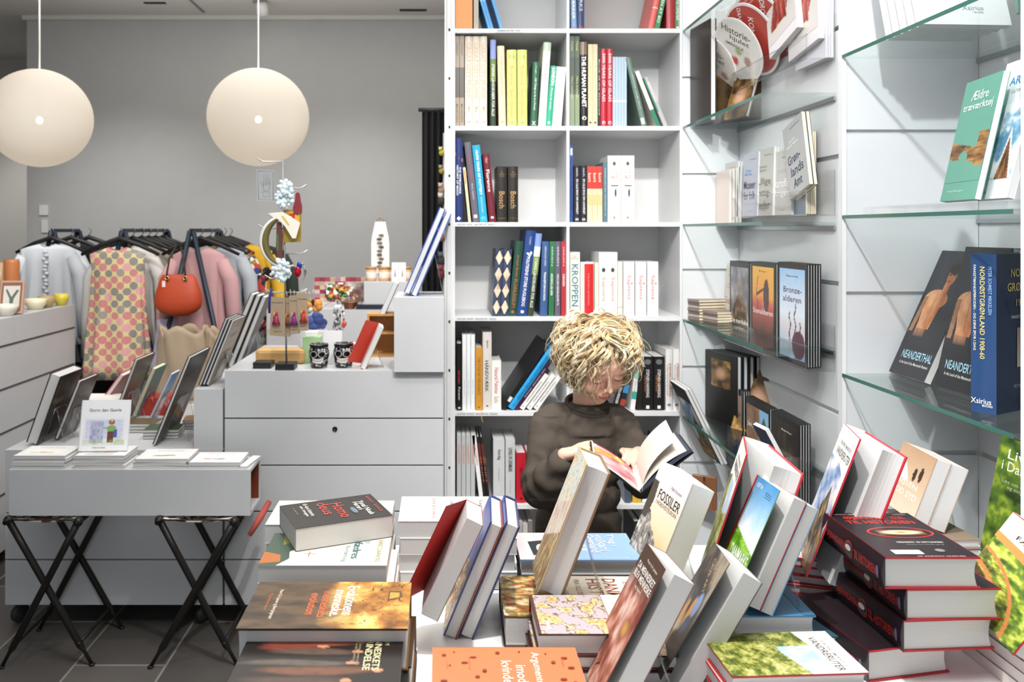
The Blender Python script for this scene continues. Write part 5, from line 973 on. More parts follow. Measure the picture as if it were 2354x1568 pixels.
# ------------------------------------------------ drawer cabinets and the things on them
DW = mat('c5c7ca', .4, bump=.02, bscale=60)
def cabinet(label, x0, x1, y0, y1, z0, z1, seams, lock=None, keys=()):
    c = Vector(((x0 + x1) / 2, (y0 + y1) / 2, z0)); t = empty('drawer_cabinet', label, 'cabinet', c); M0 = Matrix.Translation(-c)
    def p(mb, n, b=0, par=t):
        o = mb.build(n, par, b); o.matrix_parent_inverse = M0 if par is t else Matrix.Identity(4); return o
    p(MB().box(x0, x1, y0 + .019, y1, z0, z1, DW).box(x0, x1, y0, y0 + .0189, z1 - .0005, z1, DW), 'body')
    p(MB().box(x0 + .002, x1 - .002, y0 + .012, y0 + .0188, z0 + .002, z1 - .002, mat('2a2b2c', .8)), 'painted_gap_shade')  # dark sheet whose colour stands in for the shade between drawers
    zs = [z1] + list(seams) + [z0]
    for i, (a, b) in enumerate(zip(zs[:-1], zs[1:])):
        d = p(MB().box(x0 + .002, x1 - .002, y0, y0 + .0118, b + .0025, a - (.0025 if i else .001), DW), 'drawer', .0008)
        if lock and i == lock[0]:
            m = MB(); Mx = Matrix.Translation((lock[1], y0 - .0006, lock[2])) @ Matrix.Rotation(R(90), 4, 'X'); k = len(m.v)
            m.lathe([(0, 0), (.009, 0), (.009, .003), (.0035, .0035), (.0035, .001), (0, .001)], mat('35322f', .35, .8), n=20); m.v = [tuple(Mx @ Vector(v)) for v in m.v]
            o = m.build('lock', d); o.matrix_parent_inverse = M0
            o.matrix_parent_inverse = Matrix.Identity(4)
    return t, M0
zc = lambda y, Y=2.95: EYE - (y - CY) / F * Y
cab, Mc = cabinet('white drawer cabinet with a round lock, left of the bookcase', -.776, .008, 2.95, 3.62, .081, .918, [zc(962), zc(1070), zc(1176), zc(1287)], (1, (770 - CX) / F * 2.95, zc(986)))
cab2, Mc2 = cabinet('lower white drawer cabinet behind the box on folding stools', -1.56, -.780, 2.95, 3.75, .081, .636, [zc(1180), zc(1287)])
def caster(x, y, label):
    t = empty('caster', label, 'wheel', (x, y, 0), 'black rubber casters under the white drawer cabinets')
    m = MB(); Mx = Matrix.Translation((0, 0, .034)) @ Matrix.Rotation(R(90), 4, 'Y') @ Matrix.Rotation(R(25), 4, 'X')
    m.lathe([(0, -.012), (.028, -.012), (.033, -.008), (.033, .008), (.028, .012), (0, .012)], mat('2b2b2b', .5), n=24); m.v = [tuple(Mx @ Vector(v)) for v in m.v]; m.build('wheel', t)
    MB().box(-.012, .012, -.012, .012, .0675, .0805, mat('55565a', .4, .6)).build('fork', t)
caster(-1.53, 3.0, 'left caster under the lower white drawer cabinet'); caster(-.865, 3.0, 'right caster under the lower white drawer cabinet'); caster(-.70, 3.0, 'caster under the white drawer cabinet with the lock'); caster(-.05, 3.0, 'caster at the bookcase end of the drawer cabinet')
caster(-1.53, 3.68, 'rear caster at the far left under the lower cabinet'); caster(-.05, 3.55, 'rear caster under the drawer cabinet near the bookcase')
# tall narrow white box between
def wbox(name, label, x0, x1, y0, y1, z0, z1, cat='box', m=None, bev=.001):
    c = Vector(((x0 + x1) / 2, (y0 + y1) / 2, z0)); o = MB().box(x0 - c.x, x1 - c.x, y0 - c.y, y1 - c.y, 0, z1 - z0, m or DW).build(name, bevel=bev); o.location = c; return tag(o, label, cat)
wbox('display_box', 'tall narrow white display box between the two drawer cabinets', -.886, -.782, 2.955, 3.6, .6365, .853)
wbox('display_box', 'white display plinth under the blue edged books beside the bookcase', -.168, .009, 2.925, 3.2, .9185, 1.184)
# box on two folding stools
t = empty('open_box_table', 'long white open ended box lying across two folding stools', 'box', (-1.02, 2.78, .487)); M0 = Matrix.Translation((1.02, -2.78, -.487))
def q(mb, n, b=0): o = mb.build(n, t, b); o.matrix_parent_inverse = M0
x0, x1, y0, y1, z0, z1 = -1.414, -.625, 2.70, 2.856, .4875, .639
q(MB().box(x0, x1, y0, y0 + .012, z0, z1, DW), 'front_panel', .001); q(MB().box(x0, x1, y1 - .012, y1, z0, z1, DW), 'back_panel', .001)
q(MB().box(x0, x1, y0 + .0121, y1 - .0121, z1 - .012, z1, DW), 'top_panel', .001); q(MB().box(x0, x1, y0 + .0121, y1 - .0121, z0, z0 + .012, DW), 'bottom_panel')
q(MB().box(x0 + .01, x1 - .004, y0 + .0122, y0 + .0135, z0 + .0121, z1 - .0121, mat('6a2c18', .7)).box(x0 + .01, x1 - .004, y1 - .0135, y1 - .0122, z0 + .0121, z1 - .0121, mat('7c3419', .7)).box(x0 + .01, x0 + .012, y0 + .0136, y1 - .0136, z0 + .0121, z1 - .0121, mat('6a2c18', .7)), 'lining')
def stool(label, xa, xb, fa, fb):
    t = empty('folding_stool', label, 'stool', ((fa + fb) / 2, 2.81, 0), 'folding stools with dark scissor legs under the white box'); M0 = Matrix.Translation((-(fa + fb) / 2, -2.81, 0))
    BK_ = mat('211f1d', .45, .4, bump=.3, bscale=80)
    def q(mb, n): o = mb.build(n, t); o.matrix_parent_inverse = M0
    for y in (2.685, 2.935):
        for a, b in ((xa, fb), (xb, fa)):
            dy = .012 if a == xa else -.004
            P = [Vector((a, y + dy, .475)), Vector((a + (b - a) * .2, y + dy, .38)), Vector((a + (b - a) * .86, y + dy, .066)), Vector((a + (b - a) * .9, y + dy, .05)), Vector((b, y + dy, .004))]
            m = MB(); m.tube(P, [.012, .0115, .0115, .006, .006], BK_, 8); m.ell(P[0], (.016, .016, .016), BK_, 12, 8); m.ell((b, y + dy, .005), (.010, .010, .005), BK_, 10, 6)
            q(m, 'leg')
    for x, z in ((fa + .04, .075), (fb - .04, .075)):
        q(MB().tube([(x, 2.685, z), (x, 2.935, z)], .006, BK_), 'stretcher')
    for x in (xa, xb): q(MB().tube([(x, 2.675, .474), (x, 2.95, .474)], .009, BK_), 'seat_rail')
    q(MB().tube([(xa, 2.672, .478), (xa + .02, 2.672, .484), (xb - .02, 2.672, .484), (xb, 2.672, .478)], .0028, BK_), 'front_wire')
    m = MB(); n = 10; pts = []
    for j in range(2):
        for i in range(n + 1):
            s = i / n; pts.append((xa + (xb - xa) * s, 2.69 + .24 * j, .4845 - .012 * math.sin(math.pi * s)))
    vs = pts + [(x, y, z - .003) for x, y, z in pts]
    fs = [(i, i + 1, n + 2 + i, n + 1 + i) for i in range(n)] + [(2 * n + 2 + i, 3 * n + 3 + i, 3 * n + 4 + i, 2 * n + 3 + i) for i in range(n)]
    m.add(vs, fs, FAB['floral'], True); q(m, 'canvas_seat')
def fabric(kind, cols, scale, rough=.9):
    m = bpy.data.materials.new(kind + '_fabric'); m.use_nodes = True; nt = m.node_tree; b = nt.nodes['Principled BSDF']; b.inputs['Roughness'].default_value = rough
    tc = nt.nodes.new('ShaderNodeTexCoord'); vo = nt.nodes.new('ShaderNodeTexVoronoi'); vo.inputs['Scale'].default_value = scale; vo.inputs['Randomness'].default_value = .12 if kind == 'dots' else 1
    rp = nt.nodes.new('ShaderNodeValToRGB'); rp.color_ramp.interpolation = 'CONSTANT'; sp = nt.nodes.new('ShaderNodeSeparateColor')
    while len(rp.color_ramp.elements) < len(cols): rp.color_ramp.elements.new(.5)
    for i, c in enumerate(cols): rp.color_ramp.elements[i].position = i / len(cols); rp.color_ramp.elements[i].color = (*lin(c), 1)
    mp = nt.nodes.new('ShaderNodeMapping'); mp.inputs['Scale'].default_value = (1, .05, 1) if kind == 'dots' else (1, 1, 1); mp.inputs['Rotation'].default_value = (0, R(45) if kind == 'dots' else 0, 0)
    nt.links.new(tc.outputs['Object'], mp.inputs[0]); nt.links.new(mp.outputs[0], vo.inputs['Vector'])
    nt.links.new(vo.outputs['Color'], sp.inputs[0]); nt.links.new(sp.outputs[0], rp.inputs[0])
    if kind == 'dots':
        mx = nt.nodes.new('ShaderNodeMix'); mx.data_type = 'RGBA'; lt = nt.nodes.new('ShaderNodeMath'); lt.operation = 'LESS_THAN'; lt.inputs[1].default_value = .52
        nt.links.new(vo.outputs['Distance'], lt.inputs[0]); nt.links.new(lt.outputs[0], mx.inputs[0]); mx.inputs[6].default_value = (*lin('d6c894'), 1); nt.links.new(rp.outputs[0], mx.inputs[7]); nt.links.new(mx.outputs[2], b.inputs['Base Color'])
    else: nt.links.new(rp.outputs[0], b.inputs['Base Color'])
    return m
FAB = {'floral': fabric('floral', ['d8d2c8', '8a7c6a', 'b0503c', '5c5a4a', 'e8e4dc', '3a342e'], 55), 'dots': fabric('dots', ['c88482', '8c8780', 'd8a0a0', 'c88482', '9c948c'], 23),
       'mixed': fabric('mixed', ['b03a34', '2c3a6a', 'd8d4cc', '8a7a3c', '1f1f24'], 40), 'ornament': fabric('ornament', ['b8bcc0', 'c85a2c', 'd8a040', '6a6c70', 'e8e8ea', '8a3a24', '3c5c3a'], 60, .35),
       'silver': fabric('silver', ['c8cacc', '8a8c90', 'e8eaec', '5c5e62'], 90, .25), 'skull': fabric('skull', ['101012', '8a8a8c', '1a1a1c', 'b8b8b6', '0c0c0e', '4a4a4e', '141416'], 150, .25)}
stool('left folding stool with floral seat under the white box', -1.413, -1.179, -1.427, -1.14)
stool('right folding stool with floral seat under the white box', -.92, -.672, -.944, -.667)
o = MB().tube([(-.63, 2.71, .42), (-.60, 2.73, .47), (-.585, 2.80, .50)], [.008, .012, .01], mat('b05048', .8), 8).build('red_strap'); tag(o, 'red fabric strap hanging at the right end of the white box', 'strap')
# booklets on the box
bz = z1
KC = [['a8c870', 'c86a7a', 'e0c070'], ['a8c870', 'c86a7a', 'b8a0c8'], ['b07a4c', 'b83a34', '5a5a8a', '5a9a9a'], ['b07a4c', 'b83a34', '5a5a8a', '5a9a9a']]
for s, (xa, xb, n, nm) in enumerate(((28, 147, 4, 'far left'), (166, 282, 4, 'second'), (305, 428, 3, 'third'), (432, 550, 2, 'right'))):
    X0 = (xa - CX) / 704; L = (xb - xa) / 704
    for i in range(n):
        th = .0105; dx = .004 * math.sin(i * 2.1 + s)
        flat(f'{nth(i, n)} white picture booklet of the {nm} pile on the white box', X0 + dx, 2.706 + .002 * (i % 2), .8 * math.sin(i * 3 + s), .125, L, th, bz + .0005 + (th + .0004) * (n - 1 - i), 'efefee',
             [('g', 'front', .12, .12, .88, .62, pic_kids(s, KC[s]), 26, 20), ('t', 'front', 'Runernes vandring', .5, .8, .5, .05, 'b08a70')] if i == 0 else (), 'N', hard=False, group='white picture booklets piled on the white box')
flat('single white booklet at the right end of the white box', -.665, 2.71, -8, .13, .028, .008, bz + .0006, 'f0f0ef', (), 'N', hard=False)
fbook('upright white picture book titled in grey with a bearded man drawing', -1.208, 2.745, bz + .045, -3, 14, .166, .16, .010, 'f4f5f8', [('g', 'front', .08, .12, .92, .66, pic_gorm, 60, 50), ('t', 'front', 'Gorm den Gamle', .5, .80, .66, .06, '4a4a52'), ('t', 'front', 'Olsen & Olsen', .42, .065, .26, .03, '6a6a70')])
m = MB(); m.box(-1.17, -1.08, 2.712, 2.715, bz + .0445, bz + .055, ACR); m.box(-1.17, -1.08, 2.715, 2.80, bz + .0435, bz + .0448, ACR); o = m.build('acrylic_book_stand'); tag(o, 'small clear stand holding the bearded man picture book', 'book stand')
# leaning books behind the box
def bk(label, px, py, Y, th, h, w, t, col, deco=(), psi=0, base=None, std=True, **k):
    p = at(px, py, Y); zb = base if base is not None else .636
    p.z = zb + t * math.sin(th) + .003
    lbook(label, (p.x, p.y, p.z, psi, th, w, h, t), col, deco, base=zb, std=('clear easel of the ' + ' '.join(label.split()[:11])) if std else None, **k)
WT = lambda s: [('t', 'back', s, .5, .75, .6, .06, '9a8a70'), ('r', 'back', .2, .45, .8, .46, '6a6054'), ('r', 'back', .2, .4, .75, .41, '6a6054'), ('r', 'back', .2, .35, .7, .36, '6a6054')]
bk('thick black art volume leaning at the far left', 60, 1035, 3.0, .34, .265, .19, .04, '1f2021', [('g', 'back', .05, .05, .95, .95, pic_night, 20, 24)])
bk('thin dark brown volume, second from the left', 125, 1030, 3.08, .38, .235, .16, .014, '3a2a24', WT('NORD'))
bk('bright red leaning book in the middle', 205, 990, 3.42, .62, .22, .15, .02, 'a8241c')
bk('brown grey volume leaning behind the white picture book', 250, 1000, 3.25, .36, .29, .2, .013, '5c5046', WT('RUNER'))
bk('small teal book with cream edge leaning', 302, 985, 3.45, .4, .22, .14, .02, '4a7a74', paper='c')
bk('small blue pamphlet leaning on its own', 338, 985, 3.35, .45, .22, .1, .008, '4a86c0', [('g', 'back', .1, .1, .9, .6, pic_ape, 16, 16)], hard=False)
bk('tall thin dark volume leaning nearest the narrow white box', 350, 1040, 3.0, .385, .345, .25, .013, '2a211c', WT('KONGER'))
for i in range(3): bk(('left', 'middle', 'right')[i] + ' slim black volume of the three leaning on the narrow white box', 456 + 8 * i, 889, 3.0, .38, .26 - .003 * i, .18, .0115, '22242a', WT('ATLAS') if i == 2 else (), base=.853, std=(i == 2), back='8a7a66' if i == 2 else None)
for i in range(3): bk(('left', 'middle', 'right')[i] + ' grey volume of the three leaning at the rear of the narrow white box', 508 + 15 * i, 847, 3.38, .38, .325 - .006 * i, .12, .02, '4a4a46', WT('HISTORIE') if i == 2 else (), base=.853, std=(i == 2), back='5c5a52')
wbox('leaflet_box', 'small white and red carton behind the leaning books', -1.46, -1.30, 3.3, 3.45, .6365, .74, m=mat('e0dedb')); wbox('leaflet_box', 'low red carton in the middle of the leaning books', -1.30, -1.16, 3.5, 3.62, .6365, .71, m=mat('b0382c'))
for i, (x, y, c) in enumerate(((-1.24, 3.2, '6a5a44'), (-1.12, 3.1, '4c5a48'), (-1.02, 3.25, '8a6a50'))):
    for k in range(3): flat(f'{nth(k, 3)} {("olive", "green", "tan")[i]} booklet of a small pile among the leaning books', x, y, 4 * i, .13, .1, .011, .637 + .0115 * (2 - k), c, (), 'E', hard=False)
# things on the high cabinet
CT = .9185
bk('red covered book with a drawn head on its back', 829, 846, 2.985, .42, .165, .11, .018, 'd8402e', [('g', 'back', 0, 0, 1, 1, lambda u, v: ramp(fbm(u * 7, v * 9, 3), [(.3, 'a8a48a'), (.6, 'c8c4ac')]), 20, 24), ('e', 'back', .5, .8, .3, .12, '8a866c'), ('e', 'back', .5, .8, .26, .1, 'b8b49a')], base=CT, back='b4b098', psi=.12, hard=False) if 0 else lbook('red covered book with a drawn head on its back, beside the skull mugs', (*at(829, 846, 2.985), .1, .42, .11, .165, .018, .5), 'd8402e', [('g', 'back', 0, 0, 1, 1, lambda u, v: ramp(fbm(u * 7, v * 9, 3), [(.3, 'a8a48a'), (.6, 'c8c4ac')]), 20, 24), ('e', 'back', .5, .8, .3, .12, '8a866c'), ('e', 'back', .5, .8, .26, .1, 'b8b49a')], base=CT, std='clear easel behind the red covered book', inner='e04a34', back='b4b098', hard=False)
lbook('white paged book with grey cover leaning on the wooden crate', (*at(872, 722, 3.28), 0, .42, .12, .14, .02), '8a857a', (), hard=False)
lbook('left blue edged white volume on the white plinth', (*(at(928, 676, 2.97) + Vector((0, 0, .006))), 0, .40, .18, .335, .022), '3c64b0', (), back='dfe6ee', edge='3058b0')
lbook('right blue edged white volume on the white plinth', (*(at(944, 678, 2.97) + Vector((0, 0, .0))), 0, .40, .18, .325, .022), '3c64b0', (), back='dfe8f0', edge='3058b0', base=1.1845, std='clear easel behind the blue edged volumes')
t = empty('wooden_crate', 'small light wooden crate behind the red covered book', 'crate', (-.235, 3.33, CT)); wd = mat('b98a4e', .6, bump=.2, bscale=40)
for nm, bb in (('side_board', (-.06, -.052, -.05, .05, 0, .17)), ('side_board', (.052, .06, -.05, .05, 0, .17)), ('back_board', (-.0519, .0519, .042, .05, .0, .17)), ('top_board', (-.0519, .0519, -.05, .0419, .162, .17)), ('bottom_board', (-.0519, .0519, -.05, .0419, 0, .008)), ('shelf_board', (-.0519, .0519, -.049, .0418, .09, .096))): MB().box(*bb, wd).build(nm, t)
o = wbox('wood_block', 'pale wooden box with slanted ends behind the card stand', -.70, -.515, 3.10, 3.18, CT, CT + .055, m=mat('cda468', .5), bev=.014)
o = wbox('clear_box', 'clear acrylic box behind the pale wooden box', -.72, -.56, 3.22, 3.36, CT, CT + .10, m=ACR); o = wbox('gift_box', 'pale green glass block beside the skull mugs', -.525, -.458, 3.12, 3.18, CT, CT + .10, m=mat('a8cc98', .25)); o = wbox('gift_box', 'white top card box standing on the green block', -.515, -.47, 3.125, 3.175, CT + .1005, CT + .118, m=mat('f2f4ee', .4))
t = fbook('blank frosted card in a clear holder behind the skull mugs', -.445, 3.10, CT, 0, 8, .125, .07, .004, 'd8dadc', (), hard=False)
# skull mugs
def skull(label, px, Yc, s=1.0):
    X = (px - CX) / F * Yc; t = empty('skull_mug', label, 'mug', (X, Yc, CT + .0002), 'glazed skull shaped mugs'); sk = FAB['skull']
    prof = [(0, 0), (.027, 0), (.030, .004), (.0335, .02), (.034, .032), (.0375, .045), (.0375, .058), (.034, .068), (.0325, .071), (.034, .074), (.034, .086), (.0315, .087), (.0305, .084), (.0305, .03), (0, .028)]
    m = MB(); m.lathe([(r * s, z * s) for r, z in prof], sk, n=40); m.build('body', t)
    def rad(z): return float(np.interp(z, [p[1] for p in prof[1:11]], [p[0] for p in prof[1:11]])) * s
    def patch(m, pts, c, k):
        m.add([((rad(z / s) + k) * math.sin(a), -(rad(z / s) + k) * math.cos(a), z) for a, z in pts], [tuple(range(len(pts)))], c)
    for sg in (-1, 1):
        e = MB(); c = sg * .42
        for rr, mt, k in ((.40, mat('a8a6a2', .3), .0006), (.30, mat('050505', .2), .0012)):
            n = 20
            ring = [(c + rr * math.cos(6.283 * i / n), (.052 + rr * .030 * math.sin(6.283 * i / n)) * s) for i in range(n)]
            ctr = (c, .052 * s); V = [ctr] + ring
            e.add([((rad(z / s) + k) * math.sin(a), -(rad(z / s) + k) * math.cos(a), z) for a, z in V], [(0, 1 + i, 1 + (i + 1) % n) for i in range(n)], mt)
        e.build('eye_socket', t)
    e = MB(); patch(e, [(-.10, .036 * s), (0, .048 * s), (.10, .036 * s), (0, .039 * s)], mat('050505', .2), .0012); e.build('nose_hole', t)
    e = MB()
    for r_ in range(2):
        for i in range(9):
            a0 = -.62 + i * .138; e_ = .004
            z0_ = (.018 + r_ * .0095 - abs(i - 4) ** 2 * -.0003) * s
            patch(e, [(a0, z0_), (a0 + .118, z0_), (a0 + .118, z0_ + .0082 * s), (a0, z0_ + .0082 * s)], mat('d8d4cc', .3), .0009)
    o = e.build('teeth', t)
    e = MB(); e.lathe([(.0335 * s, .075 * s), (.0346 * s, .078 * s), (.0346 * s, .084 * s), (.0335 * s, .086 * s)], mat('151619', .15), n=40); e.build('rim_band', t)
skull('left glazed black and silver skull mug', 733.5, 3.03); skull('right glazed black and white skull mug', 790, 3.04, 1.02)
# card stand
def M3(x, y, z): return Matrix.Translation((x, y, z))
for lab, px, Y in (('black square foot block without a pole, left of the card stand', 598, 3.02), ):
    wbox('foot_block', lab, -.685, -.62, 3.0, 3.07, CT, CT + .022, 'block', mat('15171c', .4))
t = empty('card_stand', 'tall thin metal display tree with black foot, ornaments and cards hang on it', 'display stand', (-.563, 3.0, CT)); ML = mat('9a9da2', .35, .8)
MB().box(-.034, .034, -.035, .035, 0, .022, mat('15171c', .4)).build('foot', t)
MB().tube([(0, 0, .022), (-.004, 0, .3), (-.014, 0, .762)], .0035, ML, 8).build('pole', t)
ARM = [(385 - 13, -1, .07), (433, 1, .065), (463, 1, .035), (500, -1, .035), (525, -1, .07), (583, 1, .065), (640, -1, .05), (612, 1, .05), (672, -1, .05), (672, 1, .06)]
for y, sg, L in ARM:
    z = EYE - (y - CY) / F * 3.0 - CT; x = -.014 * min(1, z / .76)
    MB().tube([(x, 0, z), (x + sg * L, -.006, z), (x + sg * (L + .022), -.008, z + .013)], .0028, mat('d0d2d4', .3, .7), 6).build('arm', t)
def hang(name, label, cat, mb): o = mb.build(name); return tag(o, label, cat)
def outline(mb, px, m, Y=2.985, th=.004):   # flat cut-out, real thickness
    mb.prism([((x - CX) / F * Y, EYE - (y - CY) / F * Y) for x, y in px], Y, Y + th, m, 'y'); return mb
m = outline(MB(), [(588, 388), (630, 390), (632, 464), (590, 462)], clear('clear_ornament', (.93, .94, .95), .1, .6), th=.003)
P = lambda x, y, Y=2.983: ((x - CX) / F * Y, Y, EYE - (y - CY) / F * Y)
GRY = mat('7c7e82', .4)
m.tube([P(592, 393), P(627, 394), P(628, 460), P(594, 458), P(592, 393)], .0009, GRY, 5)
for pts in ([(598, 415), (604, 428), (606, 438), (618, 438), (622, 420)], [(606, 428), (606, 402)], [(611, 426), (611, 398)], [(616, 426), (616, 402)], [(620, 424), (620, 408)], [(604, 441), (620, 441), (620, 452), (604, 452), (604, 441)]): m.tube([P(*a) for a in pts], .0008, GRY, 5)
hang('hand_ornament', 'clear plastic ornament with an outlined hand, hanging top left on the display tree', 'ornament', m)
def blob(name, label, cx, cy, rx, ry, n, mt, Y=2.975, r=.0075, seed=1, cat='ornament'):
    rnd = random.Random(seed); m = MB(); c = P(cx, cy, Y)
    for i in range(n):
        a = rnd.random() * 6.283; q_ = math.sqrt(rnd.random()); k = r * (.7 + .6 * rnd.random())
        m.ell((c[0] + rx * q_ * math.cos(a), c[1] + rnd.uniform(-.012, .006), c[2] + ry * q_ * math.sin(a)), (k, k * .7, k), mt if not isinstance(mt, list) else rnd.choice(mt), 8, 6)
    return hang(name, label, cat, m)
WF = mat('e8f4fa', .4)
blob('flower_ornament', 'upper white ceramic skull wreathed in flowers on the display tree', 655, 448, .030, .052, 70, [WF, WF, mat('c8e0e4', .4)], seed=3)
blob('flower_ornament', 'lower white ceramic flower ornament on the display tree', 645, 622, .036, .040, 70, [WF, WF, mat('d0e4e8', .4)], seed=4)
hang('madonna_ornament', 'dark red robed figure ornament on the right arm of the display tree', 'ornament', outline(MB(), [(684, 441), (689, 446), (691, 462), (694, 472), (694, 490), (675, 492), (673, 478), (678, 462), (679, 446)], mat('8a2a34', .4), th=.006))
m = MB(); n = 26; pts = []
for i in range(n + 1):
    a = R(75) + R(215) * i / n; pts.append(P(650 - 48 * -math.cos(a) * 1.15 + 6, 555 - 58 * math.sin(a), 2.97))
m.tube(pts, [.002 + .006 * math.sin(math.pi * i / n) for i in range(n + 1)], mat('eceae4', .35), 8); 
pts2 = [(x + .012 * math.sin(math.pi * i / n), y + .004, z) for i, (x, y, z) in enumerate(pts)]
m.tube(pts2, [.002 + .012 * math.sin(math.pi * i / n) for i in range(n + 1)], mat('6c6434', .5), 8); hang('shell_ornament', 'large white rimmed olive crescent ornament on the left of the display tree', 'ornament', m)
hang('paper_cone', 'white pointed paper flap with yellow print across the display tree', 'ornament', outline(outline(MB(), [(618, 490), (650, 487), (690, 512), (680, 548), (672, 548), (655, 520), (640, 505)], mat('f4f0e4', .5), 2.965), [(646, 497), (652, 497), (666, 517), (662, 519)], mat('e0c060', .5), 2.9645, .0004))
m = outline(MB(), [(652, 482), (692, 482), (691, 556), (652, 558)], mat('a88a2c', .4), 2.99, .008); outline(m, [(656, 486), (688, 486), (688, 512), (656, 512)], mat('e8b43c', .4), 2.9895, .0004); outline(m, [(664, 492), (677, 490), (678, 502), (668, 505)], mat('d0382c'), 2.989, .0004); outline(m, [(681, 492), (686, 490), (685, 498)], mat('3a6ac0'), 2.989, .0004)
hang('tin_picture', 'golden tin picture with red and blue figures on the right of the display tree', 'ornament', m)
m = outline(MB(), [(636, 510), (646, 510), (650, 540), (648, 600), (640, 606), (634, 570)], mat('6a3a30', .45), 2.98, .008); outline(m, [(635, 540), (640, 538), (641, 575), (637, 577)], mat('3c7a4c'), 2.9795, .0004); hang('figure_ornament', 'slim dark red and green figure ornament inside the crescent', 'ornament', m)
c = P(688, 625, 2.975); m = MB(); m.ell((c[0] - .006, c[1], c[2]), (.013, .007, .02), mat('c02038', .15, .6), 16, 10); m.ell((c[0], c[1] + .002, c[2] + .022), (.010, .006, .014), mat('2c48a0', .15, .6), 14, 8); m.tube([P(697, 602), P(702, 625), P(697, 648)], [.002, .005, .002], FAB['silver'], 6); hang('heart_ornament', 'shiny red heart with blue top on the right arm of the display tree', 'ornament', m)
blob('tin_ornament', 'black grey and red tin ornament at the left of the display tree', 617, 632, .022, .022, 22, [mat('2a2a2c', .3), mat('a02c2c', .3), mat('9a9ca0', .3)], 3.02, .009, 5)
m = MB()
for i in range(10): a = P(640 + i * 9, 665 + (i % 3) * 3, 2.985); b = P(645 + i * 8, 682, 2.985); m.tube([a, b], .0012, mat('d8ccb4', .6), 5)
hang('wire_hooks', 'tangle of pale hanging loops above the tassel cards', 'hooks', m)
def tassel(label, quad, col1, col2, cx, cy, Y, seed):
    t = empty('tassel_card', label, 'tag', Vector(P(quad[0][0], quad[0][1], Y)), 'brown paper cards with worry dolls on the display tree'); Mi_ = Matrix.Translation(-t.location)
    def q(mb, n): o = mb.build(n, t); o.matrix_parent_inverse = Mi_
    m = outline(MB(), quad, mat('a8957c', .8), Y, .0012); q(m, 'card')
    m = MB(); gl, fs = glyphs('Bekymringsdukke'); x0_ = min(p[0] for p in quad); x1_ = max(p[0] for p in quad); yt = min(p[1] for p in quad); yb = max(p[1] for p in quad)
    m.add([P((x0_ + x1_) / 2 + v[0] * (x1_ - x0_) * .7, yt + 14 - v[1] * 4, Y - .0004) for v in gl], fs, mat('3a342c')); gl, fs = glyphs('dukke nr 4'); m.add([P((x0_ + x1_) / 2 + v[0] * (x1_ - x0_) * .5, yb - 12 - v[1] * 4, Y - .0004) for v in gl], fs, mat('5a5244')); q(m, 'lettering')
    rnd = random.Random(seed); m = MB(); c = Vector(P(cx, cy, Y - .004)); 
    for i in range(9):
        a = (i - 4) / 4; m.tube([c + Vector((a * .003, 0, .012)), c + Vector((a * .005, -.002, 0)), c + Vector((a * .012, -.003, -.022))], [.0028, .003, .0034], mat(rnd.choice([col1, col2, col1, 'c8506a']), .8), 6)
    m.ell(c + Vector((0, -.001, .016)), (.006, .004, .009), mat(col1, .8), 10, 8); m.tube([c + Vector((-.004, -.002, .022)), c + Vector((-.010, -.002, .004))], .0022, mat('d8b040', .8), 6); q(m, 'tassel')
tassel('front left brown card with magenta tassel doll', [(623, 682), (656, 684), (655, 774), (620, 771)], 'b0246a', '7a2050', 635, 732, 2.965, 1)
tassel('narrow brown card seen edge on beside the pole', [(657, 684), (668, 684), (668, 774), (657, 774)], '8a4a3a', '6a5a4a', 662, 735, 2.985, 2)
tassel('middle brown card with purple tassel doll', [(664, 680), (682, 678), (690, 766), (668, 770)], '8a2a7a', '5a3a9a', 676, 733, 2.975, 3)
tassel('right brown card with orange red tassel doll', [(681, 674), (705, 674), (710, 760), (688, 762)], 'c8402c', '8a3a24', 698, 727, 2.97, 4)
m = MB(); m.tube([P(624, 662), P(622, 680), P(620, 720)], [.003, .008, .006], mat('3c3a8a', .8), 8); hang('violet_tassel', 'violet tassel behind the front left brown card', 'tassel', m)
# silver fringe ornaments and masks behind the mugs
blob('fringe_ornament', 'silver and orange foil ornament bunch above the far white counter', 775, 672, .045, .035, 60, FAB['ornament'], 3.45, .011, 8)
m = MB()
for i in range(16): a = Vector(P(768 + (i % 8) * 3, 700, 3.45)); m.tube([a, a + Vector((.004 * math.sin(i), .005 * (i % 3), -.05)), a + Vector((.006 * math.cos(i * 2), 0, -.11))], [.004, .0035, .002], FAB['silver'], 5)
hang('silver_tassel', 'long silver foil tassel hanging below the foil bunch', 'tassel', m)
blob('pepper_ornament', 'small orange red pepper shape beside the silver tassel', 791, 744, .004, .012, 6, mat('b8442c', .4), 3.44, .008, 9)
blob('bird_ornament', 'red and silver foil birds behind the skull mugs', 800, 800, .06, .018, 26, [mat('d04638', .3), FAB['silver']], 3.3, .012, 10)
blob('navy_bird', 'blue crumpled fabric bundle at the edge of the white counter', 728, 740, .035, .03, 26, [mat('3c4c8a', .8), mat('2c3a6c', .8)], 3.6, .018, 11, 'fabric')
blob('mixed_bundle', 'colourful woven bundle above the blue fabric', 716, 705, .035, .025, 24, [FAB['mixed'], mat('d08a3c', .6)], 3.62, .016, 12, 'fabric')
wbox('display_box', 'small white block under the blue fabric bundle', -.60, -.49, 3.52, 3.61, CT, .99)
m = MB(); m.tube([(-.436, 3.46, CT + .012), (-.436, 3.46, 1.19)], .003, mat('8a8c90', .4, .7), 6); m.lathe([(0, 0), (.04, 0), (.04, .01), (0, .011)], mat('8a8c90', .4, .7), (-.436, 3.46, CT), 20); tag(m.build('ornament_stand'), 'thin metal stand the foil bunch hangs on behind the mugs', 'display stand')
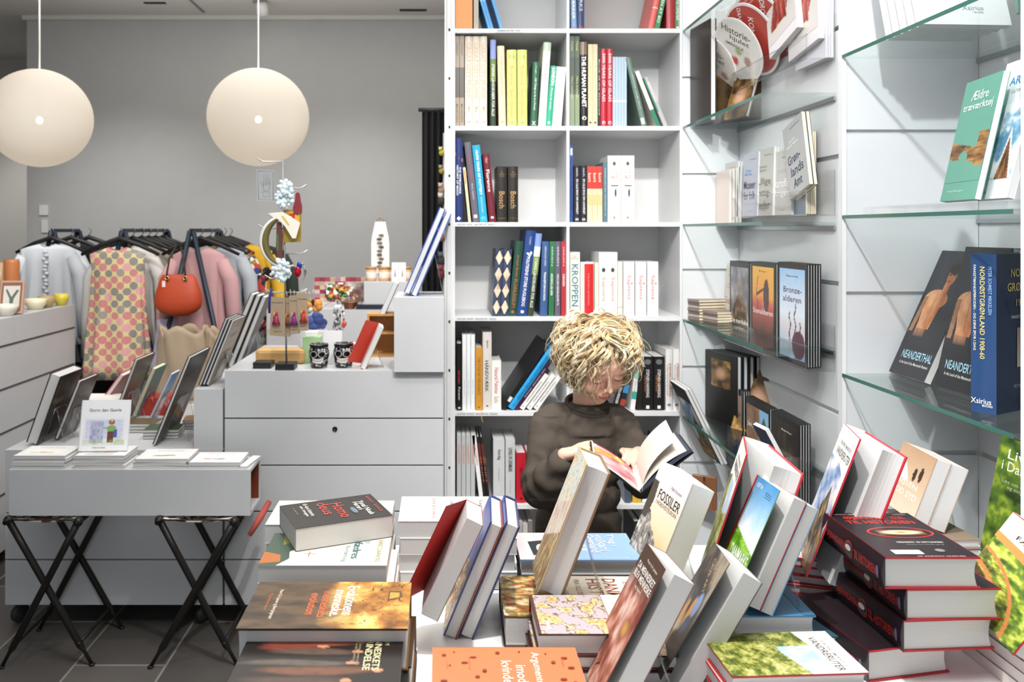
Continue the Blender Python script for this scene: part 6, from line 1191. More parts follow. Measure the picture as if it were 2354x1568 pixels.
# far counter
cab3, _ = cabinet('white counter farther back with foil bags and a plinth on it', -.60, .10, 4.05, 4.6, .06, 1.032, [.75, .45])
wbox('display_box', 'white cube on the far counter carrying tan jars', -.385, -.13, 4.1, 4.35, 1.0325, 1.165)
wbox('gift_box', 'flat navy box in front of the white cube', -.42, -.265, 4.06, 4.095, 1.0325, 1.055, m=mat('1c2434', .4))
for i, x in enumerate((-.355, -.29, -.235, -.18)):
    t = empty('jar', ('leftmost', 'second', 'third', 'rightmost')[i] + ' tan labelled jar on the white cube of the far counter', 'jar', (x, 4.17, 1.1655), 'tan labelled jars on the white cube')
    m = MB(); m.lathe([(0, 0), (.026, 0), (.027, .004), (.027, .06), (.0, .06)], mat('c9a27c', .4), n=20); m.build('glass_body', t); m = MB(); m.lathe([(.0272, .015), (.0276, .016), (.0276, .045), (.0272, .046)], mat('e8dcd0', .6), n=20); m.build('label_band', t); m = MB(); m.lathe([(0, .0602), (.028, .0602), (.028, .072), (0, .073)], mat('b08a58', .5), n=20); m.build('lid', t)
for i, x in enumerate((-.248, -.212)): fbook(('left', 'right')[i] + ' white greeting card with a small cone on the white cube', x, 4.11, 1.1655, 0, 5, .095, .034, .003, 'f2f2f2', [('p', 'front', [(.35, .25), (.65, .25), (.5, .75)], ('a080b0', 'b0986a')[i])], hard=False, cat='card', name='greeting_card')
t = empty('towel_stand', 'white tea towel with leaf print hanging on a slim stand behind the jars', 'tea towel', (-.315, 4.26, 1.1655)); 
m = MB(); n = 12; pr = []
for j in range(9):
    for i in range(n + 1): s = i / n; zz_ = .30 - .30 * j / 8; w_ = .026 + .020 * min(1, j / 2.5); pr.append(((s - .5) * 2 * w_, -.010 - .006 * math.sin(s * 9 + j * .4), zz_))
m.add(pr, [(j * (n + 1) + i, j * (n + 1) + i + 1, (j + 1) * (n + 1) + i + 1, (j + 1) * (n + 1) + i) for j in range(8) for i in range(n)], mat('eeeeee', .8), True)
pr2 = [(x, y + .004, z) for x, y, z in pr]; m.add(pr2, [(j * (n + 1) + i, (j + 1) * (n + 1) + i, (j + 1) * (n + 1) + i + 1, j * (n + 1) + i + 1) for j in range(8) for i in range(n)], mat('e4e4e4', .8), True); m.build('towel', t)
m = MB()
for i in range(11): zz_ = .03 + i * .02; m.ell((.006 * math.sin(i * 2), -.020, zz_), (.014, .002, .007), mat('4a5048' if i % 2 else '7a6a50', .7), 10, 6)
m.build('leaf_print', t); m = MB(); m.tube([(0, 0, 0), (0, 0, .32)], .003, ML); m.tube([(-.02, -.004, .305), (0, -.002, .325), (.02, -.004, .305)], .003, mat('b08a58', .5)); m.build('hanger_stand', t)
m = MB()
for j in range(6):
    for i in range(12): m.box(i * .028, i * .028 + .028, -.01 + .004 * (i % 2), .03, j * .022, j * .022 + .0215, mat(('8a3448', 'a8788a', 'c8b49c', '9a4a58', 'b89a8c', 'a03a50')[(i * 2 + j * (1 + i % 2)) % 6], .9))
m.v = [(x - .69, y + 4.5, z + 1.033) for x, y, z in m.v]; tag(m.build('plaid_blanket'), 'maroon and cream checked blanket standing folded behind the foil bags', 'blanket')
wbox('blanket_table', 'low white table behind the display tree carrying the checked blanket', -.90, -.605, 4.25, 4.6, 0.0, 1.0325, 'table')
t = empty('glass_bowl', 'clear round glass bowl with copper baubles on the far counter', 'bowl', (-.47, 4.25, 1.0325)); m = MB(); m.lathe([(0, 0), (.05, 0), (.085, .04), (.09, .08), (.07, .12), (.068, .12), (.087, .08), (.08, .04), (0, .004)], clear('bowl_glass', (.9, .92, .92), .12, .9), n=28); m.build('bowl', t)
for i, (dx, dy, dz) in enumerate(((-.03, 0, .03), (.02, -.02, .03), (.03, .03, .03), (0, 0, .065))):
    m = MB(); m.ell((0, 0, 0), (.022, .022, .022), mat('c9966a', .2, .7), 16, 10); o = m.build('bauble'); o.location = (-.47 + dx, 4.25 + dy, 1.036 + dz); tag(o, ('left', 'front', 'right', 'top')[i] + ' copper bauble in the clear glass bowl', 'bauble', 'copper baubles in the glass bowl')
m = MB()
for k in range(5): m.lathe([(.035 + .006 * k, .012 * k), (.041 + .006 * k, .012 * k + .006), (.036 + .006 * k, .012 * k + .011)], mat('8a5a44', .35, .6), n=20)
m.v = [(x - .36, y + 4.13 - .02, z + 1.033) for x, y, z in m.v] if 0 else [(x * .7 - .455, y * .5 + 4.09, z * .6 + 1.033) for x, y, z in m.v]; tag(m.build('wire_basket'), 'low copper wire basket at the front edge of the far counter', 'basket')
# black curtain
def cloth_wave(x0, x1, y, z0, z1, amp, waves, m, th=.004):
    mb = MB(); n = 60; P0 = []
    for k, dy in ((0, 0), (1, th)):
        for z in (z0, z1):
            for i in range(n + 1): s = i / n; P0.append((x0 + (x1 - x0) * s, y + dy + amp * math.sin(s * waves * 6.283), z))
    N = n + 1; fs = [(i, i + 1, N + i + 1, N + i) for i in range(n)] + [(2 * N + i, 3 * N + i, 3 * N + i + 1, 2 * N + i + 1) for i in range(n)]
    return mb.add(P0, fs, m, True)
o = cloth_wave(-.118, .03, 5.0, .012, 2.14, .022, 4, mat('1c1b1d', .9)).build('curtain'); tag(o, 'narrow black pleated curtain hanging left of the bookcase', 'curtain')
o = MB().tube([(-.14, 5.0, 2.15), (.06, 5.0, 2.15)], .012, mat('2a2a2c', .4), 10).build('curtain_rail'); tag(o, 'short black rail carrying the black curtain', 'curtain rail')
m = MB().tube([(.02, 4.5, 0), (.02, 4.5, 1.95)], .012, mat('b8b9ba', .4)); tag(m.build('toy_stand'), 'thin pale pole beside the bookcase that soft toys hang from', 'display stand')
for i, (y, c1, c2, r_) in enumerate(((350, 'd8c840', 'e8e0a0', .014), (392, 'c8b040', 'b8a890', .014), (437, 'b89a80', 'd8c8b8', .018), (462, '4a4440', 'e8e0d8', .02), (545, '9a6a4c', 'c8a888', .02), (600, '3a3c40', '5a5c62', .022), (630, '6a3038', '8a4450', .022))):
    zz_ = EYE - (y - CY) / F * 4.45; m = MB(); m.ell((.0, 4.486, zz_), (r_, r_, r_ * 1.2), mat(c1, .9), 12, 8); m.ell((-.006, 4.476, zz_ + r_ * 1.5), (r_ * .7,) * 3, mat(c2, .9), 10, 8)
    for s in (-1, 1): m.ell((-.006 + s * r_ * .5, 4.476, zz_ + r_ * 2.1), (r_ * .25,) * 3, mat(c2, .9), 8, 6)
    tag(m.build('soft_toy'), ('topmost yellow', 'second yellow', 'tan headed', 'black and white', 'brown', 'dark grey', 'dark red')[i] + ' small soft toy hanging between curtain and bookcase', 'soft toy', None)
# wall switches
wbox('wall_switch', 'upper square white switch plate on the grey back wall', -2.77, -2.71, 5.688, 5.699, 1.525, 1.595, 'switch', mat('e4e4e2', .4)); wbox('wall_switch', 'lower tall white socket plate on the grey back wall', -2.755, -2.71, 5.688, 5.699, 1.405, 1.495, 'switch', mat('dcdcda', .4))
# paper lanterns
def lantern(label, px, py, Y=4.1, r=.25):
    c = at(px, py, Y); t = empty('paper_lantern', label, 'lamp', c, 'round white rice paper lanterns')
    m_ = bpy.data.materials.new('rice_paper'); m_.use_nodes = True; nt = m_.node_tree; nt.nodes.clear(); o_ = nt.nodes.new('ShaderNodeOutputMaterial'); d = nt.nodes.new('ShaderNodeBsdfDiffuse'); tr = nt.nodes.new('ShaderNodeBsdfTranslucent'); mx = nt.nodes.new('ShaderNodeMixShader')
    d.inputs[0].default_value = (.70, .68, .64, 1); tr.inputs[0].default_value = (.64, .60, .54, 1); mx.inputs[0].default_value = .5; nt.links.new(d.outputs[0], mx.inputs[1]); nt.links.new(tr.outputs[0], mx.inputs[2]); tp_ = nt.nodes.new('ShaderNodeBsdfTransparent'); m2 = nt.nodes.new('ShaderNodeMixShader'); m2.inputs[0].default_value = .06; nt.links.new(mx.outputs[0], m2.inputs[1]); nt.links.new(tp_.outputs[0], m2.inputs[2]); nt.links.new(m2.outputs[0], o_.inputs[0])
    m = MB(); prof = []
    n = 84
    for i in range(n + 1):
        a = math.pi * (.035 + .93 * i / n) - math.pi / 2; prof.append(((r - (.0022 if i % 2 else 0)) * math.cos(a), (r - (.0022 if i % 2 else 0)) * .965 * math.sin(a)))
    vs = []; k = 64
    for rr, z in prof:
        for j in range(k): q_ = 6.2832 * j / k; rib = 1 - .010 * (1 if j % 8 == 3 else 0); vs.append((rr * rib * math.cos(q_), rr * rib * math.sin(q_), z))
    m.add(vs, [(i * k + j, i * k + (j + 1) % k, (i + 1) * k + (j + 1) % k, (i + 1) * k + j) for i in range(n) for j in range(k)], m_, True); m.build('paper_shade', t)
    MB().tube([(0, 0, r * .96), (0, 0, CEIL - c.z - .001)], .004, mat('e8e6e2', .5), 8).build('cord', t)
    b = MB(); em = bpy.data.materials.new('bulb_glow'); em.use_nodes = True; em.node_tree.nodes['Principled BSDF'].inputs['Emission Color'].default_value = (1, .88, .72, 1); em.node_tree.nodes['Principled BSDF'].inputs['Emission Strength'].default_value = 22
    b.ell((0, 0, -.01), (.016, .016, .018), em, 16, 12); b.build('bulb', t)
    l = lamp('POINT', (0, 0, 0), 1.1, size=.05, col=(1, .9, .78), name='lantern_bulb_light'); l.parent = t
lantern('left round paper lantern cut by the frame edge', 91, 272); lantern('right round paper lantern above the clothes racks', 594, 270)
# ceiling spotlight that shows
t = empty('ceiling_spotlight', 'small lit white spotlight on the ceiling above the right lantern', 'spotlight', (-1.154, 5.32, CEIL - .001)); m = MB(); Mx = Matrix.Translation((0, 0, -.06)) @ Matrix.Rotation(R(28), 4, 'X'); m.lathe([(0, .05), (.03, .05), (.038, .03), (.04, -.03), (.037, -.03), (.03, 0), (0, .01)], mat('e6e6e4', .4), n=24); m.v = [tuple(Mx @ Vector(v)) for v in m.v]; m.build('lamp_head', t)
em = bpy.data.materials.new('spot_glow'); em.use_nodes = True; em.node_tree.nodes['Principled BSDF'].inputs['Emission Color'].default_value = (1, .96, .9, 1); em.node_tree.nodes['Principled BSDF'].inputs['Emission Strength'].default_value = 12
m = MB(); m.lathe([(0, -.020), (.029, -.020), (.029, -.024), (0, -.024)], em, n=24); m.v = [tuple(Mx @ Vector(v)) for v in m.v]; m.build('lens', t); MB().box(-.06, .03, -.012, .012, -.012, 0, mat('8a8884', .5)).build('track_adapter', t)
# left counter with ceramics
t, M0 = cabinet('long white drawer cabinet seen end on at the left with ceramics on top', -2.6, -1.862, 3.0, 4.2, .06, 1.045, [.8])
m = MB()
for zz_ in (1.42 - (752 - 530) / F * 4.2, 1.42 - (835 - 530) / F * 4.2, .56, .30): m.box(-1.8618, -1.8602, 3.0, 4.19, zz_ - .004, zz_ + .004, mat('4a4a4c', .7))
o = m.build('drawer_gap', t); o.matrix_parent_inverse = M0
LZ = 1.0455
def pot(label, x, y, prof, c, name='bowl', cat='bowl', n=24): m = MB(); m.lathe(prof, mat(c, .35), n=n); o = m.build(name); o.location = (x, y, LZ); return tag(o, label, cat)
bowl = lambda r, h: [(0, 0), (r * .6, 0), (r * .95, h * .5), (r, h), (r * .94, h), (r * .88, h * .5), (0, h * .12)]
pot('small white bowl at the left end of the ceramics counter', -1.93, 3.5, bowl(.045, .05), 'e8e4dc'); pot('white bowl with grey rim in the ceramics row', -1.915, 3.63, bowl(.05, .05), 'dcd8cc'); pot('cream bowl in front of the framed picture', -1.96, 3.78, bowl(.05, .055), 'e6dfc8'); pot('low cream bowl beside the yellow bowl', -1.93, 3.93, bowl(.048, .05), 'e9e2c4'); pot('brown and yellow cup at the counter corner', -1.925, 4.03, bowl(.04, .055), 'b09a6c'); pot('yellow cup at the far corner of the ceramics counter', -1.90, 4.13, bowl(.036, .058), 'd8c84a')
pot('tall orange brown vase behind the framed picture', -2.08, 4.0, [(0, 0), (.032, 0), (.034, .1), (.036, .22), (.033, .235), (.0, .235)], 'c07a4a', 'vase', 'vase'); pot('second tan vase at the left frame edge', -2.16, 4.05, [(0, 0), (.03, 0), (.033, .1), (.035, .21), (0, .22)], 'c9a27c', 'vase', 'vase'); pot('wide brown bowl at the left frame edge', -2.05, 3.84, bowl(.08, .09), 'a8684a')
fbook('framed picture of an antler leaning on the ceramics counter', -1.965, 3.66, LZ, -12, 16, .15, .10, .018, 'b89a84', [('r', 'front', .08, .06, .92, .94, '8a5a48'), ('r', 'front', .16, .2, .84, .84, 'd0ccc4'), ('p', 'front', [(.45, .1), (.55, .1), (.6, .45), (.8, .7), (.7, .72), (.5, .5), (.3, .75), (.25, .7), (.42, .45)], '5c6a60')], name='picture_frame', cat='picture frame')
# ------------------------------------------------ clothes racks
NV = mat('22303f', .4, .3)
def crack(label, x, ya, yb, h=1.43):
    t = empty('clothes_rack', label, 'clothes rack', (x, (ya + yb) / 2, 0)); M0 = Matrix.Translation((-x, -(ya + yb) / 2, 0))
    def q(mb, n): o = mb.build(n, t); o.matrix_parent_inverse = M0
    q(MB().box(x - .012, x + .012, ya, yb, h - .02, h, NV), 'top_rail')
    for y in (ya, yb):
        for s in (-1, 1): q(MB().tube([(x + s * .008, y, h - .012), (x + s * .32, y, .012)], .013, NV, 6), 'leg')
    for s in (-1, 1): q(MB().tube([(x + s * .29, ya, .14), (x + s * .29, yb, .14)], .009, NV, 6), 'base_rail')
crack('left clothes rack with white and black garments', -2.22, 4.72, 5.05); crack('middle clothes rack with the patterned dress', -1.655, 4.3, 4.98); crack('right clothes rack with the orange bag', -1.27, 4.2, 4.72)
def hanger(label, x, y, h=1.43):
    m = MB(); K = mat('161616', .5)
    m.tube([(x, y, h + .004), (x + .012, y, h - .004), (x + .012, y, h - .02), (x, y, h - .035), (x, y, h - .05)], .0025, mat('888a8c', .3, .8), 6)
    m.tube([(x - .2, y, h - .135), (x - .1, y, h - .085), (x, y, h - .05), (x + .1, y, h - .085), (x + .2, y, h - .135)], [.008, .012, .014, .012, .008], K, 8)
    tag(m.build('clothes_hanger'), label, 'hanger', 'black clothes hangers on the racks')
def garment(name, label, x, y, top, bot, sw, hw, m, sleeve=0, scol=None, yaw=0, fold=.012, cat='garment', d=.035, neck=.045, seed=0):
    rows = [(0, neck, .02, 0), (.03, sw * .72, .032, .0), (.055, sw, .036, .0), (.16, sw * .93, d + .01, .2), (.4, sw * .9 + (hw - sw) * .3, d + .01, .6), (.7, sw * .95 + (hw - sw) * .7, d + .014, 1), (1, hw, d + .018, 1)]
    mb = MB(); n = 56; vs = []; L = top - bot; rnd = random.Random(seed); ph = rnd.random() * 6
    rr = []
    for k in range(len(rows) - 1):
        a, b = rows[k], rows[k + 1]; st_ = 3 if k > 2 else 1
        for s in range(st_): rr.append([a[i] + (b[i] - a[i]) * s / st_ for i in range(4)])
    rr.append(rows[-1])
    for v, w_, dd, f in rr:
        zz = top - (v if v < .2 else v) * (L if v >= .2 else 1) if v >= .2 else top - v * min(1, L)
        for i in range(n):
            q = 6.2832 * i / n; k = 1 + 0 * q; fo = fold * f * (math.sin(q * 9 + ph) + .5 * math.sin(q * 17 + 2 * ph + v * 3))
            cx, sy = math.cos(q), math.sin(q)
            vs.append((x + (w_ + fo * .6) * abs(cx) ** .8 * (1 if cx > 0 else -1), y + (dd + fo) * sy, zz + (-.02 * (1 - abs(cx)) if v == 0 else 0)))
    R_ = len(rr); fs = [(i * n + k, (i + 1) * n + k, (i + 1) * n + (k + 1) % n, i * n + (k + 1) % n) for i in range(R_ - 1) for k in range(n)]
    mb.add(vs, fs, m, True)
    if sleeve:
        for s in (-1, 1):
            P = [(x + s * (sw - .02), y, top - .075), (x + s * (sw + .03), y - .01, top - .17), (x + s * (sw + .045), y - .012, top - .17 - sleeve * .5), (x + s * (sw + .05), y - .01, top - .17 - sleeve)]
            mb.tube(P, [.034, .038, .034, .03], scol or m, 14)
    if yaw:
        Mx = Matrix.Translation((x, y, 0)) @ Matrix.Rotation(yaw, 4, 'Z') @ Matrix.Translation((-x, -y, 0)); mb.v = [tuple(Mx @ Vector(v)) for v in mb.v]
    o = mb.build(name); so = o.modifiers.new('cloth', 'SOLIDIFY'); so.thickness = .003
    return tag(o, label, cat)
cw = mat('c9cdd4', .9, bump=.3, bscale=120)
garment('blouse', 'white ruffled blouse at the front of the left rack', -2.22, 4.66, 1.345, .78, .155, .19, cw, .34, fold=.014, cat='blouse', seed=1)
m = MB()
for i in range(26): m.ell((-2.205 + .006 * math.sin(i * 2.4), 4.60 - .002, 1.30 - i * .02), (.014, .012, .011), cw, 8, 6)
tag(m.build('lace_collar'), 'lace ruffle strip down the front of the white blouse', 'lace trim')
garment('shirt', 'second white shirt with long tails behind the ruffled blouse', -2.24, 4.80, 1.345, .66, .15, .17, mat('b8bcc2', .9), .45, cat='shirt', seed=2)
garment('coat', 'long black coat at the back of the left rack', -2.06, 4.93, 1.345, .34, .165, .19, mat('17171a', .9), .5, fold=.01, cat='coat', seed=3)
for i, (x, y) in enumerate(((-2.22, 4.70), (-2.17, 4.84), (-2.12, 4.97))): hanger(('front', 'middle', 'rear')[i] + ' black hanger on the left rack', x, y)
garment('dress', 'patterned pink grey and yellow dotted dress on the middle rack', -1.66, 4.24, 1.335, .66, .145, .175, FAB['dots'], fold=.012, cat='dress', seed=4)
garment('blouse', 'plain white long sleeved blouse behind the dotted dress', -1.675, 4.40, 1.34, .72, .155, .16, mat('d2d0cc', .9), .42, cat='blouse', seed=5)
garment('top', 'taupe sleeveless top on the middle rack', -1.63, 4.52, 1.34, .8, .15, .16, mat('a8a094', .9), cat='top', seed=6)
garment('top', 'olive green top on the middle rack', -1.61, 4.63, 1.34, .72, .155, .17, mat('7a7a50', .9), cat='top', seed=7)
garment('shirt', 'pale grey striped shirt on the middle rack', -1.60, 4.74, 1.34, .75, .16, .17, mat('b4b6bc', .9), .3, cat='shirt', seed=8)
garment('shirt', 'lilac blue shirt at the back of the middle rack', -1.58, 4.86, 1.34, .7, .16, .18, mat('9a9cb8', .9), .4, cat='shirt', seed=9)
for i, (x, y) in enumerate(((-1.66, 4.27), (-1.655, 4.43), (-1.65, 4.55), (-1.65, 4.66), (-1.65, 4.77), (-1.65, 4.89))): hanger(('first', 'second', 'third', 'fourth', 'fifth', 'rearmost')[i] + ' black hanger on the middle rack', x, y)
garment('dress', 'dusty pink loose dress at the front of the right rack', -1.25, 4.26, 1.335, .60, .135, .16, mat('c2989a', .85), .3, fold=.016, cat='dress', seed=10)
garment('skirt', 'grey lilac skirt below the orange bag', -1.40, 4.235, .98, .62, .06, .09, mat('a8a4b8', .9), cat='skirt', seed=11, neck=.05)
garment('shirt', 'light grey shirt behind the pink dress', -1.20, 4.38, 1.34, .68, .155, .16, mat('aab0b8', .9), .4, cat='shirt', seed=12)
garment('kimono', 'multicoloured patterned jacket on the right rack', -1.18, 4.47, 1.34, .72, .16, .165, FAB['mixed'], .35, cat='jacket', seed=13)
garment('dress', 'bright yellow dress on the right rack', -1.10, 4.57, 1.345, .66, .165, .175, mat('d8aa2a', .85), .3, cat='dress', seed=14)
garment('coat', 'dark green coat at the back of the right rack', -1.05, 4.67, 1.345, .6, .17, .185, mat('24302a', .9), .45, cat='coat', seed=15)
for i, (x, y) in enumerate(((-1.25, 4.29), (-1.235, 4.41), (-1.22, 4.50), (-1.21, 4.60), (-1.20, 4.69))): hanger(('first', 'second', 'third', 'fourth', 'rearmost')[i] + ' black hanger on the right rack', x, y)
# orange bag
t = empty('handbag', 'orange leather handbag hanging on the front of the right rack', 'handbag', (-1.315, 4.13, 1.02)); OL = mat('b0401c', .5, bump=.3, bscale=150)
m = MB(); n = 32; rows = [(-.0, .078, .02), (-.02, .09, .028), (-.08, .11, .045), (-.13, .12, .052), (-.165, .112, .05), (-.19, .085, .04), (-.205, .05, .025), (-.21, .0, .0)]
vs = [(a * (abs(math.cos(6.2832 * i / n)) ** .7) * (1 if math.cos(6.2832 * i / n) > 0 else -1), b * math.sin(6.2832 * i / n), .20 - .02 + z) for z, a, b in rows for i in range(n)]
m.add(vs, [(j * n + i, (j + 1) * n + i, (j + 1) * n + (i + 1) % n, j * n + (i + 1) % n) for j in range(len(rows) - 1) for i in range(n)] + [tuple(range(n))], OL, True); m.build('bag_body', t)
for s in (-1, 1):
    m = MB(); m.tube([(s * .045, -.034, .15), (s * .045, -.036, .19), (s * .035, -.03, .26), (0 + s * .012, .0, .32)], .005, mat('2a1a14', .5), 8); m.build('handle', t)
    m = MB(); m.tube([(s * .045 + .009 * math.cos(a_), -.038, .165 + .009 * math.sin(a_)) for a_ in [6.2832 * k / 12 for k in range(13)]], .0025, mat('d8c890', .25, .9), 6); m.build('ring', t)
m = MB(); m.box(-.068, -.052, -.040, -.038, .12, .15, mat('e8dcd0', .6)); m.build('label_tag', t)
# beige crumpled bags on a low stool in front of the racks
def sack(name, label, x, y, z, rx, ry, h, c, seed):
    rnd = random.Random(seed); m = MB(); n = 40; vs = []; L = 12
    for j in range(L + 1):
        v = j / L
        for i in range(n):
            q = 6.2832 * i / n; w_ = 1 - .12 * v + .06 * math.sin(q * 5 + seed + v * 4) + .05 * math.sin(q * 11 + v * 7) * v; vs.append((rx * w_ * math.cos(q), ry * w_ * math.sin(q), h * v + .02 * math.sin(q * 4 + seed) * v))
    m.add(vs, [(j * n + i, j * n + (i + 1) % n, (j + 1) * n + (i + 1) % n, (j + 1) * n + i) for j in range(L) for i in range(n)] + [tuple(range(n))[::-1]], mat(c, .85, bump=.4, bscale=30), True)
    o = m.build(name); o.location = (x, y, z); so = o.modifiers.new('cloth', 'SOLIDIFY'); so.thickness = .003; return tag(o, label, 'bag')
wbox('low_table', 'low pale grey bench behind the leaning books, carrying the cloth bags', -1.42, -1.0, 3.95, 4.15, 0, .60, 'bench', mat('b8b4ac', .6))
sack('cloth_bag', 'large beige crumpled cloth bag in front of the clothes racks', -1.26, 4.04, .6005, .13, .07, .34, 'a8957e', 2); 
sack('cloth_bag', 'smaller beige paper bag with red stripe on the right', -1.09, 4.05, .6005, .07, .06, .33, 'b09c84', 5)
# ------------------------------------------------ the child
def bake_remesh(mb, name, parent, voxel, smooth=4, fac=.5, extra=None):
    o = mb.build(name); r = o.modifiers.new('r', 'REMESH'); r.mode = 'VOXEL'; r.voxel_size = voxel; r.use_smooth_shade = True
    s = o.modifiers.new('s', 'SMOOTH'); s.iterations = smooth; s.factor = fac
    dg = bpy.context.evaluated_depsgraph_get(); dg.update(); me = bpy.data.meshes.new_from_object(o.evaluated_get(dg)); ms = list(mb.mats)
    if extra:
        v = np.zeros(len(me.vertices) * 3); me.vertices.foreach_get('co', v); n = np.zeros(len(v)); me.vertices.foreach_get('normal', n)
        v = extra(v.reshape(-1, 3), n.reshape(-1, 3)); me.vertices.foreach_set('co', v.ravel()); me.update()
    old = o.data; bpy.data.objects.remove(o); bpy.data.meshes.remove(old)
    me.materials.clear(); me.materials.append(ms[0]); me.polygons.foreach_set('material_index', [0] * len(me.polygons)); me.polygons.foreach_set('use_smooth', [True] * len(me.polygons))
    me.name = name; o = bpy.data.objects.new(name, me); COL.objects.link(o); o.parent = parent; return o
def cap(m, pts, rs, mt, n=16):
    pts = [Vector(p) for p in pts]
    for i in range(len(pts) - 1):
        a, b, ra, rb = pts[i], pts[i + 1], rs[i], rs[i + 1]; m.tube([a, b], [ra, rb], mt, n); 
    for p, r in zip(pts, rs): m.ell(p, (r, r, r), mt, n, max(8, n // 2 + 2))
skin = bpy.data.materials.new('skin'); skin.use_nodes = True; nt = skin.node_tree; b = nt.nodes['Principled BSDF']
b.inputs['Base Color'].default_value = (*lin('deb29c'), 1); b.inputs['Roughness'].default_value = .5; b.inputs['Subsurface Weight'].default_value = .12; b.inputs['Subsurface Radius'].default_value = (.01, .004, .002); b.inputs['Subsurface Scale'].default_value = .5
kid = empty('person', 'small child with curly blond hair in a dark sweatshirt reading an open book', 'person', (.42, 2.5, 0)); KM = Matrix.Translation((-.42, -2.5, 0))
def kp(o): o.matrix_parent_inverse = KM; return o
HC = Vector((.452, 2.42, 1.052)); yaw, pit, rol = R(19), R(33), R(5)
fwd = Vector((math.sin(yaw) * math.cos(pit), -math.cos(yaw) * math.cos(pit), -math.sin(pit))); upv = Vector((math.sin(yaw) * math.sin(pit), -math.cos(yaw) * math.sin(pit), math.cos(pit)))
sx = fwd.cross(upv); Rr = Matrix.Rotation(rol, 3, fwd); upv = Rr @ upv; sx = Rr @ sx
HS = 1.1; HM = basis(HC, sx * HS, fwd * HS, upv * HS)
def hp(x, y, z): return HM @ Vector((x, y, z))
H3 = HM.to_3x3(); N3 = basis((0, 0, 0), sx, fwd, upv).to_3x3()
m = MB()
def he(c, r): m.ell(hp(*c), r, skin, 24, 16, M=H3)
he((0, -.012, .018), (.073, .088, .076)); he((0, .035, .012), (.060, .050, .058)); he((0, .030, -.035), (.056, .052, .052)); he((0, .052, -.066), (.036, .032, .030)); he((0, .068, -.090), (.017, .014, .013))
for s in (-1, 1):
    he((s * .033, .050, -.042), (.0285, .030, .028)); he((s * .073, -.012, -.018), (.008, .018, .026)); he((s * .030, .0765, -.008), (.0155, .0105, .0095)); he((s * .030, .074, .012), (.022, .012, .007))
    he((s * .0085, .092, -.037), (.0065, .007, .0055))
cap(m, [hp(0, .082, .004), hp(0, .090, -.014), hp(0, .1015, -.031)], [.0075, .0075, .0085], skin, 12)
cap(m, [hp(-.016, .079, -.064), hp(-.006, .0865, -.0605), hp(.006, .0865, -.0605), hp(.016, .079, -.064)], [.003, .005, .005, .003], skin, 10)
cap(m, [hp(-.013, .078, -.069), hp(0, .0845, -.0715), hp(.013, .078, -.069)], [.004, .006, .004], skin, 10)
# neck, trunk, legs, arms
V = Vector
cap(m, [hp(0, -.02, -.05), V((.437, 2.478, .90)), V((.432, 2.492, .85))], [.046, .044, .044], skin)
for c_, r_ in (((.43, 2.49, .80), (.098, .055, .055)), ((.422, 2.49, .71), (.095, .06, .08)), ((.413, 2.49, .60), (.1, .062, .09)), ((.41, 2.49, .53), (.1, .065, .07))): m.ell(c_, r_, skin, 24, 14)
SL, SR_ = V((.322, 2.475, .845)), V((.540, 2.475, .842)); EL, ER = V((.292, 2.385, .675)), V((.578, 2.41, .692)); WL, WR = V((.343, 2.305, .793)), V((.560, 2.350, .785))
cap(m, [V((.40, 2.49, .835)), SL, EL, WL], [.036, .030, .026, .021], skin); cap(m, [V((.46, 2.49, .835)), SR_, ER, WR], [.036, .030, .026, .021], skin)
for s, hx in ((-1, .36), (1, .46)):
    cap(m, [V((hx, 2.50, .52)), V((hx + s * .005, 2.495, .29)), V((hx + s * .01, 2.515, .06))], [.068, .046, .032], skin); cap(m, [V((hx + s * .01, 2.52, .035)), V((hx + s * .018, 2.40, .025))], [.03, .022], skin)
def hand(m, w, d, nrm, curls, thumb, side, sc=1.0, spread=.10):
    d = d.normalized(); nrm = (nrm - d * nrm.dot(d)).normalized(); lat = d.cross(nrm) * side   # lat points to the thumb
    pl = .052 * sc; k = []
    for i, (off, L, r_) in enumerate(((.0205, .046, .0066), (.007, .050, .0068), (-.0065, .047, .0066), (-.0195, .037, .0058))):
        base = w + d * pl * (1 - .06 * abs(i - 1)) + lat * off * sc; cap(m, [w + d * .008 + lat * off * .6 * sc, base], [.0115 * sc, .0092 * sc], skin, 10)
        dd = (d + lat * (off / .02) * spread).normalized(); p = base; pts = [p]; a = 0
        for seg, c in zip((.44, .31, .25), curls[i] if isinstance(curls[0], tuple) else curls):
            a += c; q = (dd * math.cos(a) + nrm * math.sin(a)).normalized(); p = p + q * L * seg * sc; pts.append(p)
        cap(m, pts, [r_ * sc * 1.08, r_ * sc, r_ * sc * .95, r_ * sc * .85], skin, 10); k.append(p)
    t0 = w + d * .014 * sc + lat * .018 * sc; t1 = t0 + (d * .5 + lat * .75 + thumb * .35).normalized() * .026 * sc; t2 = t1 + (d * .85 + lat * .1 + thumb * .45).normalized() * .022 * sc; t3 = t2 + (d * .95 - lat * .25 + thumb * .2).normalized() * .017 * sc
    cap(m, [t0, t1, t2, t3], [.0115 * sc, .0095 * sc, .0078 * sc, .0066 * sc], skin, 10)
    cap(m, [w + lat * 0, w + d * .035 * sc], [.019 * sc, .017 * sc], skin, 12)
# left in the picture: palm under the cover, thumb on the page
hand(m, WL + V((.004, -.002, .003)), V((.80, -.42, .34)), V((.55, -.1, -.83)), (.55, .75, .5), V((.3, -.3, .3)), 1)
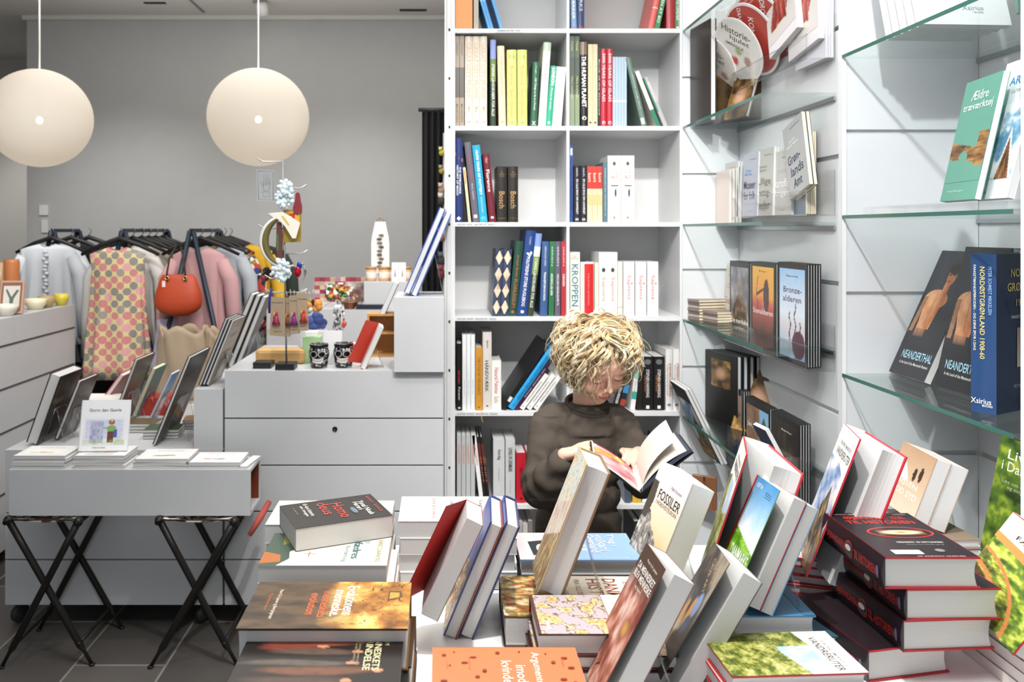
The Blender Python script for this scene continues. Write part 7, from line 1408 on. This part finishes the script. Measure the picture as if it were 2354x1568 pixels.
# right in the picture: fingers over the far edge of the page beside the gutter
hand(m, WR + V((-.002, -.004, .003)), V((-.42, -.88, .16)), V((-.25, -.3, -.9)), (.35, .6, .45), V((.2, -.4, .1)), -1)
body = kp(bake_remesh(m, 'body', kid, .0029, 5, .5))
def fm(mb, n): return kp(mb.build(n, kid))
# face details
lip = mat('c4706a', .4); m = MB()
m.tube([hp(-.0165, .0815, -.0655), hp(-.008, .0895, -.0618), hp(0, .0912, -.0630), hp(.008, .0895, -.0618), hp(.0165, .0815, -.0655)], [.0008, .0024, .0022, .0024, .0008], lip, 8)
m.tube([hp(-.0155, .0810, -.0668), hp(-.006, .0885, -.0690), hp(.006, .0885, -.0690), hp(.0155, .0810, -.0668)], [.0008, .0030, .0030, .0008], lip, 8); fm(m, 'lips')
for s, w_ in ((-1, 'left'), (1, 'right')):
    m = MB(); m.tube([hp(s * .030 + k * .0135, .0862 - .0035 * k * k * 1.6 - .001, -.0155 + .0035 * k * k) for k in (-1, -.5, 0, .5, 1)], [.0005, .0011, .0013, .0011, .0005], mat('6a4a38', .6), 6); fm(m, 'eyelash')
    m = MB(); m.tube([hp(s * .030 + k * .016, .0868 - .004 * k * k, .0125 - .003 * k * k) for k in (-1, -.5, 0, .5, 1)], [.0006, .0016, .002, .0016, .0006], mat('c9a070', .8), 6); fm(m, 'eyebrow')
# sweatshirt
SW = mat('4a433c', .95, spec=.15, bump=.35, bscale=260); m = MB()
for c, r in (((.432, 2.484, .835), (.118, .072, .055)), ((.430, 2.482, .79), (.121, .083, .09)), ((.422, 2.478, .71), (.122, .082, .08)), ((.415, 2.478, .63), (.125, .085, .08)), ((.412, 2.48, .555), (.128, .086, .075))): m.ell(c, r, SW, 28, 16)
m.lathe([(0, 0), (.125, .0), (.128, .05), (.12, .06), (0, .06)], SW, (.412, 2.48, .49), 28, sy=.68)
cap(m, [V((.345, 2.482, .855)), SL + V((-.004, 0, -.01)), V((.296, 2.43, .75)), EL + V((-.004, 0, -.006)), V((.306, 2.345, .715)), V((.330, 2.322, .765))], [.050, .053, .053, .051, .047, .038], SW, 20)
cap(m, [V((.515, 2.482, .852)), SR_ + V((.004, 0, -.01)), V((.572, 2.44, .76)), ER + V((.002, 0, -.006)), V((.572, 2.375, .735)), V((.562, 2.362, .76))], [.050, .051, .050, .049, .043, .036], SW, 20)
m.lathe([(0, -.04), (.098, -.045), (.088, .0), (.074, .026), (.066, .040), (0, .040)], SW, (.434, 2.478, .865), 28, sy=.86)
def folds(v, n):
    out = v.copy(); d = np.zeros(len(v))
    for (A, B, amp, fr, r0) in ((SL, EL, .006, 95, .075), (EL, WL, .0075, 110, .075), (SR_, ER, .006, 95, .075), (ER, WR, .007, 110, .07)):
        A = np.array(A); B = np.array(B); ab = B - A; L = np.linalg.norm(ab); t = ((v - A) @ ab) / L ** 2; dist = np.linalg.norm(v - A - np.clip(t, 0, 1)[:, None] * ab, axis=1)
        k = np.clip(1 - dist / r0, 0, 1) * np.clip(t * 4 + .4, 0, 1) * (t < 1.2); ph = (v[:, 0] * 23 + v[:, 1] * 31 + v[:, 2] * 9); d += amp * k * np.sin(t * L * fr + 1.6 * np.sin(ph)) * 1.4
    big = fbm(v[:, 0] * 16 + v[:, 1] * 9 + 5, v[:, 2] * 11 + v[:, 1] * 6, 8, 3) - .5; d += big * .024 * (v[:, 2] < .87) * (.45 + .55 * np.clip((v[:, 2] - .58) * 10, 0, 1))
    low = np.clip((.66 - v[:, 2]) * 8, 0, 1); d += low * .0012 * np.sin(v[:, 2] * 60 + v[:, 0] * 30 + 3 * big * 6)
    return out + n * d[:, None]
kp(bake_remesh(m, 'sweatshirt', kid, .0046, 4, .5, folds))
def ringtube(m, c, ax, r, rx, mt, n=28, e=1):
    ax = V(ax).normalized(); a = ax.orthogonal().normalized(); b_ = ax.cross(a); P = [V(c) + (a * math.cos(6.2832 * i / n) + b_ * math.sin(6.2832 * i / n) * e) * r for i in range(n + 1)]; m.tube(P, rx, mt, 8, cap=False)
CF = mat('3f3934', .95, spec=.15, bump=.5, bscale=400)
m = MB(); a_ = V((WL - V((.330, 2.322, .765)))).normalized(); m.tube([V((.330, 2.322, .765)) + a_ * k for k in (-.004, .0, .026, .030)], [.034, .0365, .031, .027], CF, 20, cap=True); fm(m, 'left_cuff')
m = MB(); a_ = V((WR - V((.562, 2.362, .76)))).normalized(); m.tube([V((.562, 2.362, .76)) + a_ * k for k in (-.006, .0, .014, .017)], [.033, .0355, .031, .027], CF, 20, cap=True); fm(m, 'right_cuff')
m = MB(); P = []; 
for i in range(33):
    q = 6.2832 * i / 32; P.append(V((.436 + .062 * math.cos(q), 2.470 + .057 * math.sin(q), .903 + .018 * math.sin(q) - .004 * math.cos(q))))
m.tube(P, .006, CF, 8, cap=False); m.tube([p + V((0, -.002 if p.y < 2.47 else .002, -.009)) for p in P], .0065, CF, 8, cap=False); fm(m, 'collar')
TR = mat('302b28', .95, spec=.1, bump=.3, bscale=200); m = MB()
for s, hx in ((-1, .36), (1, .46)): cap(m, [V((hx, 2.50, .53)), V((hx + s * .008, 2.495, .30)), V((hx + s * .012, 2.512, .09))], [.078, .062, .050], TR, 16)
m.ell((.41, 2.50, .53), (.118, .085, .07), TR, 24, 14); kp(bake_remesh(m, 'trousers', kid, .007, 3))
for s, hx in ((-1, .36), (1, .46)):
    m = MB(); m.ell((hx + s * .016, 2.45, .035), (.038, .088, .034), mat('d8d6d2', .6), 20, 12); m.box(hx + s * .016 - .036, hx + s * .016 + .036, 2.365, 2.535, .001, .014, mat('eeeeec', .6)); fm(m, 'shoe')
# hair: curled locks rooted on the scalp
hairm = bpy.data.materials.new('blond_hair'); hairm.use_nodes = True; nt = hairm.node_tree; b = nt.nodes['Principled BSDF']
a = nt.nodes.new('ShaderNodeVertexColor'); a.layer_name = 'Col'; nt.links.new(a.outputs[0], b.inputs['Base Color']); b.inputs['Roughness'].default_value = .6; b.inputs['Specular IOR Level'].default_value = .35; b.inputs['Sheen Weight'].default_value = .3
rnd = random.Random(11); m = MB(); m.col = []; npal = [C(c) * .75 for c in ('ecdab0', 'e0c898', 'f2e6c6', 'd2b284', 'e8d4a6', 'c4a274', 'f6eed6')]
rad = V((.076, .091, .080)); cen = V((0, -.010, .020))
# scalp cap
n0 = len(m.v); cc = []
nu, nv = 32, 18; vs = []
for j in range(nv + 1):
    ph = math.pi * j / nv
    for i in range(nu):
        q = 6.2832 * i / nu; d = V((math.sin(ph) * math.cos(q), math.sin(ph) * math.sin(q), math.cos(ph))); k = 1.0 if (d.z > .42 or d.y < .25) and d.z > -.62 else .86
        vs.append(hp(*(cen + V((d.x * rad.x, d.y * rad.y, d.z * rad.z)) * k)))
m.add(vs, [(j * nu + i, (j + 1) * nu + i, (j + 1) * nu + (i + 1) % nu, j * nu + (i + 1) % nu) for j in range(nv) for i in range(nu)], hairm, True); m.col.append((n0, np.tile(C('c9a674'), (len(vs), 1))))
G = V((0, 0, -1)); Hi = N3.transposed(); gl_ = Hi @ G
def lock(d, L, turns, amp, r, lift, seg=18, sub=3):
    p = cen + V((d.x * rad.x, d.y * rad.y, d.z * rad.z)); side = 1 if d.x > .03 else -1 if d.x < -.03 else rnd.choice((-1, 1))
    crown = V((0, -.75, .66)); path = [p.copy()]; o = 0; step = L / seg; ph = rnd.random() * 6.28; dirr = None; wob = rnd.uniform(-.5, .5); f = 0
    for i in range(seg):
        u_ = V(((p.x - cen.x) / rad.x, (p.y - cen.y) / rad.y, (p.z - cen.z) / rad.z)); nl = u_.length; nn = V((u_.x / rad.x, u_.y / rad.y, u_.z / rad.z)).normalized()
        t = gl_ * .85 + V((side * .75, 0, 0)) * (1 - i / seg) - crown * .4 + V((wob * .5, wob * .2, 0)); t = t - nn * t.dot(nn); t = t.normalized()
        dirr = t if dirr is None else (dirr * .6 + t * .4).normalized(); tgt = 1.0 + lift * math.sin(min(1, (i + 1) / (seg * .55)) * math.pi / 2)
        p = p + dirr * step
        u_ = V(((p.x - cen.x) / rad.x, (p.y - cen.y) / rad.y, (p.z - cen.z) / rad.z)); l_ = u_.length
        if l_ < tgt: u_ = u_ * (1 + (tgt - l_) / l_ * .6); p = cen + V((u_.x * rad.x, u_.y * rad.y, u_.z * rad.z))
        path.append(p.copy())
    base = npal[rnd.randrange(len(npal))] * rnd.uniform(.85, 1.08)
    for s_ in range(sub):
        P = []; rr = []; oa = rnd.random() * 6.28; orr = rnd.uniform(0, .0055)
        for i, q in enumerate(path):
            s = i / seg; tt = (path[min(i + 1, seg)] - path[max(i - 1, 0)]).normalized(); a1 = tt.cross(V((.3, .5, .8))).normalized(); b1 = tt.cross(a1); am = amp * (.15 + .85 * s ** .7); an = ph + turns * 6.283 * s ** 1.15
            w = q + a1 * (am * math.cos(an) + orr * math.cos(oa)) + b1 * (am * .8 * math.sin(an) + orr * math.sin(oa)); P.append(hp(*w)); rr.append(r * (.55 + .6 * math.sin(math.pi * min(1, s * 1.05 + .12)) if s < .93 else .25) * (1.0 if sub == 1 else .62))
        n1 = len(m.v); m.tube(P, rr, hairm, 4, cap=False); cn = base * rnd.uniform(.9, 1.1); g = np.linspace(.92, 1.12, len(P)); m.col.append((n1, np.repeat(cn[None, :] * g[:, None], 4, 0)))
cnt = 0
while cnt < 600:
    z = rnd.uniform(-.55, 1); q = rnd.random() * 6.2832; s = math.sqrt(1 - z * z); d = V((s * math.cos(q), s * math.sin(q), z))
    if d.y > .15 and d.z < .46 + .25 * (d.y - .15) - .9 * max(0, abs(d.x) - .45): continue
    if d.y > .0 and abs(d.x) < .5 and d.z < .4: continue
    front = d.y > .2 and abs(d.x) < .8
    L = rnd.uniform(.035, .068) if front else rnd.uniform(.085, .145)
    lock(d, L, rnd.uniform(1.4, 2.8) * L / .11, rnd.uniform(.007, .013), rnd.uniform(.0011, .0017), rnd.uniform(.08, .44), 20, 11); cnt += 1
for i in range(150):   # stray thin hairs
    z = rnd.uniform(-.2, 1); q = rnd.random() * 6.2832; s = math.sqrt(1 - z * z); d = V((s * math.cos(q), s * math.sin(q), z))
    if d.y > .2 and d.z < .6: continue
    lock(d, rnd.uniform(.09, .16), rnd.uniform(1, 2.4), rnd.uniform(.006, .014), .0007, rnd.uniform(.35, .62), 16, 1)
fm(m, 'hair')
# the open book in the child's hands
bk_ = empty('open_book', 'open picture book with a pink and orange page held by the child', 'book', (.52, 2.2, .75)); BM = Matrix.Translation((-.52, -2.2, -.75))
def bp(mb, n, sm=False):
    o = mb.build(n, bk_); o.matrix_parent_inverse = BM; return o
g0, g1 = V((.511, 2.12, .747)), V((.530, 2.285, .762)); l0, l1 = V((.385, 2.105, .838)), V((.408, 2.268, .843)); r0, r1 = V((.648, 2.125, .850)), V((.660, 2.29, .856))
def sheet(m, f, thick, mt, nx=14, ny=6, nrm=V((0, 0, -1))):
    P0 = [f(i / nx, j / ny) for j in range(ny + 1) for i in range(nx + 1)]; N = len(P0); P1 = [p + nrm * thick for p in P0]; w = nx + 1
    fs = [(j * w + i, j * w + i + 1, (j + 1) * w + i + 1, (j + 1) * w + i) for j in range(ny) for i in range(nx)]; fs += [tuple(N + k for k in f_[::-1]) for f_ in fs]
    ed = [i for i in range(w)] + [j * w + nx for j in range(1, ny + 1)] + [ny * w + i for i in range(nx - 1, -1, -1)] + [j * w for j in range(ny - 1, 0, -1)]
    fs += [(ed[k], N + ed[k], N + ed[(k + 1) % len(ed)], ed[(k + 1) % len(ed)]) for k in range(len(ed))]
    m.add(P0 + P1, fs, mt, False); return P0, fs[:nx * ny]
def bil(a0, a1, b0, b1, off=V((0, 0, 0)), bulge=0.0, bn=V((0, 0, 1))):
    def f(s, t): p = (a0 * (1 - t) + a1 * t) * (1 - s) + (b0 * (1 - t) + b1 * t) * s; return p + off + bn * bulge * math.sin(math.pi * min(1, s * 1.6 + .0)) * (1 if s < .625 else 1)
    return f
DC = mat('1c1a1c', .4); ln = V((-.59, .05, -.80)); rn = V((.62, .05, -.78))
m = MB(); sheet(m, bil(g0, g1, l0, l1), .0025, DC, nrm=ln); bp(m, 'left_cover')
m = MB(); sheet(m, bil(g0, g1, r0, r1), .0025, DC, nrm=rn); bp(m, 'right_cover')
def curl(a0, a1, b0, b1, k, bn): 
    return lambda s, t: ((a0 * (1 - t) + a1 * t) * (1 - s) + (b0 * (1 - t) + b1 * t) * s) * 1 + bn * (k * (1 - (1 - s) ** 3) if s < 1 else k)
e = V((.004, 0, .004))
m = MB(); sheet(m, lambda s, t: bil(g0, g1, l0, l1)(s * .97, t * .96 + .02) - ln * (.0008 + .006 * math.sin(math.pi * min(1, s * .9))), .004, mat('f2f0ec', .7), nrm=ln); bp(m, 'left_pages')
def pic_page(u, v):
    c = ramp(fbm(u * 4 + v * 3, v * 5, 161), [(.25, '9a4a52'), (.45, 'c98a96'), (.6, 'e0b4b4'), (.8, 'f0d0c4')]); o_ = np.abs(v - .75 + .35 * (u - .5)) < .12
    c = np.where((o_ & (u > .3))[:, None], ramp(fbm(u * 9, v * 9, 5), [(.3, 'd88a3c'), (.7, 'f0c070')]), c); d = v > .9; return np.where(d[:, None], C('7a2c30'), c)
m = MB(); m.col = []; nx, ny = 36, 28; f = lambda s, t: bil(g0, g1, l0, l1)(s * .96, t * .95 + .025) - ln * (.0012 + .006 * math.sin(math.pi * min(1, s * .97 * .9)))
U, Vv = np.meshgrid(np.linspace(0, 1, nx), np.linspace(0, 1, ny)); m.col.append((0, pic_page(U.ravel(), Vv.ravel())))
m.add([f(u, v) for v in np.linspace(0, 1, ny) for u in np.linspace(0, 1, nx)], [(j * nx + i, j * nx + i + 1, (j + 1) * nx + i + 1, (j + 1) * nx + i) for j in range(ny - 1) for i in range(nx - 1)], vcol_mat(.35)); bp(m, 'page_picture')
m = MB(); m.add([f(s, t) - ln * .0006 for s, t in ((.42, .80), (.98, .80), (.98, .90), (.42, .90))], [(0, 1, 2, 3)], mat('f2ece8', .6)); bp(m, 'text_box')
m = MB(); sheet(m, lambda s, t: bil(g0, g1, r0, r1)(s * .98, t * .96 + .02) - rn * (.001 + .010 * math.sin(math.pi * min(1, s * .8)) + .004), .009, mat('3c4254', .6), nrm=rn); bp(m, 'right_pages')
m = MB(); sheet(m, lambda s, t: bil(g0, g1, r0, r1)(s * .93, t * .96 + .02) - rn * (.007 + .016 * math.sin(math.pi * min(1, s * .85))), .0022, mat('dcd6cc', .7), nrm=rn); bp(m, 'turned_pages')
def loose(s, t): 
    a = (g0 * (1 - t) + g1 * t) + V((.004, 0, .004)); return a + V((.085 * s ** 1.9 + .006 * s, .02 * s, .138 * s - .012 * s * s))
m = MB(); sheet(m, loose, .0005, mat('d8cfc6', .6), nrm=V((1, 0, 0))); bp(m, 'loose_page')
